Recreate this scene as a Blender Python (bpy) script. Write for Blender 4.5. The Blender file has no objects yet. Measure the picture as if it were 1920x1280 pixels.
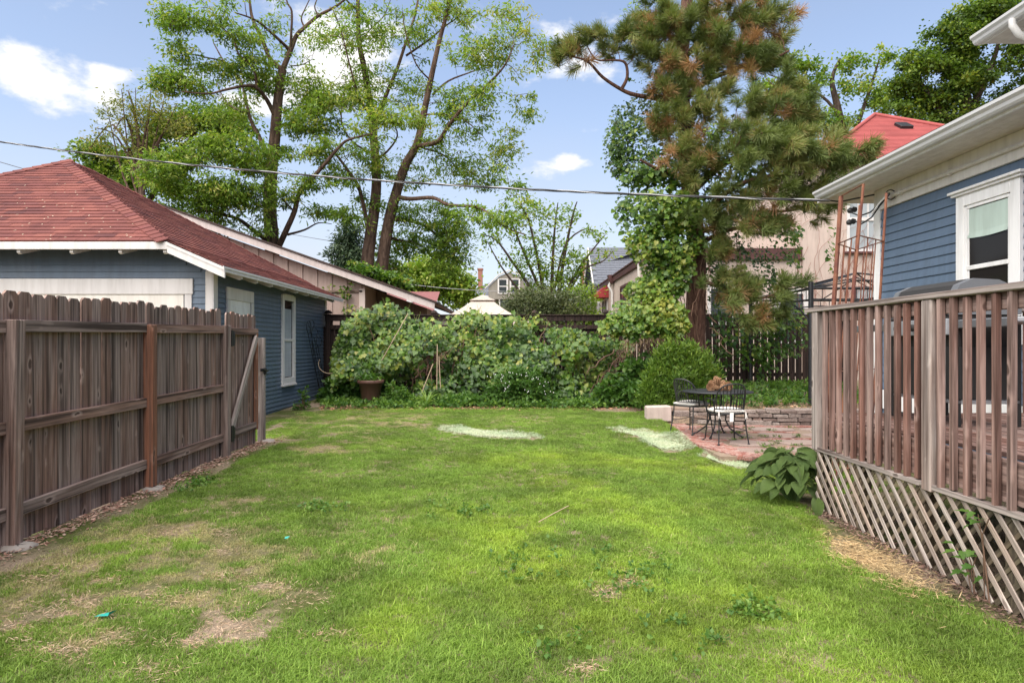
import bpy, bmesh, math, random
import numpy as np
from mathutils import Matrix, Vector

random.seed(7)
RNG = np.random.default_rng(11)
scene = bpy.context.scene
COL = scene.collection
rad = math.radians

# ---------------------------------------------------------------- camera
F, CX, HY, EYE = 1250.0, 960.0, 648.0, 1.55          # focal length (px of a 1920 wide frame), axis, horizon, eye height
cam_data = bpy.data.cameras.new('camera')
cam_data.sensor_width = 36.0
cam_data.lens = F / 1920.0 * 36.0
cam_data.shift_y = (HY - 640.0) / 1920.0
cam_data.clip_start, cam_data.clip_end = 0.05, 2000.0
cam = bpy.data.objects.new('camera', cam_data)
COL.objects.link(cam)
cam.location = (0, 0, EYE)
cam.rotation_euler = (rad(90), 0, 0)
scene.camera = cam

# ---------------------------------------------------------------- light
SUN_EL, SUN_AZ = 58.0, 216.0      # azimuth clockwise from +Y: the sun stands behind the camera, to the left
world = bpy.data.worlds.new('World')
scene.world = world
world.use_nodes = True
wt = world.node_tree
wt.nodes.clear()
def wn(t, **kw):
    n = wt.nodes.new(t)
    for k, v in kw.items():
        setattr(n, k, v)
    return n
def wl(a, b): wt.links.new(a, b)
sky = wn('ShaderNodeTexSky')
sky.sky_type = 'NISHITA'
sky.sun_disc = False
sky.sun_elevation = rad(SUN_EL)
sky.sun_rotation = rad(SUN_AZ)
sky.altitude = 200
sky.air_density = 1.0
sky.dust_density = 0.6
sky.ozone_density = 4.0
geo = wn('ShaderNodeNewGeometry')
tc = wn('ShaderNodeTexCoord')
# clouds: a layered noise over the direction, thickened round a few cumulus banks
mp = wn('ShaderNodeMapping'); mp.inputs['Scale'].default_value = (1.0, 1.0, 1.9)
wl(tc.outputs['Generated'], mp.inputs['Vector'])
n1 = wn('ShaderNodeTexNoise'); n1.inputs['Scale'].default_value = 9.0; n1.inputs['Detail'].default_value = 8; n1.inputs['Roughness'].default_value = 0.58
wl(mp.outputs['Vector'], n1.inputs['Vector'])
def wmath(op, a, b=None, c=None, clamp=False):
    n = wn('ShaderNodeMath', operation=op, use_clamp=clamp)
    for i, v in enumerate((a, b, c)):
        if v is None: continue
        if isinstance(v, (int, float)): n.inputs[i].default_value = v
        else: wl(v, n.inputs[i])
    return n.outputs[0]
def direction(px, py):
    return Vector(((px - CX) / F, 1.0, (HY - py) / F)).normalized()
total = None
for px, py, wx, wz, amp in [(22, 130, .036, .030, .56), (70, 150, .03, .014, .3), (185, 175, .026, .024, .40), (200, 132, .034, .010, .32), (10, 90, .05, .012, .2), (600, 110, .085, .045, .42),
                            (745, 120, .08, .035, .36), (520, 170, .06, .03, .3), (1085, 125, .065, .038, .42), (1062, 303, .045, .013, .36), (1190, 380, .05, .015, .26),
                            (820, 250, .06, .015, .2), (950, 40, .05, .012, .12), (330, 250, .10, .03, .24)]:
    d = direction(px, py)
    sub = wn('ShaderNodeVectorMath', operation='SUBTRACT')
    wl(tc.outputs['Generated'], sub.inputs[0]); sub.inputs[1].default_value = d
    mul = wn('ShaderNodeVectorMath', operation='MULTIPLY')
    wl(sub.outputs[0], mul.inputs[0]); mul.inputs[1].default_value = (1 / wx, 1 / wx, 1 / wz)
    dt = wn('ShaderNodeVectorMath', operation='DOT_PRODUCT')
    wl(mul.outputs[0], dt.inputs[0]); wl(mul.outputs[0], dt.inputs[1])
    g = wmath('MULTIPLY', wmath('EXPONENT', wmath('MULTIPLY', dt.outputs['Value'], -0.7)), amp)
    total = g if total is None else wmath('ADD', total, g)
dens = wmath('ADD', wmath('MULTIPLY_ADD', n1.outputs['Fac'], 1.5, -0.97), total)
mask = wn('ShaderNodeMapRange', interpolation_type='SMOOTHSTEP')
wl(dens, mask.inputs['Value'])
mask.inputs['From Min'].default_value = 0.0; mask.inputs['From Max'].default_value = 0.26
sep = wn('ShaderNodeSeparateXYZ'); wl(tc.outputs['Generated'], sep.inputs[0])
# thin high veil that whitens the air towards the horizon
veil = wn('ShaderNodeMapRange', interpolation_type='SMOOTHSTEP')
wl(sep.outputs['Z'], veil.inputs['Value'])
veil.inputs['From Min'].default_value = -0.05; veil.inputs['From Max'].default_value = 0.42
veil.inputs['To Min'].default_value = 0.95; veil.inputs['To Max'].default_value = 0.40
n2 = wn('ShaderNodeTexNoise'); n2.inputs['Scale'].default_value = 3.0; n2.inputs['Detail'].default_value = 5
wl(mp.outputs['Vector'], n2.inputs['Vector'])
veil2 = wmath('MULTIPLY', veil.outputs[0], wmath('MULTIPLY_ADD', n2.outputs['Fac'], 0.6, 0.70), clamp=True)
mixv = wn('ShaderNodeMix', data_type='RGBA')
vcol = wn('ShaderNodeMix', data_type='RGBA'); vz = wn('ShaderNodeMapRange'); wl(sep.outputs['Z'], vz.inputs['Value']); vz.inputs['From Min'].default_value = 0.02; vz.inputs['From Max'].default_value = 0.5
wl(vz.outputs[0], vcol.inputs['Factor']); vcol.inputs['A'].default_value = (3.05, 3.12, 3.35, 1); vcol.inputs['B'].default_value = (1.75, 1.86, 2.05, 1)
wl(veil2, mixv.inputs['Factor']); wl(sky.outputs['Color'], mixv.inputs['A']); wl(vcol.outputs['Result'], mixv.inputs['B'])
mixc = wn('ShaderNodeMix', data_type='RGBA')
cshade = wn('ShaderNodeMix', data_type='RGBA')
cs = wn('ShaderNodeMapRange'); wl(dens, cs.inputs['Value']); cs.inputs['From Min'].default_value = .05; cs.inputs['From Max'].default_value = .40
wl(cs.outputs[0], cshade.inputs['Factor']); cshade.inputs['A'].default_value = (3.6, 3.65, 3.8, 1); cshade.inputs['B'].default_value = (4.6, 4.5, 4.4, 1)
wl(mask.outputs[0], mixc.inputs['Factor']); wl(mixv.outputs['Result'], mixc.inputs['A']); wl(cshade.outputs['Result'], mixc.inputs['B'])
bg = wn('ShaderNodeBackground'); bg.inputs['Strength'].default_value = 0.058
wl(mixc.outputs['Result'], bg.inputs['Color'])
wo = wn('ShaderNodeOutputWorld'); wl(bg.outputs[0], wo.inputs['Surface'])

sun_data = bpy.data.lights.new('sun', 'SUN')
sun_data.energy = 1.8
sun_data.angle = rad(92)
sun_data.color = (1.0, 0.92, 0.80)
sun = bpy.data.objects.new('sun', sun_data)
COL.objects.link(sun)
sun.location = (-10, -10, 20)
a, e = rad(SUN_AZ), rad(SUN_EL)
to_sun = Vector((math.sin(a) * math.cos(e), math.cos(a) * math.cos(e), math.sin(e)))
sun.rotation_euler = to_sun.to_track_quat('Z', 'Y').to_euler()

scene.view_settings.view_transform = 'Standard'
scene.view_settings.look = 'None'
scene.view_settings.gamma = 1
scene.view_settings.use_curve_mapping = False
scene.view_settings.exposure = 2.28
scene.cycles.max_bounces = 6
scene.cycles.transparent_max_bounces = 6
scene.cycles.caustics_reflective = False
scene.cycles.caustics_refractive = False

# ---------------------------------------------------------------- helpers
def P(px, py, y):
    """the point of the place that the photograph shows at (px, py), y metres away"""
    return Vector(((px - CX) / F * y, y, EYE - (py - HY) / F * y))

def smooth(a, b, x):
    t = np.clip((x - a) / (b - a), 0, 1)
    return t * t * (3 - 2 * t)

def gz(x, y):
    """height of the garden ground"""
    x = np.asarray(x, float); y = np.asarray(y, float)
    z = 0.05 + 0.016 * np.clip(y, -2, 17)
    z = z - 0.15 * np.exp(-((x - 3.0) / 1.5) ** 2 - ((y - 8.3) / 2.0) ** 2)
    # raised bed behind the patio
    we = np.interp(x, [2.8, 3.55, 4.2, 7], [12.0, 11.95, 11.68, 11.63])
    bed = smooth(2.55, 2.85, x) * smooth(we + .0, we + .14, y)
    z = z + bed * (0.20 + 0.03 * (y - 11.8) * (y < 17) )
    # patio bedding
    pat = smooth(2.62, 2.8, x) * (1 - smooth(we - .06, we + .04, y)) * smooth(8.55, 8.7, y)
    z = z * (1 - pat) + pat * (0.02 + 0.017 * (y - 8.3))
    return z
def gzf(x, y): return float(gz(x, y))
def G(px, py):
    """point on the ground seen at (px, py)"""
    y = 10.0
    for _ in range(30):
        x = (px - CX) / F * y
        y = 0.5 * y + 0.5 * (EYE - gzf(x, y)) * F / max(py - HY, 5)
    return Vector(((px - CX) / F * y, y, gzf((px - CX) / F * y, y)))

W = {}
def link(o, parent=None, M=None):
    COL.objects.link(o)
    M = Matrix() if M is None else M
    W[o.name] = M
    if parent is not None:
        o.parent = parent
        o.matrix_basis = W[parent.name].inverted() @ M
    else:
        o.matrix_basis = M
    return o
def tag(o, label=None, cat=None, group=None, kind=None):
    if label: o['label'] = label
    if cat: o['category'] = cat
    if group: o['group'] = group
    if kind: o['kind'] = kind
    return o
def thing(name, loc, label, cat, group=None):
    o = bpy.data.objects.new(name, None)
    o.empty_display_size = 0.2
    link(o, None, Matrix.Translation(Vector(loc)))
    return tag(o, label, cat, group)
def obj(name, mesh, parent=None, M=None, mat=None):
    if mat is not None and len(mesh.materials) == 0:
        mesh.materials.append(mat)
    return link(bpy.data.objects.new(name, mesh), parent, M)

class MB:
    """collects shapes, builds one mesh"""
    def __init__(s): s.v, s.f, s.sm = [], [], []
    def add(s, vs, fs, smooth=False):
        b = len(s.v)
        s.v += [tuple(v) for v in vs]
        s.f += [tuple(i + b for i in f) for f in fs]
        s.sm += [smooth] * len(fs)
        return s
    def box(s, c, d, M=None):
        x, y, z = d[0] / 2, d[1] / 2, d[2] / 2
        vs = [Vector((sx * x, sy * y, sz * z)) for sz in (-1, 1) for sy in (-1, 1) for sx in (-1, 1)]
        if M is not None: vs = [M @ v for v in vs]
        vs = [v + Vector(c) for v in vs]
        return s.add(vs, [(0, 2, 3, 1), (4, 5, 7, 6), (0, 1, 5, 4), (2, 6, 7, 3), (0, 4, 6, 2), (1, 3, 7, 5)])
    def quad(s, *p): return s.add(p, [tuple(range(len(p)))])
    def prism(s, poly, h0, h1, M=None):
        """poly: list of (x, y); extruded along z"""
        n = len(poly)
        vs = [Vector((x, y, h0)) for x, y in poly] + [Vector((x, y, h1)) for x, y in poly]
        if M is not None: vs = [M @ v for v in vs]
        fs = [tuple(range(n))[::-1], tuple(range(n, 2 * n))] + [(i, (i + 1) % n, (i + 1) % n + n, i + n) for i in range(n)]
        return s.add(vs, fs)
    def tube(s, pts, r, n=8, caps=True):
        pts = [Vector(p) for p in pts]
        rs = r if isinstance(r, (list, tuple)) else [r] * len(pts)
        vs, fs = [], []
        up = Vector((0, 0, 1))
        ref = None
        for i, p in enumerate(pts):
            t = (pts[min(i + 1, len(pts) - 1)] - pts[max(i - 1, 0)])
            t = t.normalized() if t.length > 1e-9 else up
            if ref is None:
                ref = t.orthogonal().normalized()
            ref = (ref - t * ref.dot(t))
            ref = ref.normalized() if ref.length > 1e-6 else t.orthogonal().normalized()
            b = t.cross(ref)
            for k in range(n):
                a = 2 * math.pi * k / n
                vs.append(p + (ref * math.cos(a) + b * math.sin(a)) * rs[i])
        for i in range(len(pts) - 1):
            for k in range(n):
                a0, a1 = i * n + k, i * n + (k + 1) % n
                fs.append((a0, a1, a1 + n, a0 + n))
        s.add(vs, fs, True)
        if caps:
            m = len(pts)
            s.add(vs[:n], [tuple(range(n))[::-1]]); s.add(vs[(m - 1) * n:], [tuple(range(n))])
        return s
    def lathe(s, prof, c=(0, 0, 0), n=24, M=None):
        vs, fs = [], []
        for r, z in prof:
            for k in range(n):
                a = 2 * math.pi * k / n
                v = Vector((r * math.cos(a), r * math.sin(a), z))
                if M is not None: v = M @ v
                vs.append(v + Vector(c))
        for i in range(len(prof) - 1):
            for k in range(n):
                a0, a1 = i * n + k, i * n + (k + 1) % n
                fs.append((a0, a1, a1 + n, a0 + n))
        return s.add(vs, fs, True)
    def mesh(s, name, mat=None):
        m = bpy.data.meshes.new(name)
        m.from_pydata(s.v, [], s.f)
        m.polygons.foreach_set('use_smooth', s.sm)
        if mat is not None: m.materials.append(mat)
        m.update()
        return m
    def build(s, name, mat, parent=None, M=None):
        """shapes given in world coordinates; M is where the object's origin goes"""
        o = obj(name, s.mesh(name, mat), None, None)
        if M is None and parent is not None: M = Matrix.Translation(W[parent.name].translation)
        if M is None and s.v:
            a = np.array(s.v); M = Matrix.Translation(Vector(((a[:, 0].min() + a[:, 0].max()) / 2, (a[:, 1].min() + a[:, 1].max()) / 2, a[:, 2].min())))
        o.data.transform(M.inverted())
        W[o.name] = M
        if parent is not None:
            o.parent = parent
            o.matrix_basis = W[parent.name].inverted() @ M
        else:
            o.matrix_basis = M
        return o

_boxes = {}
def box_mesh(dx, dy, dz, bevel, mat):
    key = (round(dx, 3), round(dy, 3), round(dz, 3), bevel, mat.name)
    if key not in _boxes:
        bm = bmesh.new()
        bmesh.ops.create_cube(bm, size=1)
        bmesh.ops.scale(bm, vec=(dx, dy, dz), verts=bm.verts)
        if bevel:
            bmesh.ops.bevel(bm, geom=list(bm.edges), offset=bevel, segments=1, affect='EDGES')
        m = bpy.data.meshes.new('piece')
        bm.to_mesh(m); bm.free()
        m.materials.append(mat)
        _boxes[key] = m
    return _boxes[key]
def box(name, c, d, mat, parent=None, bevel=0.004, R=None):
    """a block centred on c, size d"""
    M = Matrix.Translation(Vector(c))
    if R is not None: M = M @ R
    return obj(name, box_mesh(d[0], d[1], d[2], bevel, mat), parent, M)
def frame_z(p0, p1, side=None):
    p0, p1 = Vector(p0), Vector(p1)
    z = (p1 - p0).normalized()
    s = Vector(side) if side is not None else (Vector((1, 0, 0)) if abs(z.x) < 0.9 else Vector((0, 1, 0)))
    x = (s - z * s.dot(z)).normalized()
    y = z.cross(x)
    return Matrix((x, y, z)).transposed().to_4x4()
def beam(name, p0, p1, w, d, mat, parent=None, side=None, bevel=0.004):
    """a bar from p0 to p1: its own z runs along it, w is across 'side'"""
    p0, p1 = Vector(p0), Vector(p1)
    M = Matrix.Translation((p0 + p1) / 2) @ frame_z(p0, p1, side)
    return obj(name, box_mesh(w, d, (p1 - p0).length, bevel, mat), parent, M)

# ---------------------------------------------------------------- materials
class NT:
    def __init__(s, name):
        s.m = bpy.data.materials.new(name); s.m.use_nodes = True
        s.t = s.m.node_tree; s.t.nodes.clear()
        s.out = s.n('ShaderNodeOutputMaterial')
        s.b = s.n('ShaderNodeBsdfPrincipled')
        s.l(s.b.outputs[0], s.out.inputs['Surface'])
    def n(s, t, **kw):
        n = s.t.nodes.new(t)
        for k, v in kw.items(): setattr(n, k, v)
        return n
    def l(s, a, b): s.t.links.new(a, b)
    def val(s, sock, v):
        if hasattr(v, 'is_linked') or isinstance(v, bpy.types.NodeSocket): s.l(v, sock)
        else: sock.default_value = v
    def noise(s, vec, scale, detail=4, rough=0.55, dist=0.0, dim='3D'):
        n = s.n('ShaderNodeTexNoise'); n.noise_dimensions = dim
        if vec is not None: s.l(vec, n.inputs['Vector'])
        n.inputs['Scale'].default_value = scale; n.inputs['Detail'].default_value = detail
        n.inputs['Roughness'].default_value = rough; n.inputs['Distortion'].default_value = dist
        return n.outputs['Fac']
    def ramp(s, fac, stops):
        r = s.n('ShaderNodeValToRGB')
        el = r.color_ramp.elements
        while len(el) < len(stops): el.new(0.5)
        for e_, (p, c) in zip(el, stops):
            e_.position = p; e_.color = (*c, 1) if len(c) == 3 else c
        s.l(fac, r.inputs['Fac'])
        return r.outputs['Color']
    def mix(s, fac, a_, b_, blend='MIX'):
        n = s.n('ShaderNodeMix', data_type='RGBA', blend_type=blend)
        s.val(n.inputs['Factor'], fac)
        for sock, v in ((n.inputs['A'], a_), (n.inputs['B'], b_)):
            if isinstance(v, tuple): sock.default_value = (*v, 1) if len(v) == 3 else v
            else: s.l(v, sock)
        return n.outputs['Result']
    def math(s, op, a_, b_=None, clamp=False):
        n = s.n('ShaderNodeMath', operation=op, use_clamp=clamp)
        s.val(n.inputs[0], a_)
        if b_ is not None: s.val(n.inputs[1], b_)
        return n.outputs[0]
    def mapping(s, vec, scale=(1, 1, 1), loc=None):
        n = s.n('ShaderNodeMapping'); s.l(vec, n.inputs['Vector']); n.inputs['Scale'].default_value = scale
        if loc is not None: s.l(loc, n.inputs['Location'])
        return n.outputs['Vector']
    def coord(s, which='Object'): return s.n('ShaderNodeTexCoord').outputs[which]
    def position(s): return s.n('ShaderNodeNewGeometry').outputs['Position']
    def rnd(s): return s.n('ShaderNodeObjectInfo').outputs['Random']
    def attr(s, name, kind='GEOMETRY'):
        n = s.n('ShaderNodeAttribute'); n.attribute_name = name; n.attribute_type = kind
        return n
    def bump(s, h, strength=0.3, dist=0.01):
        n = s.n('ShaderNodeBump'); n.inputs['Strength'].default_value = strength; n.inputs['Distance'].default_value = dist
        s.l(h, n.inputs['Height']); s.l(n.outputs[0], s.b.inputs['Normal'])
    def color(s, c): s.val(s.b.inputs['Base Color'], (*c, 1) if isinstance(c, tuple) and len(c) == 3 else c)
    def rough(s, v): s.val(s.b.inputs['Roughness'], v)
    def spec(s, v): s.b.inputs['Specular IOR Level'].default_value = v
    def rndvec(s, k=37.0):
        r = s.math('MULTIPLY', s.rnd(), k)
        n = s.n('ShaderNodeCombineXYZ')
        for i in range(3): s.l(r, n.inputs[i])
        return n.outputs[0]

def hexc(r, g, b):
    f = lambda c: ((c / 255 + .055) / 1.055) ** 2.4 if c > 10.3 else c / 255 / 12.92
    return (f(r), f(g), f(b))

def wood(name, grey, brown, dark, vary=0.5, brown_at=0.5, rough=0.85):
    t = NT(name)
    v = t.mapping(t.coord(), (1, 1, 1), t.rndvec())
    grain = t.noise(t.mapping(v, (34, 34, 1.3)), 1.6, 5, .65, .5)
    stain = t.noise(t.mapping(v, (5, 5, .55)), 1.5, 4, .6, .8)
    streak = t.noise(t.mapping(v, (22, 22, .5)), 1.2, 3, .5, .2)
    knotn = t.n('ShaderNodeTexVoronoi'); knotn.feature = 'F1'
    wob_ = t.n('ShaderNodeVectorMath', operation='ADD'); nz_ = t.n('ShaderNodeTexNoise'); nz_.inputs['Scale'].default_value = 9; t.l(v, nz_.inputs['Vector'])
    wm_ = t.n('ShaderNodeVectorMath', operation='SCALE'); t.l(nz_.outputs['Color'], wm_.inputs[0]); wm_.inputs['Scale'].default_value = .05
    t.l(v, wob_.inputs[0]); t.l(wm_.outputs[0], wob_.inputs[1])
    t.l(t.mapping(wob_.outputs[0], (9, 9, 3.6)), knotn.inputs['Vector'])
    kg_ = t.n('ShaderNodeSeparateXYZ'); t.l(knotn.outputs['Color'], kg_.inputs[0]); kgate = t.math('GREATER_THAN', kg_.outputs[0], .55); knotn.inputs['Scale'].default_value = 1.0
    knot = t.ramp(knotn.outputs['Distance'], [(0.0, (1, 1, 1)), (.10, (.95, .95, .95)), (.15, (0, 0, 0))])
    base = t.mix(t.ramp(t.math('ADD', stain, t.math('MULTIPLY', t.math('SUBTRACT', t.rnd(), .5), vary)),
                        [(brown_at - .14, (0, 0, 0)), (brown_at + .16, (1, 1, 1))]), grey, brown)
    base = t.mix(t.ramp(streak, [(.44, (0, 0, 0)), (.66, (.9, .9, .9))]), base, dark)
    halo = t.ramp(knotn.outputs['Distance'], [(.10, (0, 0, 0)), (.17, (.75, .75, .75)), (.30, (0, 0, 0))])
    base = t.mix(t.math('MULTIPLY', t.math('MULTIPLY', halo, kgate), .5), base, tuple(min(1, c_ * 1.55) for c_ in grey))
    knot = t.math('MULTIPLY', knot, kgate)
    base = t.mix(t.math('MULTIPLY', knot, .75), base, dark)
    g = t.ramp(grain, [(.28, (.45, .44, .43)), (.5, (1, 1, 1)), (.72, (1.35, 1.34, 1.33))])
    base = t.mix(1.0, base, g, 'MULTIPLY')
    lum = t.math('MULTIPLY_ADD', t.rnd(), .5) if False else t.math('ADD', t.math('MULTIPLY', t.rnd(), .45), .78)
    base = t.mix(1.0, base, lum, 'MULTIPLY')
    t.color(base); t.rough(rough); t.spec(.25)
    t.bump(t.math('ADD', grain, t.math('MULTIPLY', knot, -.6)), .6, .004)
    return t.m

def paint(name, c, rough=.55, vary=.10, dirt=None, bump=.15):
    t = NT(name)
    p = t.coord('Object')
    v = t.mapping(p, (1, 1, 1), t.rndvec())
    n = t.noise(v, 3.0, 5, .6)
    f = t.noise(v, 40, 3, .5)
    lo = tuple(x * (1 - vary) for x in c); hi = tuple(min(1, x * (1 + vary)) for x in c)
    col = t.mix(n, lo, hi)
    if dirt: col = t.mix(t.ramp(t.noise(v, 1.6, 6, .7, .5), [(.52, (0, 0, 0)), (.75, (.7, .7, .7))]), col, dirt)
    col = t.mix(t.math('MULTIPLY', t.rnd(), .14), col, tuple(x * .8 for x in c))
    st_ = t.noise(t.mapping(t.position(), (7, 7, .8)), 1.5, 4, .6)
    col = t.mix(1.0, col, t.ramp(st_, [(.3, (.86, .85, .84)), (.6, (1.03, 1.03, 1.03))]), 'MULTIPLY')
    t.color(col); t.rough(rough); t.spec(.35)
    t.bump(t.math('ADD', n, f), bump, .003)
    return t.m

def metal(name, c, rough=.5, metallic=.0, vary=.2, rust=None):
    t = NT(name)
    v = t.mapping(t.coord('Object'), (1, 1, 1), t.rndvec())
    n = t.noise(v, 14, 5, .65)
    col = t.mix(n, tuple(x * (1 - vary) for x in c), tuple(min(1, x * (1 + vary)) for x in c))
    if rust: col = t.mix(t.ramp(t.noise(v, 5, 6, .7, .4), [(.40, (0, 0, 0)), (.62, (1, 1, 1))]), col, rust)
    t.color(col); t.rough(rough); t.b.inputs['Metallic'].default_value = metallic
    t.bump(n, .15, .002)
    return t.m

def leaf_mat(name, stops, trans=.35, rough=.5, obj_random=False, spec=.35):
    t = NT(name)
    fac = t.attr('tint').outputs['Fac']
    col = t.ramp(fac, stops)
    n = t.noise(t.position(), 2.2, 3, .6)
    col = t.mix(1.0, col, t.ramp(n, [(.3, (.80, .82, .8)), (.7, (1.2, 1.15, 1.1))]), 'MULTIPLY')
    t.color(col); t.rough(rough); t.spec(spec)
    tr = t.n('ShaderNodeBsdfTranslucent')
    hot = t.mix(1.0, col, (1.25, 1.35, .7), 'MULTIPLY')
    t.l(hot, tr.inputs['Color'])
    mx = t.n('ShaderNodeMixShader'); mx.inputs[0].default_value = trans
    t.l(t.b.outputs[0], mx.inputs[1]); t.l(tr.outputs[0], mx.inputs[2]); t.l(mx.outputs[0], t.out.inputs['Surface'])
    return t.m

def bark(name, c1, c2, sc=1.0):
    t = NT(name)
    v = t.position()
    n = t.noise(t.mapping(v, (9 * sc, 9 * sc, 1.6 * sc)), 1.6, 6, .65, .6)
    m_ = t.noise(v, 1.3, 4, .6)
    col = t.mix(t.ramp(n, [(.36, (0, 0, 0)), (.62, (1, 1, 1))]), c1, c2)
    col = t.mix(1.0, col, t.ramp(m_, [(.3, (.75, .75, .75)), (.7, (1.2, 1.2, 1.2))]), 'MULTIPLY')
    t.color(col); t.rough(.95); t.spec(.15); t.bump(n, 1.0, .05)
    return t.m

M_FENCE = wood('weathered_fence_wood', (.335, .250, .220), (.215, .128, .100), (.042, .026, .022), .35, .50)
M_FENCE_RED = wood('reddish_post_wood', (.27, .155, .115), (.21, .090, .055), (.10, .060, .045), .4, .42)
M_DECK = wood('weathered_deck_wood', (.345, .240, .210), (.185, .095, .074), (.075, .042, .034), .6, .52)
M_DECK_GREY = wood('silver_deck_wood', (.41, .345, .315), (.27, .185, .155), (.10, .07, .06), .3, .58)
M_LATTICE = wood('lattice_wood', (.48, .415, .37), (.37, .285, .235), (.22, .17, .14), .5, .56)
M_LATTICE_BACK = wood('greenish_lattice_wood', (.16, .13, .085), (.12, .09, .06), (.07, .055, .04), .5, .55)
M_BROWN = wood('dark_brown_stained_wood', (.052, .032, .028), (.040, .024, .020), (.015, .011, .010), .5, .5)
M_WHITE = paint('white_paint', (.64, .61, .595), .5, .06, (.62, .57, .53))
M_WHITE_CLEAN = paint('clean_white_paint', (.82, .81, .80), .45, .04)
M_SOFFIT = paint('cream_soffit_paint', (.74, .70, .65), .55, .04)
M_BLUE = paint('slate_blue_paint', (.098, .135, .185), .5, .12, (.13, .16, .20))
M_BLUE_HOUSE = paint('house_blue_paint', (.112, .158, .228), .5, .06, (.125, .165, .23))
M_GUTTER = metal('painted_gutter', (.66, .66, .67), .35, 0, .06)
M_TAN = paint('tan_siding_paint', (.46, .34, .29), .7, .08, (.36, .27, .235))
M_TAN_DARK = paint('brown_slat_paint', (.26, .185, .14), .8, .15)
M_BLACK_IRON = metal('black_iron', (.012, .012, .014), .45, .0, .3)
M_GREY_IRON = metal('dark_grey_iron', (.035, .034, .036), .45, .2, .3)
M_RUST = metal('rusty_iron', (.24, .10, .055), .9, 0, .25, (.13, .042, .032))
M_CONCRETE = paint('rough_concrete', (.32, .28, .25), .95, .2, (.30, .26, .23), .6)
# ---------------------------------------------------------------- the board fence on the left
FX = -3.48                                   # its lawn-side face
def fbase(y): return gzf(FX, y)
def dogear(w, h, t, notch=0.028, tilt=0.0):
    m = MB()
    poly = [(-w / 2, 0), (w / 2, 0), (w / 2, h - notch), (w / 2 - notch, h), (-w / 2 + notch, h), (-w / 2, h - notch)]
    M = Matrix(((1, 0, 0, 0), (0, 0, 1, 0), (0, 1, 0, 0), (0, 0, 0, 1)))     # outline upright, thickness along y
    m.prism(poly, -t / 2, t / 2, M)
    me = m.mesh('board', M_FENCE)
    bm = bmesh.new(); bm.from_mesh(me); bmesh.ops.recalc_face_normals(bm, faces=bm.faces); bm.to_mesh(me); bm.free()
    return me
fence = thing('board_fence', (FX - .06, 6.0, fbase(6)), 'tall weathered brown board fence with three rails along the left of the lawn', 'fence')
BOARDS = [dogear(.136, 1.80 + d, .018) for d in (-.012, 0, .008, .016)]
rr = random.Random(3)
FACE_E = Matrix.Rotation(rad(90), 4, 'Z')
y = 2.0
while y < 8.16:
    me = rr.choice(BOARDS)
    obj('board', me, fence, Matrix.Translation((FX - .106 + rr.uniform(-.004, .004), y + .07, fbase(y) + .005 + rr.uniform(-.01, .012))) @ Matrix.Rotation(rad(90 + rr.uniform(-1.2, 1.2)), 4, 'Z') @ Matrix.Rotation(rr.uniform(-.006, .006), 4, 'Y'))
    y += .1405 + rr.uniform(-.001, .002)
posts = [(2.82, 1.60), (4.66, 1.61), (6.455, 1.60), (8.17, 1.62)]
for i, (py_, h) in enumerate(posts):
    b = fbase(py_)
    p = beam('post', (FX - .047, py_ + .045, b - .05), (FX - .047 + (.02 if i == 1 else 0), py_ + .045, b + h), .092, .092, M_FENCE_RED if i == 2 else M_FENCE, fence, bevel=.006)
    if i == 2: p['label'] = 'redder fence post'
for i in range(3):
    y0, y1 = posts[i][0] + .09, posts[i + 1][0]
    for h in (1.545, .83, .225):
        beam('rail', (FX - .072, y0 + .002, fbase(y0) + h + .02), (FX - .072, y1 - .002, fbase(y1) + h + .02 + rr.uniform(-.01, .01)), .04, .09, M_FENCE, fence, side=(1, 0, 0))
for i, (py_, h) in enumerate(posts[:3]):
    m = MB(); m.lathe([(.0, .03), (.07, .03), (.10, .015), (.12, -.04)], (FX + .0, py_ + .03, fbase(py_)), 11)
    for k, v in enumerate(m.v): m.v[k] = (v[0] + rr.uniform(-.02, .02), v[1] + rr.uniform(-.03, .03), v[2])
    m.build('concrete_footing', M_CONCRETE, fence)

gate = thing('wooden_gate', (FX - .06, 8.8, fbase(8.8)), 'narrow wooden gate with a diagonal brace at the far end of the board fence', 'gate')
for k in range(7):
    yy = 8.335 + k * .138
    obj('board', rr.choice(BOARDS), gate, Matrix.Translation((FX - .106, yy + .07, fbase(9) + .01 + rr.uniform(-.008, .008))) @ Matrix.Rotation(rad(90 + rr.uniform(-1, 1)), 4, 'Z') @ Matrix.Scale(.985, 4))
gb = fbase(8.9)
beam('stile', (FX - .072, 8.36, gb + .10), (FX - .072, 8.36, gb + 1.60), .038, .075, M_FENCE, gate, side=(1, 0, 0))
beam('stile', (FX - .072, 9.25, gb + .20), (FX - .072, 9.25, gb + 1.53), .038, .07, M_FENCE_RED, gate, side=(1, 0, 0))
for h in (1.54, .25):
    beam('rail', (FX - .0725, 8.40, gb + h), (FX - .0725, 9.29, gb + h + .01), .038, .09, M_FENCE, gate, side=(1, 0, 0))
beam('brace', (FX - .055, 8.42, gb + .33), (FX - .055, 9.22, gb + 1.48), .036, .085, M_DECK_GREY, gate, side=(1, 0, 0))
for h in (1.45, .26):
    m = MB(); m.box((FX - .012, 8.33, gb + h), (.012, .05, .20)); m.box((FX - .02, 8.39, gb + h), (.012, .06, .14)); m.tube([(FX - .008, 8.355, gb + h - .09), (FX - .008, 8.355, gb + h + .09)], .011)
    m.build('hinge', M_BLACK_IRON, gate)
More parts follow.
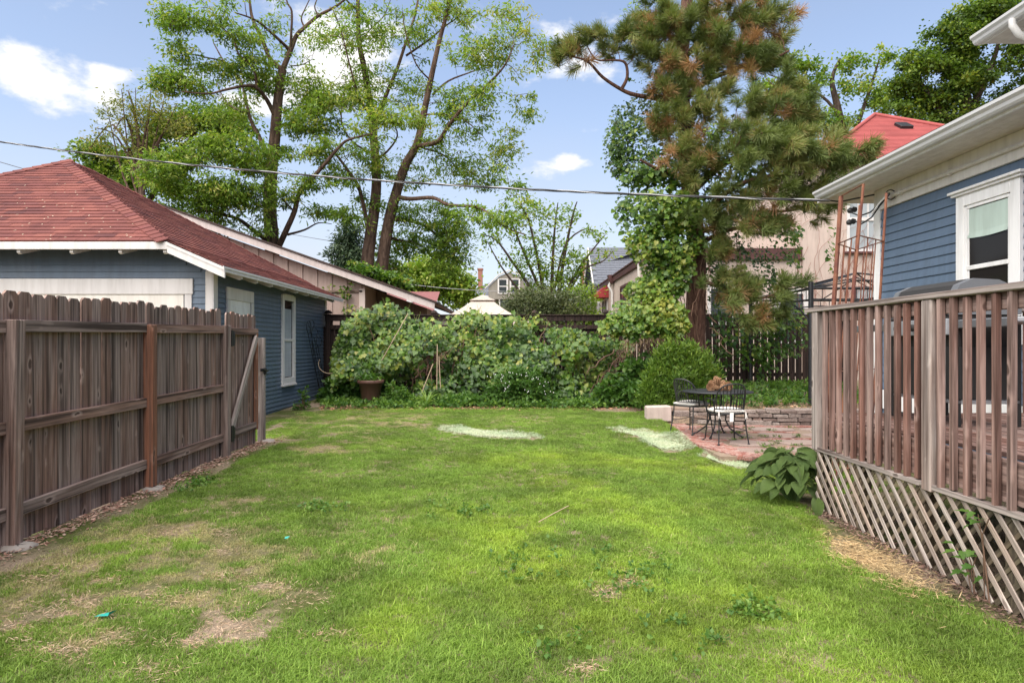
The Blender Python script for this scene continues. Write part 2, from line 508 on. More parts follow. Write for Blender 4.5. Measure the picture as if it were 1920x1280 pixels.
m = MB(); m.box((FX - .005, 9.33, gb + 1.02), (.03, .12, .04)); m.box((FX + .015, 9.37, gb + 1.0), (.02, .04, .09)); m.tube([(FX + .02, 9.30, gb + 1.03), (FX + .03, 9.42, gb + 1.0)], .012)
m.build('latch', M_BLACK_IRON, gate)
lp = thing('latch_post', (FX - .04, 9.38, fbase(9.38)), 'short grey wooden latch post beside the gate and the garage wall', 'post')
beam('post', (FX - .045, 9.385, fbase(9.4) - .05), (FX - .045, 9.385, fbase(9.4) + 1.46), .09, .07, M_DECK_GREY, lp)
m = MB(); m.lathe([(.0, .03), (.08, .03), (.13, -.03)], (FX + .04, 9.4, fbase(9.4)), 9); m.build('concrete_footing', M_CONCRETE, lp)

# ---------------------------------------------------------------- the blue garage
garage = thing('blue_garage', (-8.6, 13.5, .25), 'slate blue garage with a red shingled roof behind the board fence', 'garage')
GX, GY0, GY1 = -4.6, 10.25, 16.5
EZ = 2.72
def groof(s):
    """height of the roof s metres in from the side eave"""
    return EZ + (.45 * s if s < .81 else .3645 + .575 * (s - .81))
AX, AY0, AY1, AZ = -8.6, 12.9, 13.7, groof(4.35)
# wall core (the boards hang on it)
m = MB()
m.prism([(GX - .02, GY0 + .02), (GX - .02, GY1 - .02), (-12.55, GY1 - .02), (-12.55, GY0 + .02)], .1, 2.72)
m.prism([(GX - .02, .0), (-12.58, .0), (-12.1, .36), (-5.1, .36)], 0, .02, Matrix(((1, 0, 0, 0), (0, 0, 1, GY0 + .02), (0, 1, 0, 2.72), (0, 0, 0, 1))))
M_BLUE_CORE = M_BLUE
core = m.build('wall', M_BLUE, garage)
m = MB(); m.prism([(GX - .06, GY0 + .08), (GX - .06, GY1 - .06), (-12.5, GY1 - .06), (-12.5, GY0 + .08)], 0, .34); m.build('foundation', M_CONCRETE, garage)
def clap(name, p0, p1, z, h, out, mat, parent, t=.014):
    """one clapboard between p0 and p1 (x, y), its face looking along out; lower edge stands proud"""
    p0, p1, n = Vector((*p0, 0)), Vector((*p1, 0)), Vector((*out, 0))
    mid = (p0 + p1) / 2
    L = (p1 - p0).length
    key = ('clap', round(L, 3), round(h, 4), mat.name, round(t, 4))
    if key not in _boxes:
        mb = MB()
        poly = [(0, 0), (t, 0), (.003, h + .012), (0, h + .012)]
        mb.prism(poly, -L / 2, L / 2)
        # local x = out, y = up, z = along -> keep z along the board
        _boxes[key] = mb.mesh('siding_board', mat)
    d = (p1 - p0).normalized()
    R = Matrix((n, Vector((0, 0, 1)), d)).transposed()
    if R.determinant() < 0:
        R = Matrix((n, Vector((0, 0, 1)), -d)).transposed()
    return obj(name, _boxes[key], parent, Matrix.Translation((mid.x, mid.y, z)) @ R.to_4x4())
# side wall: openings door (10.73..11.86, up to 2.50) and window (13.28..14.09, .77..2.60)
pitch = .0805
z = .30
while z < 2.60:
    segs = [(GY0 + .12, GY1 - .12)]
    def cut(segs, a0, a1):
        out = []
        for s0, s1 in segs:
            if a1 <= s0 or a0 >= s1: out.append((s0, s1)); continue
            if a0 > s0: out.append((s0, a0))
            if a1 < s1: out.append((a1, s1))
        return out
    if z < 2.46: segs = cut(segs, 10.74, 11.84)
    if .74 < z < 2.56: segs = cut(segs, 13.30, 14.07)
    for s0, s1 in segs:
        if s1 - s0 > .03: clap('siding_board', (GX - .02, s0), (GX - .02, s1), z, pitch, (1, 0), M_BLUE, garage, .020 + rr.uniform(0, .003))
    z += pitch
# front wall
z = 2.0
while z < 3.02:
    x1 = GX - .12 if z < 2.66 else GX - .12 - (z - 2.66) / .45
    if z > 2.55:
        clap('siding_board', (-8.62, GY0 + .02), (x1, GY0 + .02), z, .0985, (0, -1), M_BLUE, garage, .020)
        clap('siding_board', (-11.8, GY0 + .02), (-8.63, GY0 + .02), z, .0985, (0, -1), M_BLUE, garage, .020)
    else:
        clap('siding_board', (-4.92, GY0 + .02), (x1, GY0 + .02), z, .0985, (0, -1), M_BLUE, garage, .020)
    z += .0985 if z < 2.55 else .1
for c, d in (((GX - .045, GY0 + .002, 1.45), (.13, .03, 2.50)), ((GX + .003, GY0 + .062, 1.45), (.03, .15, 2.50)), ((GX + .003, GY1 - .05, 1.45), (.03, .12, 2.46))):
    box('corner_board', c, d, M_WHITE, garage)
# garage door with its wide head board
box('door_head_board', (-7.9, GY0 - .002, 2.46), (6.0, .04, .24), M_WHITE, garage)
box('door_jamb', (-4.975, GY0 + .001, 1.3), (.11, .03, 2.07), M_WHITE, garage)
box('garage_door', (-7.6, GY0 + .015, 1.30), (5.1, .03, 2.10), paint('ivory_door_paint', (.74, .70, .64), .5, .04), garage)
for zz in (.8, 1.3, 1.8):
    box('door_rail', (-7.6, GY0 - .006, zz), (5.1, .012, .05), M_WHITE, garage)
# side door
sd = obj('side_door', box_mesh(.03, .84, 2.0, .004, M_WHITE_CLEAN), garage, Matrix.Translation((GX - .01, 11.28, 1.30)))
box('door_casing', (GX + .006, 11.28, 2.40), (.035, 1.10, .20), M_WHITE, garage)
box('door_casing', (GX + .006, 10.79, 1.28), (.035, .11, 2.03), M_WHITE, garage)
box('door_casing', (GX + .006, 11.785, 1.28), (.035, .11, 2.03), M_WHITE, garage)
box('door_panel', (GX + .008, 11.28, 2.0), (.01, .60, .40), M_WHITE_CLEAN, sd)
# window
t = NT('window_glass')
t.color((.012, .014, .015)); t.rough(.04); t.spec(.5)
M_GLASS = t.m
win = box('window', (GX - .005, 13.685, 1.67), (.012, .60, 1.62), M_GLASS, garage, 0)
for yy in (13.345, 14.025): box('frame', (GX + .012, yy, 1.66), (.045, .105, 1.84), M_WHITE, win)
box('frame', (GX + .0125, 13.685, 2.535), (.045, .574, .13), M_WHITE, win)
box('frame', (GX + .0125, 13.685, .83), (.045, .574, .14), M_WHITE, win)
box('sill', (GX + .022, 13.685, .752), (.08, .80, .04), M_WHITE, win)
box('sash_rail', (GX + .008, 13.685, 1.665), (.03, .574, .045), M_WHITE, win)
for yy in (13.415, 13.955):
    box('sash_stile', (GX + .0075, yy, 1.66), (.026, .034, 1.56), M_WHITE, win)
M_CURTAIN = paint('grey_curtain_cloth', (.33, .35, .38), .9, .2)
mb = MB()
for k in range(24):
    y0 = 13.47 + k * .0175
    mb.quad((GX + .002 + .004 * (k % 2), y0, .92), (GX + .002 + .004 * ((k + 1) % 2), y0 + .0175, .92), (GX + .002 + .004 * ((k + 1) % 2), y0 + .0175, 2.30), (GX + .002 + .004 * (k % 2), y0, 2.30))
mb.build('curtain', M_CURTAIN, win)
# fascias
beam('fascia', (-12.2, 9.80, 3.02), (-5.06, 9.80, 3.02), .028, .11, M_WHITE, garage, side=(0, 1, 0))
m = MB()
for dz, ox in ((0, 0),):
    a0, a1 = Vector((-5.065, 9.785, 3.07)), Vector((-4.22, 9.785, 2.70))
    n = Vector((0, .035, 0)); d = Vector((0, 0, -.155))
    vs = [a0, a1, a1 + d, a0 + d]
    m.add(vs + [v + n for v in vs], [(0, 1, 2, 3), (7, 6, 5, 4), (0, 4, 5, 1), (1, 5, 6, 2), (2, 6, 7, 3), (3, 7, 4, 0)])
    c0 = Vector((0, -.012, .0)); k = Vector((0, 0, -.045))
    vs = [a0 + c0, a1 + c0, a1 + c0 + k, a0 + c0 + k]
    m.add(vs + [v + Vector((0, .011, 0)) for v in vs], [(0, 1, 2, 3), (7, 6, 5, 4), (0, 4, 5, 1), (1, 5, 6, 2), (2, 6, 7, 3), (3, 7, 4, 0)])
m.build('rake_board', M_WHITE, garage)
beam('fascia', (-4.262, 9.82, EZ - .045), (-4.262, 16.80, EZ - .045), .024, .07, M_WHITE, garage, side=(1, 0, 0))
beam('drip_edge', (-4.243, 9.80, EZ - .012), (-4.243, 16.82, EZ - .012), .012, .026, M_GUTTER, garage, side=(1, 0, 0), bevel=0)
for yy in (10.57, 11.22, 11.92, 12.62, 13.33, 14.02, 14.72, 15.36, 16.05):
    m = MB()
    m.prism([(-4.62, EZ + .10), (-4.28, EZ - .05), (-4.28, EZ - .115), (-4.33, EZ - .13), (-4.62, EZ - .02)], yy - .022, yy + .022, Matrix(((1, 0, 0, 0), (0, 0, 1, 0), (0, 1, 0, 0), (0, 0, 0, 1))))
    m.build('rafter_tail', M_WHITE, garage)
for xx in (-8.75, -8.0, -7.28, -6.50, -5.78, -5.12):
    m = MB()
    m.prism([(10.28, 3.12), (9.83, 2.97), (9.83, 2.925), (9.87, 2.905), (10.28, 3.02)], xx - .024, xx + .024, Matrix(((0, 0, 1, 0), (1, 0, 0, 0), (0, 1, 0, 0), (0, 0, 0, 1))))
    m.build('rafter_tail', M_WHITE, garage)
# roof: sheathing, then shingles
def front_pt(u, v):      # front hip: u along x from right corner leftwards (metres at eave), v 0..1 up the slope
    L = Vector((-12.14, 9.80, 3.085)); R = Vector((-5.06, 9.80, 3.085)); A = Vector((AX, AY0, AZ))
    return R, L, A
m = MB()
Rf, Lf = Vector((-5.06, 9.80, 3.085)), Vector((-12.14, 9.80, 3.085))
Rb, Lb = Vector((-5.06, 16.80, 3.085)), Vector((-12.14, 16.80, 3.085))
Er0, Er1 = Vector((-4.25, 9.80, EZ)), Vector((-4.25, 16.80, EZ))
El0, El1 = Vector((-12.95, 9.80, EZ)), Vector((-12.95, 16.80, EZ))
A0, A1 = Vector((AX, AY0, AZ)), Vector((AX, AY1, AZ))
dn = Vector((0, 0, -.012))
for q in ((Er0, Er1, Rb, Rf), (Rf, Rb, A1, A0), (Lf, Rf, A0), (Rb, Lb, A1), (El1, El0, Lf, Lb), (Lb, Lf, A0, A1)):
    m.quad(*[v + dn for v in q])
for q in ((Er0, Er1, Rb, Rf), (Lf, Rf, A0), (El1, El0, Lf, Lb)):      # underside boards
    m.quad(*[v + dn * 3.5 for v in q][::-1])
t = NT('red_asphalt_shingle')
tint = t.math('FRACT', t.math('ADD', t.attr('tint').outputs['Fac'], t.rnd()))
p_ = t.position()
gr = t.noise(p_, 190, 2, .5)
pa = t.noise(p_, 2.2, 4, .6)
col = t.ramp(tint, [(0, (.150, .058, .052)), (.35, (.175, .066, .058)), (.7, (.205, .080, .066)), (.86, (.16, .060, .056)), (1, (.110, .048, .047))])
col = t.mix(1.0, col, t.ramp(gr, [(.25, (.5, .5, .5)), (.5, (1, 1, 1)), (.75, (1.5, 1.5, 1.5))]), 'MULTIPLY')
col = t.mix(1.0, col, t.ramp(pa, [(.3, (.75, .75, .78)), (.7, (1.2, 1.15, 1.12))]), 'MULTIPLY')
t.color(col); t.rough(.95); t.spec(.15); t.bump(gr, .5, .004)
M_SHINGLE = t.m
roof = m.build('roof', M_SHINGLE, garage)
me = roof.data
at = me.attributes.new('tint', 'FLOAT', 'POINT')
_sh = {}
def shingle_mesh(w, h, k):
    key = (round(w, 2), round(h, 3), k)
    if key not in _sh:
        mb = MB(); mb.add([(-w / 2, 0, 0), (w / 2, 0, 0), (w / 2, h, 0), (-w / 2, h, 0), (-w / 2, 0, .017), (w / 2, 0, .017), (w / 2, h, .003), (-w / 2, h, .003)],
                          [(0, 1, 5, 4), (1, 2, 6, 5), (2, 3, 7, 6), (3, 0, 4, 7), (4, 5, 6, 7)])
        mm = mb.mesh('shingle', M_SHINGLE)
        a_ = mm.attributes.new('tint', 'FLOAT', 'POINT')
        a_.data.foreach_set('value', [k * .2] * 8)
        _sh[key] = mm
    return _sh[key]
cand = []           # (distance, matrix, width, height)
def lay(o, along, up, u0, u1, row_off, w=.305, h=.132, gap=.004):
    """one course from u0 to u1 along 'along' starting at o"""
    n = along.cross(up).normalized()
    if n.z < 0: n = -n
    yy_ = n.cross(along)
    u = u0 - ((u0 + row_off) % w)
    while u < u1 - .02:
        a_, b_ = max(u, u0), min(u + w, u1)
        if b_ - a_ > .03:
            c = o + along * ((a_ + b_) / 2)
            R = Matrix((along, yy_, n)).transposed().to_4x4()
            cand.append((c.y, Matrix.Translation(c) @ R @ Matrix.Rotation(rr.uniform(-.012, .012), 4, 'X') @ Matrix.Translation((0, 0, rr.uniform(0, .003))), b_ - a_ - gap, h + .02))
        u += w
# front hip
ex = .128
sl = math.hypot(A0.y - Rf.y, A0.z - Rf.z); upf = (Vector((AX, AY0, AZ)) - Vector((AX, 9.8, 3.085))).normalized()
for r in range(int(sl / ex) + 1):
    f = r * ex / sl
    if f > .995: break
    xr, xl = Rf.x + (AX - Rf.x) * f, Lf.x + (AX - Lf.x) * f
    o = Vector((0, 9.8, 3.085)) + upf * (r * ex)
    lay(o, Vector((1, 0, 0)), upf, max(xl, -9.7) + .02, xr - .04, (r % 3) * .105 + rr.uniform(-.02, .02))
nfront = len(cand)
# right slope, lower flared part and upper part
s = 0.0; r = 0
while s < 4.3:
    k = .45 if s < .81 else .575
    up = Vector((-1, 0, k)).normalized()
    f = 0 if s < .81 else (s - .81) / 3.54
    y0, y1 = 9.80 + (AY0 - 9.8) * f, 16.80 + (AY1 - 16.8) * f
    lay(Vector((-4.25 - s, 0, groof(s))), Vector((0, 1, 0)), up, y0 + (.0 if f == 0 else .05), y1, (r % 3) * .105 + rr.uniform(-.02, .02))
    s += ex / math.sqrt(1 + k * k); r += 1
cand_front, cand_side = cand[:nfront], sorted(cand[nfront:], key=lambda c: c[0])
singles = cand_front[:215] + cand_side[:85]
rest = cand_front[215:] + cand_side[85:]
for d_, M_, w_, h_ in singles:
    obj('shingle', shingle_mesh(w_, h_, rr.randrange(6)), roof, M_)
mb = MB(); tints = []
for d_, M_, w_, h_ in rest:
    vs = [(-w_ / 2, 0, 0), (w_ / 2, 0, 0), (w_ / 2, h_, 0), (-w_ / 2, h_, 0), (-w_ / 2, 0, .017), (w_ / 2, 0, .017), (w_ / 2, h_, .003), (-w_ / 2, h_, .003)]
    mb.add([M_ @ Vector(v) for v in vs], [(0, 1, 5, 4), (1, 2, 6, 5), (2, 3, 7, 6), (3, 0, 4, 7), (4, 5, 6, 7)])
    tints += [rr.random()] * 8
o = mb.build('shingles', M_SHINGLE, roof); o['kind'] = 'stuff'
a_ = o.data.attributes.new('tint', 'FLOAT', 'POINT'); a_.data.foreach_set('value', tints)
# hip caps
def caps(p0, p1, n0, n1, w=.16, step=.16):
    d = (p1 - p0); L = d.length; d.normalize()
    sA = n0.cross(d).normalized(); sB = n1.cross(d).normalized()
    if sA.z > 0: sA = -sA
    if sB.z > 0: sB = -sB
    k = 0
    while k * step < L - .05:
        c = p0 + d * (k * step)
        l = step + .03
        mb = MB()
        a0, a1 = Vector((0, 0, .042)), d * l + Vector((0, 0, .026))
        vs = [a0, a1, a1 + sA * w, a0 + sA * w, a1 + sB * w, a0 + sB * w]
        vs = [c + v for v in vs]
        lo = [v - Vector((0, 0, .016)) for v in vs]
        mb.add(vs + lo, [(0, 1, 2, 3), (1, 0, 5, 4), (0, 3, 9, 6), (5, 0, 6, 11), (3, 2, 8, 9), (4, 5, 11, 10)])
        o_ = mb.build('shingle', M_SHINGLE, roof)
        a_ = o_.data.attributes.new('tint', 'FLOAT', 'POINT'); a_.data.foreach_set('value', [rr.random()] * len(o_.data.vertices))
        k += 1
nf = Vector((0, -(AZ - 3.085), AY0 - 9.8)).normalized(); nr = Vector((.575, 0, 1)).normalized()
caps(Rf, A0, nf, nr); caps(A1, Rb, nr, -Vector((nf.x, nf.y, -nf.z))); caps(A0, A1, nr, Vector((-nr.x, 0, nr.z)))
caps(Lf + (A0 - Lf) * .35, A0, nf, Vector((-nr.x, 0, nr.z)))
# fallen seeds caught on the shingles
mb = MB()
for k in range(300):
    if k % 2:
        f = rr.random() ** 1.3; xx = rr.uniform(-8.6, -5.2); 
        if xx > Rf.x + (AX - Rf.x) * f: continue
        c = Vector((xx, 9.8, 3.085)) + upf * (sl * f) + Vector((0, -.01, .014)); up = upf; al = Vector((1, 0, 0))
    else:
        s = rr.uniform(.02, 3.5); f = 0 if s < .81 else (s - .81) / 3.54
        c = Vector((-4.25 - s, rr.uniform(9.85 + 3.1 * f, 16.7 - 3.1 * f), groof(s) + .016)); up = Vector((-1, 0, .5)).normalized(); al = Vector((0, 1, 0))
    a0 = rr.uniform(0, 6.28); l, w_ = rr.uniform(.012, .03), rr.uniform(.006, .011)
    e1 = al * math.cos(a0) + up * math.sin(a0); e2 = al * -math.sin(a0) + up * math.cos(a0)
    mb.quad(c + e1 * l, c + e2 * w_, c - e1 * l, c - e2 * w_)
o = mb.build('fallen_seeds', paint('pale_seed', (.52, .40, .30), .9), None); tag(o, 'pale fallen seeds scattered over the red garage shingles', 'seeds', kind='stuff')

# black wire plant support leaning on the garage wall
wt_ = thing('wire_plant_support', (-4.53, 15.4, .35), 'black wire plant support leaning on the blue garage wall', 'plant support')
for k, (px0, py0, px1, py1) in enumerate([(577, 622, 603, 745), (581, 618, 607, 742), (588, 632, 610, 738), (583, 640, 600, 748), (593, 645, 612, 735)]):
    def onw(px, py):
        y = 4.52 * F / (CX - px); return Vector((-4.52 + .006 * k, y, EYE - (py - HY) / F * y))
    beam_pts = [onw(px0, py0), onw((px0 + px1) / 2 - 1, (py0 + py1) / 2), onw(px1, py1)]
    mb = MB(); mb.tube(beam_pts, .0065, 5); mb.build('wire', M_BLACK_IRON, wt_)
for (cx_, cy_, rx_, ry_) in [(577, 613, 4, 12), (582, 608, 5, 8), (588, 624, 6, 9), (596, 640, 5, 10)]:
    mb = MB(); mb.tube([onw(cx_ + rx_ * math.cos(a_), cy_ + ry_ * math.sin(a_)) for a_ in np.linspace(0, 6.28, 15)], .0065, 5); mb.build('loop', M_BLACK_IRON, wt_)
for f_ in (.25, .45, .62, .8):
    p0 = onw(577 + 24 * f_, 622 + 125 * f_); p1 = onw(594 + 19 * f_, 645 + 92 * f_)
    mb = MB(); mb.tube([p0, p1], .005, 5); mb.build('cross_wire', M_BLACK_IRON, wt_)
# ---------------------------------------------------------------- the blue house on the right
M_ROOF_GREY = paint('grey_roofing', (.16, .155, .15), .95, .2)
HX, HYC = 5.22, 9.6
house = thing('blue_house', (HX + .1, 7, .1), 'blue house with white gutter, soffit and window on the right', 'house')
m = MB(); m.box((HX + 1.6, (HYC + 1.5) / 2, 1.95), (3.14, HYC - 1.5 - .04, 3.7)); m.build('wall', M_BLUE_HOUSE, house)
z = .95; hp = .1135
while z < 3.44:
    segs = [(1.6, HYC - .14)]
    if 1.7 < z < 3.24: segs = cut(segs, 6.82, 7.79)
    for s0, s1 in segs:
        clap('siding_board', (HX + .025, s0), (HX + .025, s1), z, hp, (-1, 0), M_BLUE_HOUSE, house, .021)
    z += hp
box('corner_board', (HX + .012, HYC - .075, 2.0), (.05, .15, 2.96), M_WHITE_CLEAN, house)
box('corner_board', (HX + .10, HYC - .012, 2.0), (.13, .05, 2.96), M_WHITE_CLEAN, house)
box('skirt_board', (HX + .012, 5.5, .80), (.05, 8.0, .26), M_WHITE_CLEAN, house)
box('frieze_board', (HX + .012, 5.6, 3.615), (.045, 8.0, .29), M_SOFFIT, house)
# soffit boards
for k in range(5):
    box('soffit_board', (4.772 + k * .1055, 5.85, 3.772), (.103, 8.7, .018), M_SOFFIT, house, .002)
box('fascia_board', (4.735, 5.85, 3.815), (.03, 8.74, .11), M_WHITE_CLEAN, house)
m = MB()
prof = [(0, 0), (-.055, 0), (-.075, .02), (-.085, .05), (-.115, .075), (-.118, .105), (-.108, .105), (-.1, .08), (-.07, .06), (-.06, .03), (-.05, .012), (0, .012)]
m.prism([(x, z_) for x, z_ in prof], 1.5, 10.22, Matrix(((1, 0, 0, 4.72), (0, 0, 1, 0), (0, 1, 0, 3.79), (0, 0, 0, 1))))
m.build('gutter', M_GUTTER, house)
m = MB(); m.quad((4.60, 1.4, 3.90), (4.60, 10.25, 3.90), (8.2, 8.4, 5.2), (8.2, 1.4, 5.2)); m.quad((4.60, 10.25, 3.90), (10, 10.25, 3.90), (8.2, 8.4, 5.2)); m.build('roof', M_ROOF_GREY, house)
box('soffit_board', (7.0, 10.0, 3.773), (4.5, .72, .018), M_SOFFIT, house, .002)
box('fascia_board', (7.2, 10.36, 3.815), (4.9, .03, .11), M_WHITE_CLEAN, house)
m = MB(); m.tube([(HX - .035, 9.0, 3.60), (HX - .035, 2, 3.60)], .024, 10)
for yy in (8.9, 7.9, 6.6, 5.2): m.box((HX - .03, yy, 3.60), (.06, .03, .07))
m.tube([(HX - .035, 9.0, 3.60), (HX - .05, 9.12, 3.60), (HX - .05, 9.16, 3.55)], .034, 10)
m.build('conduit', M_SOFFIT, house)
# window
t = NT('dim_room_glass'); t.color((.018, .016, .015)); t.rough(.06); t.spec(.18); M_ROOM = t.m
hw = box('window', (HX + .005, 7.305, 2.42), (.012, .72, 1.5), M_ROOM, house, 0)
for yy in (6.88, 7.73): box('casing', (HX - .008, yy, 2.42), (.05, .13, 1.72), M_WHITE_CLEAN, hw)
box('casing', (HX - .008, 7.305, 3.215), (.05, .716, .13), M_WHITE_CLEAN, hw)
box('head_mould', (HX - .02, 7.305, 3.295), (.085, 1.08, .03), M_WHITE_CLEAN, hw)
box('head_mould', (HX - .032, 7.305, 3.325), (.115, 1.13, .03), M_WHITE_CLEAN, hw)
for yy in (6.962, 7.648): box('sash_stile', (HX - .006, yy, 2.41), (.032, .034, 1.46), M_WHITE_CLEAN, hw)
for yy in (6.992, 7.615): box('sash_stile', (HX - .002, yy, 2.41), (.02, .026, 1.46), M_WHITE_CLEAN, hw)
box('sash_rail', (HX - .004, 7.305, 3.13), (.03, .64, .04), M_WHITE_CLEAN, hw)
box('sash_rail', (HX - .006, 7.305, 2.435), (.032, .64, .05), M_WHITE_CLEAN, hw)
M_BLIND = paint('mint_blind_cloth', (.46, .56, .50), .9, .06)
mb = MB()
ys = np.linspace(7.0, 7.62, 10)
for i in range(9):
    for j, (za, zb) in enumerate([(3.1, 2.98), (2.98, 2.84), (2.84, 2.77)]):
        bul = lambda y_, z_: HX - .010 - .003 * math.sin((y_ - 7.02) * 9) - (.008 if z_ < 2.80 else 0)
        sag = lambda y_, z_: z_ - (0.012 if z_ < 2.9 else .006) * math.sin((y_ - 7.02) / .54 * math.pi) * (z_ < 3.05)
        mb.quad(*[(bul(y_, z_), y_, sag(y_, z_)) for y_, z_ in ((ys[i], za), (ys[i + 1], za), (ys[i + 1], zb), (ys[i], zb))])
mb.build('roman_blind', M_BLIND, hw)
# upper storey eave at the top right
UX, UY, UZ = 5.6, 8.16, 5.32
box('upper_wall', (8.3, 4.6, 4.9), (4.0, 6.0, 2.4), M_BLUE_HOUSE, house, 0)
for k in range(4): box('soffit_board', (UX + .22 + k * .185, UY - 3.6, UZ - .09), (.182, 7.1, .02), M_SOFFIT, house, .002)
box('soffit_board', (8.2, UY - .42, UZ - .091), (3.7, .72, .02), M_SOFFIT, house, .002)
box('fascia_board', (UX + .135, UY - 3.6, UZ - .04), (.03, 7.14, .13), M_WHITE_CLEAN, house)
box('fascia_board', (8.0, UY - .045, UZ - .045), (4.5, .03, .10), M_WHITE_CLEAN, house)
m = MB()
m.prism([(x, z_) for x, z_ in prof], 1.0, UY, Matrix(((1, 0, 0, UX + .118), (0, 0, 1, 0), (0, 1, 0, UZ - .10), (0, 0, 0, 1))))
m.build('gutter', M_GUTTER, house)
m = MB()
m.quad((UX, 1, UZ + .01), (UX, UY, UZ + .01), (9.0, 6, UZ + 1.6), (9.0, 1, UZ + 1.6)); m.quad((UX, UY, UZ + .01), (11, UY, UZ + .01), (9.0, 6, UZ + 1.6))
m.build('roof', M_ROOF_GREY, house)
m = MB(); m.tube([(UX + .06, UY - .62, UZ - .08), (UX + .06, UY - .62, UZ - .15), (UX + .13, UY - .62, UZ - .25), (UX + .55, UY - .62, UZ - .42), (UX + .64, UY - .62, UZ - .55), (UX + .64, UY - .62, UZ - 1.3)], .04, 10)
m.build('downspout', M_WHITE_CLEAN, house)

# ---------------------------------------------------------------- the deck
DX, DY = 2.72, 5.9
deck = thing('wooden_deck', (DX + 1, 4.5, .1), 'raised weathered wooden deck with slatted railing and lattice skirt', 'deck')
zt, zb, zf = 1.885, .668, .93
near = -1.5  # unseen near end, lengthened to keep light from leaking under the deck
beam('handrail', (DX - .0, near, zt - .02), (DX - .0, DY + .14, zt - .02), .15, .04, M_DECK_GREY, deck, side=(1, 0, 0), bevel=.006)
beam('handrail', (DX + .08, DY + .0, zt - .0205), (HX - .3, DY + .0, zt - .0205), .039, .14, M_DECK_GREY, deck, side=(0, 0, 1), bevel=.006)
beam('top_rail', (DX + .0, near, zt - .09), (DX + .0, DY - .10, zt - .09), .04, .09, M_DECK, deck, side=(1, 0, 0))
# posts stand outside the frame of the deck
for yy, zz in ((DY - .045, .64), (4.275, .62)):
    beam('post', (DX - .018, yy, zz), (DX - .018, yy, zt - .042), .10, .10, M_DECK_GREY, deck, side=(1, 0, 0), bevel=.006)
beam('post', (HX - .4, DY - .045, .2), (HX - .4, DY - .045, zt - .042), .09, .09, M_DECK_GREY, deck, side=(1, 0, 0), bevel=.006)
rd = random.Random(5)
BAL = [box_mesh(.036, .036, 1.17 + .008 * k, .004, M_DECK) for k in range(3)]
y = DY - .20
bx = DX - .042
while y > 1.6:
    if abs(y - 4.275) > .085:
        kz = zb + .585 + rd.uniform(-.012, .012)
        bal = obj('baluster', rd.choice(BAL), deck, Matrix.Translation((bx + rd.uniform(-.003, .003), y, kz)) @ Matrix.Rotation(rd.uniform(-.03, .03), 4, 'Z') @ Matrix.Rotation(rd.uniform(-.004, .004), 4, 'X') @ Matrix.Rotation(rad(180) * rd.randrange(2), 4, 'X'))
    y -= .1185
for x in np.arange(DX + .16, HX - .5, .13):
    obj('baluster', rd.choice(BAL), deck, Matrix.Translation((float(x), DY + .03, zb + .585)))
beam('rim_joist', (DX + .0, near, .81), (DX + .0, DY - .0, .81), .04, .235, M_DECK, deck, side=(1, 0, 0))
beam('rim_joist', (DX + .02, DY - .02, .81), (HX, DY - .02, .81), .235, .04, M_DECK, deck, side=(0, 0, 1))
beam('skirt_trim', (DX - .04, near, zb - .008), (DX - .04, DY - .02, zb - .018), .045, .035, M_DECK_GREY, deck, side=(1, 0, 0))
k = 0
for x in np.arange(DX + .10, HX - .04, .143):
    beam('deck_board', (float(x), near - .4, zf + .012), (float(x), DY + .01, zf + .012), .138, .028, M_DECK, deck, side=(1, 0, 0))
# lattice skirt: two crossing layers of laths between the trim and the ground
def lattice(x0, layer, slope, mat, name):
    pit = .135
    top = zb - .02
    for k in range(-10, 36):
        y0 = DY - .03 - k * pit        # where the lath meets the top
        bot0 = lambda yy: gzf(DX - .25, yy) + .005
        # run down along the slope
        h = top - bot0(y0)
        ya, za = y0, top
        yb = y0 + slope * h; zb_ = bot0(min(max(yb, 1.8), DY))
        # clip at the far corner of the deck and at the near end
        def clip(ya, za, yb, zb_, lim, keep_less):
            if keep_less:
                if ya > lim and yb > lim: return None
                if ya > lim: t_ = (lim - ya) / (yb - ya); return lim, za + (zb_ - za) * t_, yb, zb_
                if yb > lim: t_ = (lim - ya) / (yb - ya); return ya, za, lim, za + (zb_ - za) * t_
            else:
                if ya < lim and yb < lim: return None
                if ya < lim: t_ = (lim - ya) / (yb - ya); return lim, za + (zb_ - za) * t_, yb, zb_
                if yb < lim: t_ = (lim - ya) / (yb - ya); return ya, za, lim, za + (zb_ - za) * t_
            return ya, za, yb, zb_
        r_ = clip(ya, za, yb, zb_, DY - .02, True)
        if r_: r_ = clip(*r_, 1.4, False)
        if not r_: continue
        ya, za, yb, zb_ = r_
        if abs(za - zb_) < .05: continue
        beam(name, (x0, ya, za), (x0, yb, zb_), .009, .035, mat, deck, side=(1, 0, 0), bevel=.002)
lattice(DX - .038, 0, -1.0, M_LATTICE, 'lath')
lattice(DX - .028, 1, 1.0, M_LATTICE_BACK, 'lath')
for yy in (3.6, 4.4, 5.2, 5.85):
    beam('support_post', (DX + .02, yy, .05), (DX + .02, yy, .69), .09, .09, M_LATTICE_BACK, deck, side=(1, 0, 0))

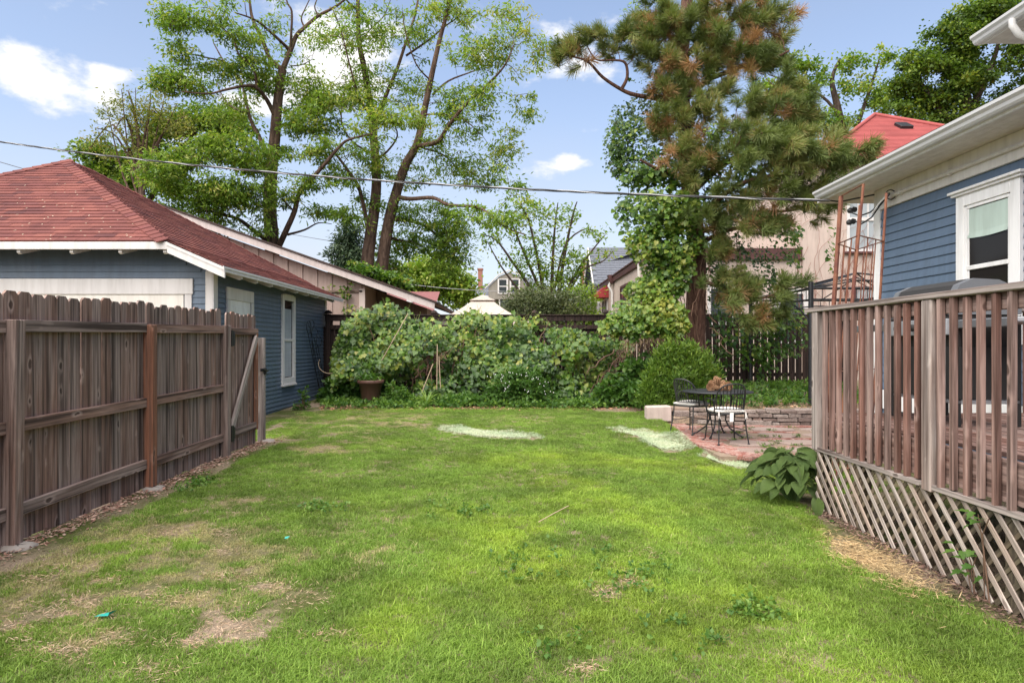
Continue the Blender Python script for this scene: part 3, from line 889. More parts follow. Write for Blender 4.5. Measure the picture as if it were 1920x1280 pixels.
# ---------------------------------------------------------------- gas grill on the deck
gcx, gcy = 3.47, 4.95
grill = thing('gas_grill', (gcx, 5.1, zf + .03), 'grey and black gas grill standing behind the deck railing', 'grill')
M_GRILL = metal('grey_grill_paint', (.13, .135, .145), .4, .1, .12)
M_GRILL_D = metal('black_grill_enamel', (.022, .021, .021), .75, .1, .25)
M_GRILL_L = metal('light_grey_shelf', (.30, .31, .33), .45, .05, .1)
def lidprof(s=1.0):
    return [(-.24 * s, 0), (.24 * s, 0), (.25 * s, .10), (.20 * s, .20), (.08 * s, .255), (-.10 * s, .265), (-.20 * s, .22), (-.255 * s, .11)]
L0 = 1.78
m = MB(); m.prism(lidprof(.97), 4.93, 5.62, Matrix(((1, 0, 0, gcx), (0, 0, 1, 0), (0, 1, 0, L0), (0, 0, 0, 1)))); lid = m.build('lid', M_GRILL_D, grill)
for y0, y1 in ((4.86, 4.935), (5.615, 5.68)):
    m = MB(); m.prism(lidprof(1.02), y0, y1, Matrix(((1, 0, 0, gcx), (0, 0, 1, 0), (0, 1, 0, L0 - .002), (0, 0, 0, 1)))); m.build('end_cap', M_GRILL, lid)
m = MB(); m.tube([(gcx - .27, 4.98, L0 + .06), (gcx - .31, 4.98, L0 + .06), (gcx - .31, 5.57, L0 + .06), (gcx - .27, 5.57, L0 + .06)], .012, 8); m.build('handle', M_GRILL_L, lid)
m = MB(); m.prism([(-.26, 0), (.26, 0), (.22, -.24), (-.22, -.24)], 4.88, 5.67, Matrix(((1, 0, 0, gcx), (0, 0, 1, 0), (0, 1, 0, L0 - .01), (0, 0, 0, 1)))); m.build('firebox', M_GRILL_D, grill)
box('control_panel', (gcx - .265, 5.27, L0 - .09), (.03, .74, .12), M_GRILL_L, grill)
for yy in (5.05, 5.27, 5.49):
    m = MB(); m.lathe([(0, 0), (.025, 0), (.028, -.03), (.0, -.03)], (0, 0, 0), 12, Matrix.Translation((gcx - .285, yy, L0 - .09)) @ Matrix.Rotation(rad(90), 4, 'Y')); m.build('knob', M_GRILL_D, grill)
for yy in (4.56, 5.96):
    box('side_shelf', (gcx, yy, L0 - .06), (.46, .56, .035), M_GRILL_L, grill, .008)
    box('shelf_edge', (gcx - .24, yy, L0 - .075), (.02, .57, .06), M_GRILL, grill, .005)
for xx in (gcx - .22, gcx + .22):
    for yy in (4.87, 5.68): box('leg', (xx, yy, zf + .42), (.04, .04, .78), M_GRILL_D, grill)
box('bottom_shelf', (gcx, 5.27, zf + .21), (.46, .84, .03), M_GRILL_L, grill, .006)
box('cabinet_door', (gcx - .24, 5.08, zf + .42), (.014, .36, .38), M_GRILL_D, grill); box('cabinet_door', (gcx - .24, 5.47, zf + .42), (.014, .36, .38), M_GRILL_D, grill)
box('cabinet_panel', (gcx, 4.845, zf + .42), (.44, .014, .38), M_GRILL_D, grill)
for xx in (gcx - .2, gcx + .2):
    m = MB(); m.lathe([(.0, -.02), (.075, -.02), (.085, 0), (.075, .02), (0, .02)], (0, 0, 0), 16, Matrix.Translation((xx, 5.74, zf + .115)) @ Matrix.Rotation(rad(90), 4, 'Y')); m.build('wheel', M_GRILL_D, grill)
# slatted wooden folding chair behind the rail
ch = thing('slatted_deck_chair', (3.75, 3.75, zf + .03), 'brown slatted wooden chair on the deck beyond the railing', 'chair')
cx0, cy0 = 3.85, 3.85
for k in range(6): box('seat_slat', (cx0 - .22 + k * .09, cy0, zf + .44 - .012 * k), (.075, .52, .02), M_DECK, ch)
for k in range(6): box('back_slat', (cx0 + .30 + .05 * k * .0, cy0 - .22 + .088 * k, zf + .80), (.02, .075, .78), M_DECK, ch, R=Matrix.Rotation(.25, 4, 'Y'))
for sy in (-.27, .27):
    beam('leg', (cx0 - .27, cy0 + sy, zf + .03), (cx0 - .27, cy0 + sy, zf + .62), .05, .04, M_DECK, ch)
    beam('leg', (cx0 + .42, cy0 + sy, zf + .03), (cx0 + .12, cy0 + sy, zf + .60), .05, .04, M_DECK, ch)
    box('armrest', (cx0, cy0 + sy, zf + .635), (.68, .10, .025), M_DECK, ch)

# ---------------------------------------------------------------- rusty trellis between deck and house
tr = thing('rusty_trellis', (3.9, 7.4, .1), 'tall rusty iron trellis between the deck railing and the house corner', 'trellis')
legs = []
for (tx, ty, bxp, dep) in [(1577, 368, 1563, 7.6), (1619, 345, 1598, 6.97), (1662, 362, 1649, 7.39), (1612, 385, 1596, 7.95)]:
    top = P(tx, ty, dep); bot = P(bxp, 575, dep); d = (bot - top)
    end = top + d * ((top.z - gzf(top.x, dep)) / (top.z - bot.z))
    legs.append((top, end))
    fx = .018 if dep > 7.5 and tx < 1600 else .010
    m = MB(); ux = frame_z(end, top, (1, 0, 0))
    L = (top - end).length
    m.prism([(-fx, -fx), (fx, -fx), (fx, -fx + .005), (-fx + .005, -fx + .005), (-fx + .005, fx), (-fx, fx)], 0, L, Matrix.Translation(end) @ ux @ Matrix.Rotation(rad(35), 4, 'Z'))
    m.build('corner_angle', M_RUST, tr)
def between(a, b, f): return a + (b - a) * f
pairs = [(0, 1), (1, 2), (2, 3), (3, 0)]
for f in (.17, .62, .95):
    for i, j in pairs:
        beam('cross_bar', between(*legs[i], f), between(*legs[j], f), .006, .022, M_RUST, tr, side=(0, 0, 1), bevel=0)
beam('cross_bar', legs[0][0], legs[1][0], .006, .02, M_RUST, tr, side=(0, 0, 1), bevel=0)
for i, j in pairs:
    for f in (.36, .68):
        a_ = between(between(*legs[i], .17), between(*legs[j], .17), f); b_ = between(legs[i][1], legs[j][1], f)
        m = MB(); m.tube([b_, a_], .0065, 6); m.build('rod', M_RUST, tr)

# ---------------------------------------------------------------- service cables
M_CABLE = metal('black_cable', (.02, .02, .022), .5)
M_CABLE_L = metal('bare_aluminium_cable', (.30, .30, .31), .4, .6)
A_, B_ = P(-60, 214, 16.0), P(1556, 376, 10.0)
def cable_pts(A_, B_, sag, n=60, tw=0, ph=0, r=.0):
    out = []
    for i in range(n + 1):
        f = i / n
        p = A_.lerp(B_, f) - Vector((0, 0, sag * 4 * f * (1 - f)))
        a = tw * f + ph
        out.append(p + Vector((0, math.cos(a), math.sin(a))) * r)
    return out
A_ext = P(-500, 170, 20)
cb = thing('service_cable', B_, 'thick twisted black overhead cable crossing the whole yard to the blue house', 'cable')
for ph, mt in ((0, M_CABLE), (2.1, M_CABLE), (4.2, M_CABLE_L)):
    m = MB(); m.tube(cable_pts(A_ext.lerp(A_, 0), B_, .62, 400, 150, ph, .011), .0105, 5); m.build('strand', mt, cb)
m = MB(); m.tube([B_, B_ + Vector((.15, .0, -.02)), Vector((HX - .06, 9.5, 3.70))], .012, 6); m.build('tail', M_CABLE, cb)
lw = thing('service_drop', (5.1, 9.3, 3.5), 'looped black and white service wires under the soffit at the house corner', 'wires')
for k, (pts, mt) in enumerate([([(1595, 398, 9.6), (1612, 405, 9.5), (1632, 398, 9.35), (1655, 378, 9.1), (1668, 362, 9.0)], M_CABLE),
                  ([(1600, 412, 9.6), (1615, 420, 9.5), (1634, 408, 9.35), (1650, 385, 9.15), (1668, 364, 9.0)], M_CABLE),
                  ([(1634, 402, 9.3), (1648, 382, 9.12), (1664, 365, 9.0)], M_WHITE_CLEAN)]):
    m = MB(); m.tube([P(*p) for p in pts], .011, 6); m.build('wire', mt, lw)
m = MB(); m.tube([P(1670 + 9 * math.cos(a), 365 + 9 * math.sin(a), 9.05) for a in np.linspace(0, 6.28, 16)], .008, 5); m.build('loop', M_CABLE, lw)
for q in ((1598, 394), (1596, 416)):
    m = MB(); m.lathe([(0, -.07), (.03, -.06), (.045, -.02), (.03, .0), (.045, .03), (.03, .06), (0, .07)], P(*q, 9.62), 10, Matrix.Rotation(1.3, 4, 'Y')); m.build('insulator', M_CABLE, lw)
for nm, a_, b_, sg, lb in (('thin_wire', P(-60, 286, 24), P(760, 470, 40), .5, 'thin grey wire above the garage ridge on the left'),
                   ('thin_wire', P(690, 522, 34), P(1130, 545, 30), .3, 'thin grey wire strung low in front of the distant trees')):
    m = MB(); m.tube(cable_pts(a_, b_, sg, 30), .014, 5); o = m.build(nm, M_CABLE_L); tag(o, lb, 'wire')
# ---------------------------------------------------------------- ground
def xs_(a, b, d, far):
    return np.concatenate([-np.geomspace(abs(a) + 8, far, 9)[::-1], np.arange(a, b + d / 2, d), np.geomspace(abs(b) + 8, far, 9)])
gxs = xs_(-9, 9, .15, 700); gys = np.concatenate([[-700, -200, -60, -20, -8], np.arange(-3, 17.6, .15), [20, 26, 36, 60, 120, 300, 900]])
X, Y = np.meshgrid(gxs, gys)
Z = gz(X, Y)
nx, ny = len(gxs), len(gys)
me = bpy.data.meshes.new('ground')
idx = np.arange(nx * ny).reshape(ny, nx)
quads = np.stack([idx[:-1, :-1], idx[:-1, 1:], idx[1:, 1:], idx[1:, :-1]], -1).reshape(-1, 4)
me.from_pydata(np.stack([X, Y, Z], -1).reshape(-1, 3).tolist(), [], quads.tolist())
me.polygons.foreach_set('use_smooth', [True] * len(quads))
t = NT('lawn_soil')
p_ = t.position()
n1_ = t.noise(p_, 1.1, 5, .65, .3); n2_ = t.noise(p_, 14, 5, .7); n3_ = t.noise(p_, 90, 3, .6)
soil = t.mix(n2_, (.30, .205, .155), (.52, .39, .31))
thatch = t.mix(n2_, (.060, .085, .018), (.15, .16, .055))
col = t.mix(t.ramp(n1_, [(.40, (0, 0, 0)), (.60, (.75, .75, .75))]), thatch, soil)
col = t.mix(1.0, col, t.ramp(n3_, [(.25, (.55, .55, .55)), (.75, (1.3, 1.3, 1.3))]), 'MULTIPLY')
t.color(col); t.rough(.95); t.spec(.1); t.bump(t.math('ADD', n2_, n3_), .8, .03)
ground = obj('ground', me, None, None, t.m); ground['kind'] = 'structure'

# ---------------------------------------------------------------- patio of old brick and flagstone
rp = random.Random(21)
patio = thing('patio', (4.2, 10.2, .1), None, None); patio['kind'] = 'structure'
def pz(y): return .13 + .017 * (y - 8.3)
M_BRICK = None
t = NT('old_brick')
r_ = t.rnd(); p_ = t.position()
col = t.ramp(r_, [(0, (.21, .080, .064)), (.25, (.27, .105, .082)), (.5, (.32, .155, .125)), (.75, (.27, .175, .15)), (1, (.23, .065, .048))])
n_ = t.noise(p_, 14, 5, .7); n5 = t.noise(p_, 70, 3, .6)
col = t.mix(t.ramp(n_, [(.45, (0, 0, 0)), (.7, (.75, .75, .75))]), col, (.52, .42, .38))
col = t.mix(1.0, col, t.ramp(n5, [(.3, (.7, .7, .7)), (.7, (1.2, 1.2, 1.2))]), 'MULTIPLY')
t.color(col); t.rough(.95); t.spec(.15); t.bump(n5, .6, .006); M_BRICK = t.m
t = NT('flagstone')
p_ = t.position(); n_ = t.noise(p_, 5, 6, .7, .4); n5 = t.noise(p_, 60, 3, .6)
col = t.mix(n_, (.20, .135, .115), (.37, .275, .24))
col = t.mix(t.math('MULTIPLY', t.rnd(), .6), col, (.38, .315, .28))
col = t.mix(1.0, col, t.ramp(n5, [(.3, (.8, .8, .8)), (.7, (1.12, 1.12, 1.12))]), 'MULTIPLY')
t.color(col); t.rough(.9); t.spec(.2); t.bump(t.math('ADD', n_, n5), .5, .008); M_FLAG = t.m
t = NT('stone_wall_stone')
p_ = t.position(); n_ = t.noise(p_, 9, 6, .7, .4); n5 = t.noise(p_, 50, 3, .6)
col = t.ramp(t.rnd(), [(0, (.20, .14, .12)), (.3, (.33, .26, .23)), (.6, (.44, .37, .33)), (.85, (.27, .18, .15)), (1, (.48, .35, .24))])
col = t.mix(t.ramp(n_, [(.4, (0, 0, 0)), (.7, (.8, .8, .8))]), col, (.20, .16, .14))
col = t.mix(1.0, col, t.ramp(n5, [(.3, (.7, .7, .7)), (.7, (1.2, 1.2, 1.2))]), 'MULTIPLY')
t.color(col); t.rough(.95); t.bump(t.math('ADD', n_, n5), .9, .02); M_STONE = t.m
def stone_mesh(name, poly, h0, h1, mat, jit=.008, bev=.012):
    bm = bmesh.new()
    vs = [bm.verts.new((x, y, h0)) for x, y in poly]
    f = bm.faces.new(vs)
    r_ = bmesh.ops.extrude_face_region(bm, geom=[f])
    top = [v for v in r_['geom'] if isinstance(v, bmesh.types.BMVert)]
    for v in top: v.co.z = h1 + rp.uniform(-jit, jit)
    bmesh.ops.bevel(bm, geom=[e_ for e_ in bm.edges if all(v in top for v in e_.verts)], offset=bev, segments=1, affect='EDGES')
    bmesh.ops.recalc_face_normals(bm, faces=bm.faces)
    me = bpy.data.meshes.new(name); bm.to_mesh(me); bm.free(); me.materials.append(mat); return me
BR = [stone_mesh('brick', [(-.098 + rp.uniform(-.004, .004), -.046), (.098, -.046 + rp.uniform(-.004, .004)), (.098 + rp.uniform(-.004, .004), .046), (-.098, .046 + rp.uniform(-.003, .003))], -.055, 0, M_BRICK, .003, .007) for _ in range(5)]
def brick(x, y, z, ang, tilt=.02):
    return obj('brick', rp.choice(BR), patio, Matrix.Translation((x, y, z)) @ Matrix.Rotation(ang + rp.uniform(-.04, .04), 4, 'Z') @ Matrix.Rotation(rp.uniform(-tilt, tilt), 4, 'X') @ Matrix.Rotation(rp.uniform(-tilt, tilt), 4, 'Y'))
m = MB(); m.prism([(2.70, 8.66), (6.9, 8.66), (6.9, 11.62), (2.62, 11.62)], 0, 1); 
for i, v in enumerate(m.v): m.v[i] = (v[0], v[1], (pz(v[1]) - .022) if v[2] > .5 else -.15)
M_SAND = paint('sandy_joint', (.27, .20, .15), 1.0, .3, (.10, .12, .04), .6)
m.build('sand_bed', M_SAND, patio)
# front edge: two courses laid on the lawn side
x = 3.02
while x < 5.05:
    brick(x, 8.60, pz(8.6) + rp.uniform(-.006, .006), rad(90)); x += .108
x = 3.24
while x < 5.05:
    b_ = brick(x, 8.545, pz(8.6) - .068, 0, .03); x += .212
x = 3.5
while x < 5.05:
    brick(x, 8.60, pz(8.6) - .066, rad(90)); x += .112
# left border, a curved double soldier course
for k in range(30):
    f = k / 29
    x, y = 2.74 + .28 * max(0, (.35 - f) / .35) ** 1.7, 8.66 + f * 3.0
    brick(x, y, pz(y) + rp.uniform(-.004, .004), rad(0) + .5 * max(0, .3 - f)); brick(x + .205, y + rp.uniform(-.02, .02), pz(y) + rp.uniform(-.005, .004), 0)
# field: rows of brick and flagstones set among them
flags = [(3.36, 9.00, .62, .42), (4.08, 9.08, .66, .48), (4.72, 9.02, .46, .40), (3.45, 9.62, .60, .52), (4.2, 9.70, .70, .50), (4.90, 9.62, .52, .56), (3.40, 10.3, .66, .50), (4.12, 10.38, .60, .54),
         (4.86, 10.36, .66, .56), (5.6, 10.1, .6, .6), (3.50, 10.98, .68, .46), (4.3, 11.05, .70, .44), (5.1, 11.0, .66, .5), (5.8, 10.85, .5, .55), (6.4, 10.3, .7, .7)]
taken = []
for fx_, fy_, fw, fh in flags:
    n = rp.choice((5, 6, 7))
    poly = []
    for k in range(n):
        a = 2 * math.pi * (k + rp.uniform(-.18, .18)) / n + .5
        ca, sa = math.cos(a), math.sin(a)
        q = max(abs(ca), abs(sa)) ** .75
        poly.append((fw / 2 * ca / q * rp.uniform(.92, 1.04), fh / 2 * sa / q * rp.uniform(.92, 1.04)))
    obj('flagstone', stone_mesh('flagstone', poly, -.04, .004, M_FLAG, .004, .01), patio, Matrix.Translation((fx_, fy_, pz(fy_))))
    taken.append((fx_, fy_, fw / 2, fh / 2))
y = 8.76; row = 0
while y < 11.5:
    x = 3.10 + (row % 2) * .1
    while x < (5.1 if y < 9.8 else 6.6):
        if not any(abs(x - a) < w_ + .075 and abs(y - b_) < h_ + .028 for a, b_, w_, h_ in taken):
            brick(x, y, pz(y) - .004 + rp.uniform(-.006, .004), 0)
        x += .204
    y += .1; row += 1

jw = []
for k in range(46):
    fx_, fy_, fw, fh = rp.choice(flags); a_ = rp.uniform(0, 6.28)
    jw.append((fx_ + fw * .53 * math.cos(a_), fy_ + fh * .53 * math.sin(a_)))
JOINTS = [q for q in jw if q[0] < 5.1 or q[1] > 9.8]
# low retaining wall of stones behind the patio, and blocks at its corner
wallp = [(2.84, 12.0), (3.2, 12.0), (3.55, 11.95), (3.85, 11.78), (4.2, 11.68), (4.6, 11.64), (5.0, 11.63), (5.4, 11.63), (5.8, 11.63), (6.6, 11.63)]
rw = thing('stone_retaining_wall', (5, 11.65, .15), 'low dry stone retaining wall behind the patio with some bricks on top', 'stone wall')
wl_ = [Vector((*p, 0)) for p in wallp]
def along(path, d):
    for a, b_ in zip(path, path[1:]):
        L = (b_ - a).length
        if d <= L: return a + (b_ - a) * (d / L), (b_ - a).normalized()
        d -= L
    return None
for row in range(4):
    d = rp.uniform(0, .1); z0 = pz(11.6) - .02 + row * .072
    while d < 3.8:
        L = rp.uniform(.10, .46)
        r_ = along(wl_, d + L / 2)
        if r_ is None: break
        c, dr = r_
        h = rp.uniform(.05, .082)
        poly = [(-L / 2 + .008, -.08 + rp.uniform(-.02, .012)), (L / 2 - .008, -.08 + rp.uniform(-.02, .012)), (L / 2 - .008, .09), (-L / 2 + .008, .09)]
        usebrick = row == 3 and d > 2.7 and rp.random() < .75
        o = obj('brick' if usebrick else 'stone', stone_mesh('stone', poly, 0, h, M_BRICK if usebrick else M_STONE, .006, .012), rw,
                Matrix.Translation((c.x, c.y, z0)) @ Matrix.Rotation(math.atan2(dr.y, dr.x) + rp.uniform(-.05, .05), 4, 'Z') @ Matrix.Rotation(rp.uniform(-.05, .05), 4, 'X'))
        d += L
for lb, c, d_, ang in (('large pale concrete block at the lawn corner of the patio', (2.66, 12.02, .31), (.42, .22, .26), .05),):
    o = obj('concrete_block', stone_mesh('concrete_block', [(-.22, -.12), (.22, -.11), (.21, .12), (-.21, .11)], 0, .26, paint('pinkish_concrete', (.52, .42, .38), .95, .2, (.35, .27, .24), .6), .012, .02), None, Matrix.Translation((2.62, 12.0, gzf(2.62, 12.0) - .03)) @ Matrix.Rotation(.04, 4, 'Z')); tag(o, lb, 'block')
for k, (x, y, w_, h_, z_) in enumerate([(3.02, 11.92, .30, .12, .17), (3.03, 11.93, .26, .10, .295)]):
    o = obj('edging_stone', stone_mesh('edging_stone', [(-w_ / 2, -.1), (w_ / 2, -.09), (w_ / 2 - .02, .1), (-w_ / 2, .1)], 0, h_, M_STONE, .01, .02), None, Matrix.Translation((x, y, z_)))
    tag(o, ('lower brown edging stone beside the pale concrete block', 'upper flat edging stone resting on another beside the bush')[k], 'stone')

# ---------------------------------------------------------------- bistro table, chairs and pine cones
TX, TY, TZ = 3.16, 10.25, pz(10.25)
t = NT('black_metal_mesh'); t.color((.030, .032, .038)); t.rough(.45); t.b.inputs['Metallic'].default_value = .3; M_TABLE = t.m
tab = thing('bistro_table', (TX, TY, TZ), 'round black metal bistro table on the brick patio', 'table')
m = MB(); m.lathe([(.0, .700), (.50, .700), (.525, .694), (.53, .682), (.52, .672), (.50, .676), (0, .686)], (TX, TY, TZ), 40); m.build('tabletop', M_TABLE, tab)
for k in range(4):
    a = rad(45 + 90 * k + 12)
    ca, sa = math.cos(a), math.sin(a)
    pr = [(.18, .68), (.22, .60), (.20, .48), (.13, .34), (.12, .26), (.18, .14), (.32, .035), (.37, .02)]
    m = MB(); m.tube([(TX + ca * r_, TY + sa * r_, TZ + z_) for r_, z_ in pr], .012, 7); m.lathe([(0, 0), (.024, 0), (.02, .02), (0, .022)], (TX + ca * .37, TY + sa * .37, TZ), 8); m.build('leg', M_BLACK_IRON, tab)
m = MB(); m.tube([(TX + .13 * math.cos(a), TY + .13 * math.sin(a), TZ + .33) for a in np.linspace(0, 6.2832, 25)], .008, 6); m.build('brace_ring', M_BLACK_IRON, tab)
M_CUSH = NT('white_cushion'); t = M_CUSH
w_ = t.n('ShaderNodeTexWave'); w_.wave_type = 'BANDS'; w_.bands_direction = 'DIAGONAL'
t.l(t.mapping(t.coord('Object'), (11, 11, 11)), w_.inputs['Vector']); w_.inputs['Scale'].default_value = 1.5; w_.inputs['Distortion'].default_value = 6
t.color(t.ramp(w_.outputs['Fac'], [(.45, (.74, .71, .68)), (.55, (.60, .55, .52))])); t.rough(.95); t.bump(t.noise(t.coord('Object'), 90, 2), .3, .004); M_CUSH = t.m
def cushion_mesh():
    bm = bmesh.new()
    bmesh.ops.create_grid(bm, x_segments=12, y_segments=12, size=.5)
    bmesh.ops.solidify(bm, geom=list(bm.faces), thickness=.02)
    for v in bm.verts:
        x, y = v.co.x * 2, v.co.y * 2
        r_ = (x ** 4 + y ** 4) ** .25
        q = max(0, 1 - r_ ** 4)
        s = 1 if v.co.z > -.001 else -1
        k = (abs(x) ** 6 + abs(y) ** 6 + 1e-9) ** (1 / 6) / max(math.hypot(x, y), 1e-6)
        f = .85 + .15 * k if r_ > .5 else 1
        v.co = Vector((v.co.x * .43 * f, v.co.y * .41 * f, s * (.010 + .034 * q ** .5)))
    bmesh.ops.recalc_face_normals(bm, faces=bm.faces)
    me = bpy.data.meshes.new('cushion'); bm.to_mesh(me); bm.free(); me.materials.append(M_CUSH)
    me.polygons.foreach_set('use_smooth', [True] * len(me.polygons)); return me
CUSH = cushion_mesh()
def iron_chair(x, y, ang, mat, label, nslat):
    b = pz(y)
    root = thing('bistro_chair', (x, y, b), label, 'chair', 'wrought iron chairs at the bistro table')
    R = Matrix.Translation((x, y, b)) @ Matrix.Rotation(ang, 4, 'Z')       # local: faces +y, back at -y
    def tb(name, pts, r_=.0095, n=7, parent=root):
        m = MB(); m.tube([R @ Vector(p) for p in pts], r_, n); return m.build(name, mat, parent)
    for s in (-1, 1):
        tb('leg', [(s * .20, .20, .43), (s * .205, .21, .25), (s * .225, .235, .03), (s * .25, .26, .012)])
        o = tb('leg', [(s * .19, -.19, .43), (s * .20, -.21, .22), (s * .22, -.25, .012)])
    for s, yy in ((1, .26), (-1, .26), (1, -.25), (-1, -.25)):
        m = MB(); m.lathe([(0, 0), (.02, 0), (.018, .018), (0, .02)], R @ Vector((s * (.25 if yy > 0 else .22), yy, 0)), 8); m.build('foot', mat, root)
    tb('seat_frame', [(.215 * math.copysign(abs(math.cos(a)) ** .5, math.cos(a)), .205 * math.copysign(abs(math.sin(a)) ** .5, math.sin(a)), .43) for a in np.linspace(0, 6.2832, 33)], .009)
    m = MB(); m.box(R @ Vector((0, 0, .428)), (.40, .39, .006), Matrix.Rotation(ang, 4, 'Z')); m.build('seat_mesh', mat, root)
    tb('stretcher', [(-.205, .21, .20), (0, 0, .24), (.205, -.215, .20)], .006); tb('stretcher', [(.205, .21, .20), (0, 0, .245), (-.205, -.215, .20)], .006)
    # barrel back: hoop bowed round the seat, with slats
    def back(a, h):      # a: -1..1 across
        th = a * 1.15
        return (.235 * math.sin(th) * (1 + .12 * h), .02 - .24 * math.cos(th) - .07 * h, .43 + .43 * h)
    Hh = lambda a: max(0.0, 1 - abs(a) ** 2.6) ** .42
    tb('back_hoop', [back(a, Hh(a)) for a in np.sin(np.linspace(-math.pi / 2, math.pi / 2, 41))], .011, 8)
    tb('lower_rail', [back(a, .16) for a in np.linspace(-1, 1, 15)], .007)
    for k in range(nslat):
        a = -.85 + 1.7 * k / (nslat - 1)
        tb('back_slat', [back(a, .16), back(a, .5 * Hh(a)), back(a, .985 * Hh(a))], .006, 6)
    for s in (-1, 1):
        tb('arm', [back(s * .96, .42), (s * .25, .02, .64), (s * .24, .16, .63), (s * .215, .20, .43)], .009)
    c = obj('seat_cushion', CUSH, root, R @ Matrix.Translation((0, .01, .465)))
    for s in ((-1, 1) if nslat == 11 else ()):
        m = MB(); m.quad(*[R @ Vector(q) for q in ((s * .19, -.20, .46), (s * .205, -.20, .46), (s * .215, -.225, .37), (s * .205, -.22, .37))]); m.quad(*[R @ Vector(q) for q in ((s * .19, -.202, .46), (s * .205, -.202, .46), (s * .19, -.225, .36), (s * .182, -.22, .365))]); m.build('tie', M_CUSH, c)
    return root
iron_chair(3.10, 9.64, .10, M_BLACK_IRON, 'black iron chair with its back to the lawn and a white cushion tag hanging', 11)
m = MB(); m.quad((3.07, 9.39, pz(9.6) + .455), (3.12, 9.385, pz(9.6) + .455), (3.115, 9.38, pz(9.6) + .33), (3.065, 9.385, pz(9.6) + .33)); m.quad((3.07, 9.387, pz(9.6) + .455), (3.12, 9.382, pz(9.6) + .455), (3.115, 9.377, pz(9.6) + .33), (3.065, 9.382, pz(9.6) + .33))
tagp = m.build('cushion_tag', M_WHITE_CLEAN, bpy.data.objects['bistro_chair'])
iron_chair(2.86, 10.62, -.95, M_GREY_IRON, 'dark grey iron chair turned sideways beside the leafy bush', 13)
# pine cones
M_CONE = NT('pine_cone'); t = M_CONE
t.color(t.mix(t.noise(t.coord('Object'), 60, 3), (.09, .04, .02), (.62, .36, .20))); t.rough(.8); M_CONE = t.m
def cone_mesh():
    mb = MB()
    for i in range(110):
        f = (i + .5) / 110
        a = i * 2.39996
        zc = f * .12
        r_ = .052 * math.sin(min(1, f * 1.15 + .12) * math.pi) ** .7 + .006
        c = Vector((math.cos(a) * r_ * .45, math.sin(a) * r_ * .45, zc)); o = Vector((math.cos(a), math.sin(a), .55)).normalized(); s = Vector((-math.sin(a), math.cos(a), 0))
        tip = c + o * r_ * .95
        mb.add([c - s * .007, c + s * .007, tip + s * .012, tip - s * .012, tip + Vector((0, 0, .012)) + o * .004], [(0, 1, 2, 3), (3, 2, 4), (0, 3, 4), (1, 4, 2)])
    me = mb.mesh('pine_cone', M_CONE); return me
CM = cone_mesh()
for k, (dx, dy, dz, sc, rx, ry, rz) in enumerate([(-.13, -.02, .055, .98, 1.5, .1, .3), (-.04, .02, .055, .85, 1.4, .0, 2.0), (.05, -.04, .05, .85, 1.6, 0, 4.2), (.15, .0, .06, 1.05, 1.4, .1, 5.4), (-.02, .0, .145, 1.1, .9, .2, 1.1), (.08, .05, .10, .8, 1.1, 0, 3.6), (-.09, .07, .1, .8, 1.2, 0, .9)]):
    o = obj('pine_cone', CM, None, Matrix.Translation((TX + .01 + dx, TY - .02 + dy, TZ + .70 + dz)) @ Matrix.Rotation(rz, 4, 'Z') @ Matrix.Rotation(rx, 4, 'X') @ Matrix.Scale(sc, 4) @ Matrix.Translation((0, 0, -.06)))
    tag(o, ['pine cone lying at the left end of the pile on the bistro table', 'small pine cone low in the middle of the pile on the table', 'pine cone at the front of the pile, right of its middle', 'large pine cone lying at the right end of the pile on the table',
            'pine cone resting on top of the pile on the bistro table', 'small pine cone at the back right of the pile on the table', 'small pine cone at the back left of the pile on the table'][k], 'pine cone', 'pine cones piled on the bistro table')

# ---------------------------------------------------------------- fences at the back
BY = 16.25
bf = thing('back_fence', (-1, BY, .3), 'dark brown board fence with capped posts mostly hidden under the vine hedge', 'fence')
def bz(x): return .30
ftop = EYE + 55 * BY / F
x = -4.55
while x < 2.3:
    box('board', (x, BY + .05, (.30 + ftop - .25) / 2), (.14, .02, ftop - .25 - .30), M_BROWN, bf, .002); x += .146
for zz in (ftop - .05, ftop - .26): box('rail', (-1.1, BY, zz), (6.9, .05, .10 if zz < ftop - .1 else .13), M_BROWN, bf, .003)
box('cap', (-1.1, BY + .01, ftop + .03), (6.95, .14, .03), M_BROWN, bf, .004)
for xx in np.arange(-4.4, 2.4, .22): box('lattice_slat', (float(xx), BY + .03, ftop - .155), (.05, .02, .16), M_BROWN, bf, 0)
for xx in (-4.48, -1.9, .55, 2.30, 4.35):
    if xx < 4:
        p = beam('post', (xx, BY + .01, .2), (xx, BY + .01, ftop + .06), .11, .11, M_BROWN, bf)
        m = MB(); m.box((xx, BY + .01, ftop + .085), (.16, .16, .03)); m.lathe([(.10, 0), (.075, .035), (.0, .06)], (xx, BY + .01, ftop + .10), 4, Matrix.Rotation(rad(45), 4, 'Z')); m.build('post_cap', M_BROWN, p)
pf = thing('picket_fence', (5, BY, .45), 'dark brown picket fence with gaps behind the patio and pine', 'fence')
x = 2.45
while x < 8.2:
    b0 = gzf(x, 15.5) + .02
    box('picket', (x, BY - .02 + rp.uniform(-.004, .004), (b0 + ftop + .06) / 2), (.142, .022, ftop + .06 - b0), M_BROWN, pf, .003, R=Matrix.Rotation(rp.uniform(-.008, .008), 4, 'Y')); x += .168 + rp.uniform(-.004, .004)
for zz in (ftop - .25, .85): box('rail', (5.3, BY + .02, zz), (5.9, .04, .09), M_BROWN, pf, .003)
for xx in (3.4, 5.75, 7.9): beam('post', (xx, BY + .06, .3), (xx, BY + .06, ftop + .05), .1, .1, M_BROWN, pf)

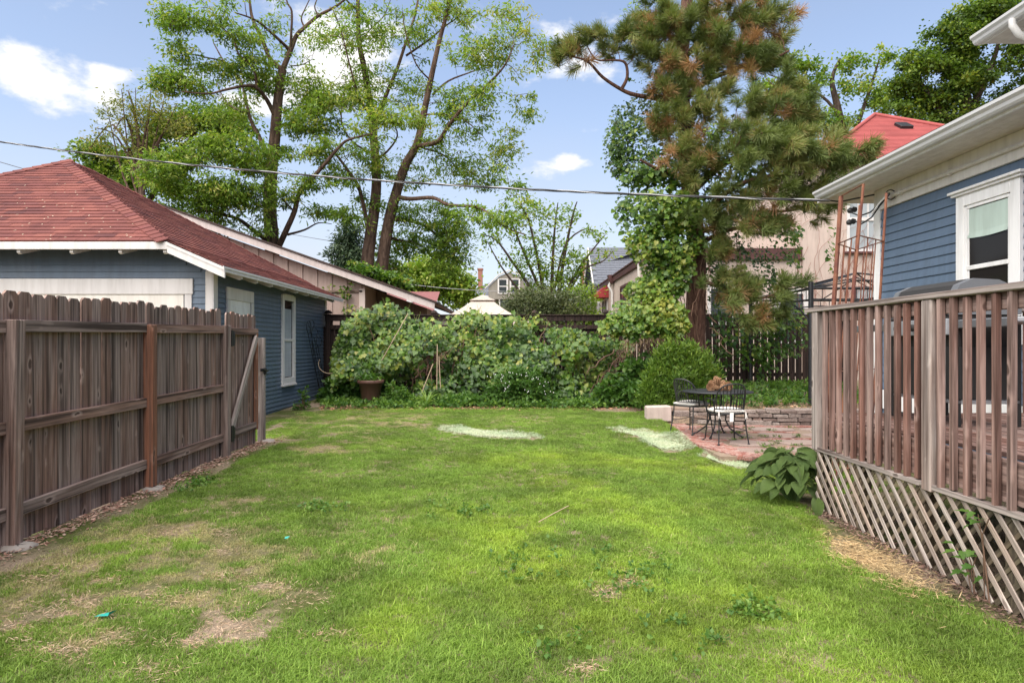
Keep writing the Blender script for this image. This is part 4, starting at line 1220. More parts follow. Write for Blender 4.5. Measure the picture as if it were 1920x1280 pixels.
# black iron gazebo frame beyond the house corner
gzb = thing('iron_gazebo_frame', (7.1, 13.9, .45), 'open black iron gazebo frame with a pitched bar roof and arched brackets', 'gazebo')
ga, gb_, gc, gd = (5.47, 12.2), (5.55, 15.5), (8.8, 12.2), (8.8, 15.5)
ez = 2.60
for q in (ga, gb_, gc, gd):
    m = MB(); m.tube([(*q, .35), (*q, ez + .12)], .045, 10)
    for zz in (.8, 1.5, 2.2): m.lathe([(.045, -.012), (.052, 0), (.045, .012)], (*q, zz), 10)
    m.build('post', M_BLACK_IRON, gzb)
ap = Vector((7.15, 13.85, 3.06))
def v3(q, z): return Vector((q[0], q[1], z))
for p, q in ((ga, gb_), (gb_, gd), (gd, gc), (gc, ga)):
    for zz, r_ in ((ez, .022), (ez - .20, .014)):
        m = MB(); m.tube([v3(p, zz), v3(q, zz)], r_, 6); m.build('beam', M_BLACK_IRON, gzb)
    for k in range(1, 16):
        c = v3(p, ez).lerp(v3(q, ez), k / 16); m = MB(); m.tube([c, c - Vector((0, 0, .20))], .008, 5); m.build('spindle', M_BLACK_IRON, gzb)
    m = MB(); m.tube([v3(p, ez - .75).lerp(v3(q, ez - .75), f) + Vector((0, 0, .62 * math.sin(f * math.pi) ** .6)) for f in np.linspace(0, 1, 25)], .016, 6); m.build('arch', M_BLACK_IRON, gzb)
for q in (ga, gb_, gc, gd):
    m = MB(); m.tube([v3(q, ez + .02), ap], .018, 6); m.build('roof_bar', M_BLACK_IRON, gzb)
    m = MB(); m.tube([v3(q, ez + .02) + Vector((0, 0, -.02)), ap - Vector((0, 0, .16))], .013, 6); m.build('roof_bar', M_BLACK_IRON, gzb)
for p, q in ((ga, gb_), (gb_, gd), (gd, gc), (gc, ga)):
    c = v3(p, ez).lerp(v3(q, ez), .5); m = MB(); m.tube([c, ap - Vector((0, 0, .10))], .012, 6); m.build('roof_bar', M_BLACK_IRON, gzb)
    m = MB(); m.tube([v3(p, ez).lerp(ap, .5) + Vector((0, 0, .0)), v3(q, ez).lerp(ap, .5)], .010, 6); m.build('roof_bar', M_BLACK_IRON, gzb)
# ---------------------------------------------------------------- neighbours' buildings beyond the back fence
M_STUCCO = paint('pink_beige_stucco', (.53, .425, .37), .95, .09, (.44, .345, .30), .4)
M_TRIM = paint('brown_trim_paint', (.085, .032, .030), .6, .12)
M_RED = NT('bright_red_shingle'); t = M_RED
p_ = t.position(); n_ = t.noise(p_, 60, 2); pa = t.noise(p_, 1.3, 4)
col = t.mix(n_, (.26, .065, .062), (.36, .105, .10)); col = t.mix(1.0, col, t.ramp(pa, [(.3, (.85, .85, .85)), (.7, (1.12, 1.12, 1.12))]), 'MULTIPLY')
lum = t.math('ADD', t.math('MULTIPLY', t.rnd(), .3), .85); col = t.mix(1.0, col, lum, 'MULTIPLY')
t.color(col); t.rough(.95); t.spec(.1); M_RED = t.m
def slate(name, c):
    t = NT(name); p_ = t.position()
    bk = t.n('ShaderNodeTexBrick'); t.l(t.mapping(p_, (1, 1, 1)), bk.inputs['Vector'])
    n_ = t.noise(p_, 9, 4, .7); t.color(t.mix(n_, tuple(x * .7 for x in c), tuple(x * 1.3 for x in c))); t.rough(.9); t.spec(.2); return t.m
M_SLATE = slate('grey_slate', (.13, .14, .165))
M_GREYSIDE = paint('grey_siding_paint', (.20, .20, .20), .8, .12)
t = NT('dark_window'); t.color((.03, .035, .04)); t.rough(.08); t.spec(.8); M_DARKGLASS = t.m
t = NT('chimney_brick'); p_ = t.position(); t.color(t.mix(t.noise(p_, 8, 5, .7), (.22, .09, .065), (.36, .17, .13))); t.rough(.95); M_CHIM = t.m

# tan garage with a shallow gable
tg = thing('tan_garage', (-6, 20, .3), 'tan board and batten garage with a white sloping fascia beside the blue garage', 'garage')
def fz(x): return 4.59 - .353 * (x + 7.99)          # underside line of the fascia
m = MB(); MX = Matrix(((1, 0, 0, 0), (0, 0, 1, 0), (0, 1, 0, 0), (0, 0, 0, 1)))
m.prism([(-10.5, .2), (-4.0, .2), (-4.0, fz(-4.0)), (-10.5, fz(-10.5))], 18.1, 25.0, MX); m.build('wall', M_TAN, tg)
for x in np.arange(-8.9, -4.1, .40): box('batten', (float(x), 18.085, (.25 + fz(x) - .0) / 2), (.045, .03, fz(x) - .27), M_TAN, tg, .003)
box('belt_board', (-6.3, 18.06, 3.02), (4.5, .03, .05), M_TAN_DARK, tg, 0)
box('corner_board', (-4.06, 18.075, (fz(-4) + .2) / 2 - .03), (.16, .06, fz(-4) - .32), paint('pale_tan_trim', (.66, .54, .47), .6, .05), tg)
m = MB(); m.prism([(-3.98, .2), (-2.5, .2), (-2.5, fz(-2.5)), (-3.98, fz(-3.98))], 19.6, 25.0, MX); m.build('porch_wall', M_TAN_DARK, tg)
for x in np.arange(-3.9, -2.5, .14): box('slat', (float(x), 19.58, (.25 + fz(x)) / 2), (.05, .03, fz(x) - .3), M_TAN_DARK, tg, 0)
m = MB(); m.prism([(-10.5, fz(-10.5) + .02), (-2.05, fz(-2.05) + .02), (-2.05, fz(-2.05) + .19), (-10.5, fz(-10.5) + .19)], 17.66, 17.70, MX); m.build('fascia', paint('pinkish_white_paint', (.56, .48, .45), .6, .06), tg)
m = MB(); m.prism([(-10.5, fz(-10.5) + .20), (-2.0, fz(-2.0) + .20), (-2.0, fz(-2.0) + .25), (-10.5, fz(-10.5) + .25)], 17.62, 25.3, MX); m.build('roof', paint('dark_brown_roofing', (.06, .04, .035), .9, .2), tg)
m = MB(); m.prism([(-10.5, fz(-10.5) + .17), (-2.06, fz(-2.06) + .17), (-2.06, fz(-2.06) + .198), (-10.5, fz(-10.5) + .198)], 17.71, 25.2, MX); m.build('soffit', M_TAN, tg)

# small grey shed and red roof behind it
gs = thing('grey_shed', (-4.3, 27, .3), 'small grey sided shed with white gable trim just above the vine hedge', 'shed')
def sz(x): return 2.86 - .30 * (x + 4.0)
m = MB(); m.prism([(-6.2, .2), (-2.55, .2), (-2.55, sz(-2.55)), (-4.0, sz(-4.0)), (-6.2, sz(-4.0))], 26.0, 30, MX); m.build('wall', M_GREYSIDE, gs)
m = MB(); m.prism([(-4.1, sz(-4.1) + .01), (-2.1, sz(-2.1) + .01), (-2.1, sz(-2.1) + .13), (-4.1, sz(-4.1) + .13)], 25.6, 25.65, MX); m.build('fascia', M_WHITE, gs)
m = MB(); m.prism([(-4.2, sz(-4.2) + .14), (-2.05, sz(-2.05) + .14), (-2.05, sz(-2.05) + .18), (-4.2, sz(-4.2) + .18)], 25.55, 30, MX); m.build('roof', M_SLATE, gs)
box('corner_board', (-2.62, 25.97, 1.4), (.14, .05, 2.2), M_WHITE, gs)
for z in np.arange(1.6, 2.7, .16): box('siding_board', (-3.6, 25.98, float(z)), (1.8, .02, .14), M_GREYSIDE, gs, .004)
rs = thing('red_roofed_house', (-5, 36, .3), 'low house far off of which a muted red roof shows over the shed', 'house')
m = MB(); m.quad((-7.5, 34, 3.3), (-4.0, 34, 3.3), (-4.0, 37, 4.55), (-7.5, 37, 4.55)); m.build('roof', paint('muted_red_roof', (.24, .10, .10), .9, .15), rs)
m = MB(); m.box((-5.7, 36, 1.8), (3.4, 3.6, 3.0)); m.build('wall', M_GREYSIDE, rs); 
box('roof_vent', (-5.4, 35.2, 3.95), (.3, .25, .25), M_GUTTER, rs)

# beige canopy
cn = thing('canopy_tent', (-.95, 22.2, .3), 'beige fabric canopy with a pointed vented top showing above the hedge', 'canopy')
M_CANVAS = paint('beige_canvas', (.62, .53, .46), .9, .06)
apx = Vector((-.97, 22.2, 3.22))
def ring(h, z): return [Vector((apx.x + sx * h, apx.y + sy * h, z)) for sx, sy in ((-1, -1), (1, -1), (1, 1), (-1, 1))]
r0, r1, r2, r3 = ring(1.55, 2.35), ring(.36, 3.00), ring(.42, 2.99), ring(0.02, 3.24)
m = MB()
for k in range(4):
    a_, b_ = r0[k], r0[(k + 1) % 4]; c_, d_ = r1[(k + 1) % 4], r1[k]
    n = 6
    for i in range(n):
        f0, f1 = i / n, (i + 1) / n
        sg = lambda f: -.10 * math.sin(f * math.pi)
        L0, R0, L1, R1 = a_.lerp(d_, f0), b_.lerp(c_, f0), a_.lerp(d_, f1), b_.lerp(c_, f1)
        m.quad(L0 + Vector((0, 0, sg(f0))), R0 + Vector((0, 0, sg(f0))), R1 + Vector((0, 0, sg(f1))), L1 + Vector((0, 0, sg(f1))))
    m.quad(a_, b_, b_ - Vector((0, 0, .22)), a_ - Vector((0, 0, .22)))
m.build('canopy', M_CANVAS, cn)
m = MB()
for k in range(4): m.quad(r2[k] + Vector((0, 0, .05)), r2[(k + 1) % 4] + Vector((0, 0, .05)), r3[(k + 1) % 4], r3[k])
m.build('vent_cap', M_CANVAS, cn)
for q in r0:
    m = MB(); m.tube([(q.x * .98 + apx.x * .02, q.y * .98 + apx.y * .02, .3), (q.x * .98 + apx.x * .02, q.y * .98 + apx.y * .02, 2.33)], .03, 6); m.build('pole', M_GREY_IRON, cn)

# far grey house with white windows and a brick chimney
fh = thing('distant_house', (-1, 52, .3), 'distant house with slate roof, white paired windows and tall brick chimney', 'house')
m = MB(); m.box((.2, 53, 2.6), (6.8, 5.6, 5.2)); m.build('wall', paint('mauve_grey_wall', (.30, .255, .245), .9, .08), fh)
m = MB()
e = [(-3.9, 49.6, 5.25), (4.4, 49.6, 5.25), (4.4, 56.5, 5.25), (-3.9, 56.5, 5.25)]; rg = [(-1.0, 52.9, 6.9), (1.6, 52.9, 6.9)]
m.quad(e[0], e[1], rg[1], rg[0]); m.quad(e[1], e[2], rg[1]); m.quad(e[2], e[3], rg[0], rg[1]); m.quad(e[3], e[0], rg[0]); m.build('roof', M_SLATE, fh)
box('fascia', (.25, 49.55, 5.2), (8.3, .08, .14), M_WHITE, fh)
m = MB(); m.prism([(-1.75, 5.0), (1.35, 5.0), (1.35, 5.7), (.55, 6.7), (-.2, 7.0), (-.95, 6.7), (-1.75, 5.9)], 49.5, 53, MX); dm = m.build('dormer', paint('taupe_dormer', (.26, .235, .20), .9, .08), fh)
for x0 in (-.78, .12):
    w = box('window', (x0 + .1, 49.47, 5.95), (.62, .04, 1.0), M_DARKGLASS, fh, 0)
    for dx in (-.33, .33): box('frame', (x0 + .1 + dx, 49.45, 5.95), (.11, .06, 1.12), M_WHITE, w)
    for dz in (-.53, .0, .53): box('frame', (x0 + .1, 49.455, 5.95 + dz), (.58, .05, .07), M_WHITE, w)
m = MB()
for a_, b_ in (((-2.0, 5.75), (-.95, 6.78)), ((-.95, 6.78), (-.2, 7.1)), ((-.2, 7.1), (.55, 6.78)), ((.55, 6.78), (1.6, 5.55))):
    p0, p1 = Vector((a_[0], 49.35, a_[1])), Vector((b_[0], 49.35, b_[1])); u = Vector((0, 0, .10)); d = Vector((0, .3, 0))
    m.add([p0, p1, p1 + u, p0 + u, p0 + d, p1 + d, p1 + u + d, p0 + u + d], [(0, 1, 2, 3), (7, 6, 5, 4), (0, 4, 5, 1), (3, 2, 6, 7)])
m.build('barge_board', M_WHITE, dm)
box('chimney', (-2.42, 51, 5.9), (.34, .5, 2.9), M_CHIM, fh, 0)
box('chimney_cap', (-2.42, 51, 7.38), (.44, .6, .12), M_CHIM, fh, 0)
w = box('window', (-.55, 49.6, 4.4), (.7, .06, 1.1), M_DARKGLASS, fh, 0)
for dx in (-.38, .38): box('frame', (-.55 + dx, 49.58, 4.4), (.1, .06, 1.2), M_WHITE, w)

# stucco building behind the pine
st = thing('stucco_building', (8, 24, .3), 'pinkish stucco building with brown trim and red hip roof behind the pine', 'building')
m = MB(); m.box((9.2, 27.05, 2.1), (9.72, 14.1, 4.6)); m.build('wall', M_STUCCO, st)
m = MB(); m.box((13.4, 24.4, 3.6), (9.4, 8.86, 6.9)); m.build('upper_wall', M_STUCCO, st)
box('trim_band', (6.5, 19.97, 4.30), (4.36, .10, .34), M_TRIM, st, .01)
box('trim_band', (6.5, 19.95, 4.145), (4.40, .14, .05), M_TRIM, st, .01)
box('trim_band', (4.30, 27, 4.36), (.10, 14.2, .22), M_TRIM, st, .01)
box('parapet_cap', (4.32, 27, 4.50), (.22, 14.3, .06), M_TRIM, st, .01)
# hip roof with courses
m = MB(); c = [(8.95, 19.5, 7.0), (18.0, 19.5, 7.0), (18.0, 29.2, 7.0), (8.95, 29.2, 7.0)]; apx_ = (13.05, 24.0, 9.82)
for k in range(4): m.quad(c[k], c[(k + 1) % 4], apx_)
rf = m.build('roof', M_RED, st)
nrow = 34
for k in range(nrow):
    f0, f1 = k / nrow, (k + 1) / nrow
    m = MB()
    for i in (0, 3):
        a_, b_, ax_ = Vector(c[i]), Vector(c[(i + 1) % 4]), Vector(apx_)
        p0, p1, p2, p3 = a_.lerp(ax_, f0), b_.lerp(ax_, f0), b_.lerp(ax_, f1), a_.lerp(ax_, f1)
        up = Vector((0, 0, .035)); lo = Vector((0, 0, .012))
        m.quad(p0 + up, p1 + up, p2 + lo, p3 + lo); m.quad(p0, p1, p1 + up, p0 + up)
    m.build('shingle_course', M_RED, rf)
for i in (0, 1):
    a_ = Vector(c[i]); ax_ = Vector(apx_); m = MB(); m.tube([a_ + Vector((0, 0, .05)), ax_ + Vector((0, 0, .05))], .07, 6); m.build('hip_cap', M_RED, rf)
# roof vents
m = MB(); q = Vector((11.35, 24.6, 8.55)); m.lathe([(.16, -.5), (.16, .05), (.2, .05), (.27, .2), (.27, .38), (.2, .5), (.0, .56)], q, 20)
tv = m.build('turbine_vent', M_BLACK_IRON, st)
for k in range(14):
    a = 2 * math.pi * k / 14; m = MB(); m.tube([q + Vector((.2 * math.cos(a), .2 * math.sin(a), .06)), q + Vector((.30 * math.cos(a + .2), .30 * math.sin(a + .2), .28)), q + Vector((.19 * math.cos(a + .4), .19 * math.sin(a + .4), .5))], .012, 4); m.build('fin', M_GREY_IRON, tv)
rv = box('roof_vent', (13.25, 22.55, 8.98), (.42, .5, .14), M_BLACK_IRON, st, .02, R=Matrix.Rotation(.55, 4, 'X'))
def stwin(x0, x1, z0, z1, y, mull, fr=.09, glass=None, sill=True, wood_=None):
    fm = wood_ or M_WHITE
    w = box('window', ((x0 + x1) / 2, y + .01, (z0 + z1) / 2), (x1 - x0, .04, z1 - z0), glass or M_DARKGLASS, st, 0)
    for x in (x0, x1): box('frame', (x, y - .01, (z0 + z1) / 2), (fr, .07, z1 - z0 + fr), fm, w)
    for z in (z0, z1): box('frame', ((x0 + x1) / 2, y - .011, z), (x1 - x0 - fr, .07, fr), fm, w)
    for k in range(1, mull + 1): box('glazing_bar', (x0 + (x1 - x0) * k / (mull + 1), y - .005, (z0 + z1) / 2), (.035, .05, z1 - z0 - fr), fm, w)
    if sill: box('sill', ((x0 + x1) / 2, y - .05, z0 - fr * .9), (x1 - x0 + .3, .14, .06), M_TRIM, w)
    return w
t = NT('pale_curtained_glass'); t.color(t.mix(t.noise(t.mapping(t.position(), (9, 1, 1)), 2, 2), (.25, .27, .28), (.42, .45, .46))); t.rough(.15); t.spec(.7); M_PALEGLASS = t.m
y_ = 19.97
stwin(10.06, 10.95, 4.40, 6.05, y_, 2, .08, M_PALEGLASS); box('mid_rail', (10.5, y_ - .03, 5.33), (.85, .05, .10), M_WHITE, st)
stwin(10.25, 11.0, 2.75, 3.28, y_, 0, .07, M_PALEGLASS, True, M_TRIM)
stwin(7.95, 8.78, 1.7, 3.18, y_, 0, .16); stwin(5.9, 6.6, 2.2, 3.3, y_, 0, .1)
def sidewin(y0, y1, z0, z1, fm=M_TRIM):
    w = box('window', (4.335, (y0 + y1) / 2, (z0 + z1) / 2), (.03, y1 - y0, z1 - z0), M_DARKGLASS, st, 0)
    for y in (y0, y1, (y0 + y1) / 2): box('frame', (4.32, y, (z0 + z1) / 2), (.06, .10, z1 - z0 + .1), fm, w)
    for z in (z0, z1): box('frame', (4.321, (y0 + y1) / 2, z), (.06, y1 - y0, .1), fm, w)
sidewin(25.0, 26.5, 2.55, 3.85); sidewin(30.2, 31.8, 1.9, 3.7, M_WHITE); sidewin(32.6, 33.6, 1.9, 3.7, M_WHITE)
m = MB(); m.prism([(4.34, 4.35), (4.34, 3.72), (3.55, 3.72)], 29.9, 32.2, MX)
for i, v in enumerate(m.v): m.v[i] = v
m.build('awning', paint('red_awning', (.36, .05, .05), .8, .1), st)
m = MB(); m.prism([(4.08, 4.55), (4.34, 4.55), (4.34, 4.2), (4.16, 4.2)], 28.2, 28.6, MX); m.build('rain_head', M_TRIM, st)
m = MB(); m.tube([(4.2, 28.4, 4.25), (4.12, 28.4, 4.1), (4.26, 28.35, 3.85), (4.26, 28.35, .4)], .06, 8); m.build('downspout', M_WHITE, st)
m = MB(); m.tube([(4.28, 22.4, 4.3), (4.28, 22.4, .4)], .07, 8); m.build('downspout', M_SOFFIT, st)
# gabled neighbour
gh = thing('gabled_house', (5.5, 36, .3), 'grey shingled gable with white barge boards rising behind the stucco wall', 'house')
m = MB(); m.prism([(36.0, 0.3), (40.0, .3), (40.0, 5.2), (38.0, 6.9), (36.0, 5.2)], 4.75, 9.0, Matrix(((0, 0, 1, 0), (1, 0, 0, 0), (0, 1, 0, 0), (0, 0, 0, 1)))); m.build('wall', M_GREYSIDE, gh)
m = MB()
for s in (1, -1):
    m.quad((4.35, 38 - s * 2.6, 4.72), (9.2, 38 - s * 2.6, 4.72), (9.2, 38, 7.12), (4.35, 38, 7.12))
    m.quad((4.35, 38 - s * 2.6, 4.64), (9.2, 38 - s * 2.6, 4.64), (9.2, 38, 7.04), (4.35, 38, 7.04))
rf2 = m.build('roof', M_SLATE, gh)
for k in range(16):
    f0, f1 = k / 16, (k + 1) / 16
    p0, p1 = Vector((4.34, 35.4, 4.74)), Vector((4.34, 38, 7.14)); q0 = p0.lerp(p1, f0); q1 = p0.lerp(p1, f1)
    n_s = 9
    for j in range(n_s):
        x0 = 4.34 + (4.85 * j / n_s) + (.25 if k % 2 else 0); x1 = min(x0 + 4.85 / n_s - .012, 9.2)
        m = MB(); m.quad((x0, q0.y, q0.z + .05), (x1, q0.y, q0.z + .05), (x1, q1.y, q1.z + .01), (x0, q1.y, q1.z + .01)); m.quad((x0, q0.y, q0.z), (x1, q0.y, q0.z), (x1, q0.y, q0.z + .05), (x0, q0.y, q0.z + .05))
        m.build('shingle', M_SLATE, rf2)
beam('barge_board', (4.32, 35.35, 4.64), (4.32, 38.0, 7.06), .05, .2, M_WHITE, gh, side=(1, 0, 0)); beam('barge_board', (4.321, 40.6, 4.64), (4.321, 38.0, 7.06), .05, .2, M_WHITE, gh, side=(1, 0, 0))
beam('bracket', (4.75, 35.5, 4.2), (4.35, 35.5, 4.7), .09, .09, M_WHITE, gh); beam('bracket', (4.75, 35.5, 4.68), (4.3, 35.5, 4.68), .09, .09, M_WHITE, gh)
box('chimney', (4.9, 44.5, 4.0), (.55, .6, 6.2), M_CHIM, gh, 0)
m = MB(); m.quad((4.05, 37, 3.6), (4.05, 43, 3.6), (4.75, 43, 6.0), (4.75, 37, 6.0)); m.quad((4.75, 37, 6.0), (4.75, 43, 6.0), (7, 43, 6.8), (7, 37, 6.8)); m.build('mansard', M_SLATE, gh)
# bare reddish creeper on the stucco
M_TWIG = paint('red_brown_twig', (.30, .13, .10), .9, .3)
bv = MB(); rb = random.Random(9)
for k in range(46):
    x, z = rb.uniform(8.6, 11.1), rb.uniform(1.8, 2.6)
    pts = []; a = rb.uniform(-.5, .5)
    for i in range(rb.randrange(8, 22)):
        pts.append((x, 19.935 - .012 * rb.random(), z)); a += rb.uniform(-.45, .45) - a * .1
        x += math.sin(a) * .17; z += math.cos(a) * .17
        if x < 8.55: x = 8.55
        if z > 5.9: break
    bv.tube(pts, .0045, 4, False)
o = bv.build('bare_creeper', M_TWIG, None); tag(o, 'bare reddish creeper stems spreading over the stucco wall', 'creeper')
# ---------------------------------------------------------------- foliage
def np_mesh(name, V, Fq, tint, mat, smooth=False):
    me = bpy.data.meshes.new(name)
    n, k = Fq.shape
    me.vertices.add(len(V)); me.vertices.foreach_set('co', V.astype(np.float32).ravel())
    me.loops.add(n * k); me.loops.foreach_set('vertex_index', Fq.astype(np.int32).ravel())
    me.polygons.add(n); me.polygons.foreach_set('loop_start', np.arange(0, n * k, k, dtype=np.int32))
    try: me.polygons.foreach_set('loop_total', np.full(n, k, dtype=np.int32))
    except Exception: pass
    me.update(calc_edges=True)
    if tint is not None:
        at = me.attributes.new('tint', 'FLOAT', 'POINT'); at.data.foreach_set('value', tint.astype(np.float32))
    if smooth: me.polygons.foreach_set('use_smooth', [True] * n)
    me.materials.append(mat)
    me.validate()
    return me
def unit(v): return v / np.maximum(np.linalg.norm(v, axis=-1, keepdims=True), 1e-9)
def leaf_quads(p, a, n, l, w, tint, fold=.12, curl=.0):
    """diamond leaves: start p, axis a, normal n, length l, width w"""
    s = unit(np.cross(a, n)); n = unit(np.cross(s, a))
    l = l[:, None]; w = w[:, None]
    mid = p + a * l * .45
    V = np.stack([p, mid + s * w / 2 + n * w * fold, p + a * l - n * l * curl, mid - s * w / 2 + n * w * fold], 1).reshape(-1, 3)
    N = len(p)
    return V, np.arange(4 * N).reshape(N, 4), np.repeat(tint, 4)
def rand_unit(N, zbias=0.0, flat=1.0):
    v = RNG.normal(size=(N, 3)); v[:, 2] = v[:, 2] * flat + zbias
    return unit(v)
def place(o_mesh, name, root, mat=None): return obj(name, o_mesh, root, Matrix.Identity(4) if root is None else None)
def put(mesh, name, root):
    """link a mesh whose coordinates are world coordinates under root"""
    o = bpy.data.objects.new(name, mesh); COL.objects.link(o)
    M = Matrix.Translation(W[root.name].translation); mesh.transform(M.inverted())
    W[o.name] = M; o.parent = root; o.matrix_basis = Matrix.Identity(4)
    return o

class Skeleton:
    def __init__(s): s.p, s.r, s.mb = [], [], MB()
    def limb(s, pts, r0, r1, n=8, sub=4, wob=.0):
        """pts: world points; smooth them, add a tube and remember the nodes"""
        pts = [Vector(p) for p in pts]
        out = []
        m = len(pts)
        for i in range(m - 1):
            a, b = pts[i], pts[i + 1]
            p0, p3 = pts[max(i - 1, 0)], pts[min(i + 2, m - 1)]
            for k in range(sub):
                t_ = k / sub
                t2, t3 = t_ * t_, t_ ** 3
                out.append(.5 * ((2 * a) + (b - p0) * t_ + (2 * p0 - 5 * a + 4 * b - p3) * t2 + (3 * a - p0 - 3 * b + p3) * t3))
        out.append(pts[-1])
        if wob: out = [p + Vector(RNG.normal(size=3)) * wob if 0 < i < len(out) - 1 else p for i, p in enumerate(out)]
        N = len(out)
        rs = [r0 + (r1 - r0) * (i / (N - 1)) ** .9 for i in range(N)]
        s.mb.tube(out, rs, n)
        for p, r in zip(out, rs): s.p.append(tuple(p)); s.r.append(r)
    def twigs(s, centers, r_tip=.006, n=4, maxr=.05, up=.25, rgain=1.0):
        """joins each leaf cluster to the nearest branch by a curved twig"""
        P_ = np.array(s.p); R_ = np.array(s.r)
        d0 = np.array([np.min(np.linalg.norm(P_ - c, axis=1)) for c in centers])
        for i in np.argsort(d0):
            c = centers[i]
            v = c - P_; d = np.linalg.norm(v, axis=1)
            cost = d * (1 + .5 * np.clip(-v[:, 2] / np.maximum(d, 1e-6), 0, 1)) + .25 / (1 + 40 * R_)
            j = int(np.argmin(cost)); b = P_[j]; L = d[j]
            if L < .05: continue
            k = 3 if L < .8 else 5
            r_b = min(R_[j] * .75, maxr, (.006 + .011 * L) * rgain); 
            mid = (b + c) / 2 + np.array([0, 0, up * L * .5]) + RNG.normal(size=3) * L * .10
            ts = np.linspace(0, 1, k + 1)[:, None]
            pts = (1 - ts) ** 2 * b + 2 * ts * (1 - ts) * mid + ts ** 2 * c
            pts[1:-1] += RNG.normal(size=(k - 1, 3)) * L * .025
            rs = [r_b + (r_tip - r_b) * t_ for t_ in np.linspace(0, 1, k + 1)]
            s.mb.tube([Vector(q) for q in pts], rs, n, False)
            P_ = np.vstack([P_, pts[1:]]); R_ = np.append(R_, rs[1:])
def blob_centers(blobs, Y, depth=.8):
    out = []; w = []
    for b in blobs:
        px, py, rx, ry, n = b[:5]; off = b[5] if len(b) > 5 else 0.0
        y = Y + off
        c = np.array(P(px, py, y)); sx, sz = rx * y / F, ry * y / F
        sy = depth * (sx + sz) / 2
        v = unit(RNG.normal(size=(n, 3))) * (RNG.random((n, 1)) ** .40)
        out.append(c + v * np.array([sx, sy, sz])); w += [b[6] if len(b) > 6 else 0.0] * n
    return np.concatenate(out), np.array(w)
def clusters(centers, extra, per, rc, l, w, flat=.55, droop=.35, tint=(.5, .22), upn=.7, jit=.12):
    """leaves round every cluster centre"""
    N = len(centers)
    ct = tint[0] + extra + RNG.normal(size=N) * tint[1]
    idx = np.repeat(np.arange(N), per)
    M_ = len(idx)
    off = unit(RNG.normal(size=(M_, 3))) * (RNG.random((M_, 1)) ** .6) * rc * (1 + .35 * RNG.normal(size=(N, 1))[idx]).clip(.4, 1.7)
    off[:, 2] *= flat
    p = centers[idx] + off
    a = unit(off * np.array([1, 1, .5]) / rc + RNG.normal(size=(M_, 3)) * .6 + np.array([0, 0, -droop]))
    n = unit(RNG.normal(size=(M_, 3)) * .55 + np.array([0, 0, upn]))
    s = (.7 + .6 * RNG.random(M_))
    tn = np.clip(ct[idx] + RNG.normal(size=M_) * jit, 0, 1)
    return leaf_quads(p, a, n, l * s, w * s, tn)

from mathutils import noise as mnoise
def hollow(cs, ex, thr, f=.75):
    k = np.array([mnoise.noise(Vector((c[0] * f, c[1] * f, c[2] * f * 1.9))) for c in cs]) > thr
    return cs[k], ex[k]
def tree(name, label, base, Y, limbs, blobs, bark_m, leaf_m, per=40, rc=.35, l=.15, w=.065, depth=.8, group=None, flat=.55, droop=.35, tint=(.5, .2), trunk_to=None, r_tip=.006, maxr=.05, cat='tree', rgain=1.0, crown='crown', upn=.7, mult=1.0, spread=1.0, thr=None):
    root = thing(name, base, label, cat, group)
    sk = Skeleton()
    for pts, r0, r1 in limbs:
        sk.limb([P(q[0], q[1], Y + (q[2] if len(q) > 2 else 0)) for q in pts], r0, r1)
    cs, ex = blob_centers([(b[0], b[1], b[2] * spread, b[3] * spread, int(b[4] * mult), *b[5:]) for b in blobs], Y, depth)
    if thr is not None: cs, ex = hollow(cs, ex, thr)
    sk.twigs(cs, r_tip, 4, maxr, rgain=rgain)
    put(sk.mb.mesh('trunk', bark_m), 'trunk', root)
    V, Fq, tn = clusters(cs, ex, per, rc, l, w, flat, droop, tint, upn)
    o = put(np_mesh('crown', V, Fq, tn, leaf_m), crown, root); o['kind'] = 'stuff'
    return root

M_BARK = bark('grey_brown_bark', (.040, .025, .019), (.145, .095, .07))
M_BARK_D = bark('dark_bark', (.035, .026, .021), (.11, .08, .062))
M_BARK_PINE = bark('pine_bark', (.060, .032, .025), (.21, .115, .085), 1.6)
L_LOCUST = leaf_mat('locust_leaf', [(0, (.055, .110, .014)), (.35, (.130, .230, .026)), (.65, (.215, .325, .042)), (1, (.38, .38, .095))], .42)
L_DARK = leaf_mat('maple_leaf', [(0, (.035, .070, .012)), (.4, (.085, .155, .018)), (.75, (.15, .235, .028)), (1, (.24, .30, .045))], .38)
L_YELLOW = leaf_mat('spring_leaf', [(0, (.10, .14, .02)), (.5, (.20, .22, .05)), (1, (.34, .29, .10))], .4)
L_OLIVE = leaf_mat('olive_leaf', [(0, (.05, .075, .03)), (.5, (.115, .145, .065)), (1, (.20, .22, .115))], .3)
L_VINE = leaf_mat('vine_leaf', [(0, (.020, .055, .012)), (.35, (.055, .125, .018)), (.7, (.125, .225, .028)), (.92, (.25, .31, .05)), (1, (.36, .30, .07))], .32, .4, spec=.5)
L_BUSH = leaf_mat('yew_leaf', [(0, (.035, .075, .012)), (.45, (.085, .165, .022)), (1, (.20, .29, .045))], .3)
L_HERB = leaf_mat('herb_leaf', [(0, (.030, .080, .016)), (.5, (.075, .165, .030)), (1, (.17, .28, .05))], .35)
L_CONIFER = leaf_mat('conifer_leaf', [(0, (.015, .035, .018)), (.5, (.04, .075, .035)), (1, (.09, .13, .07))], .15)

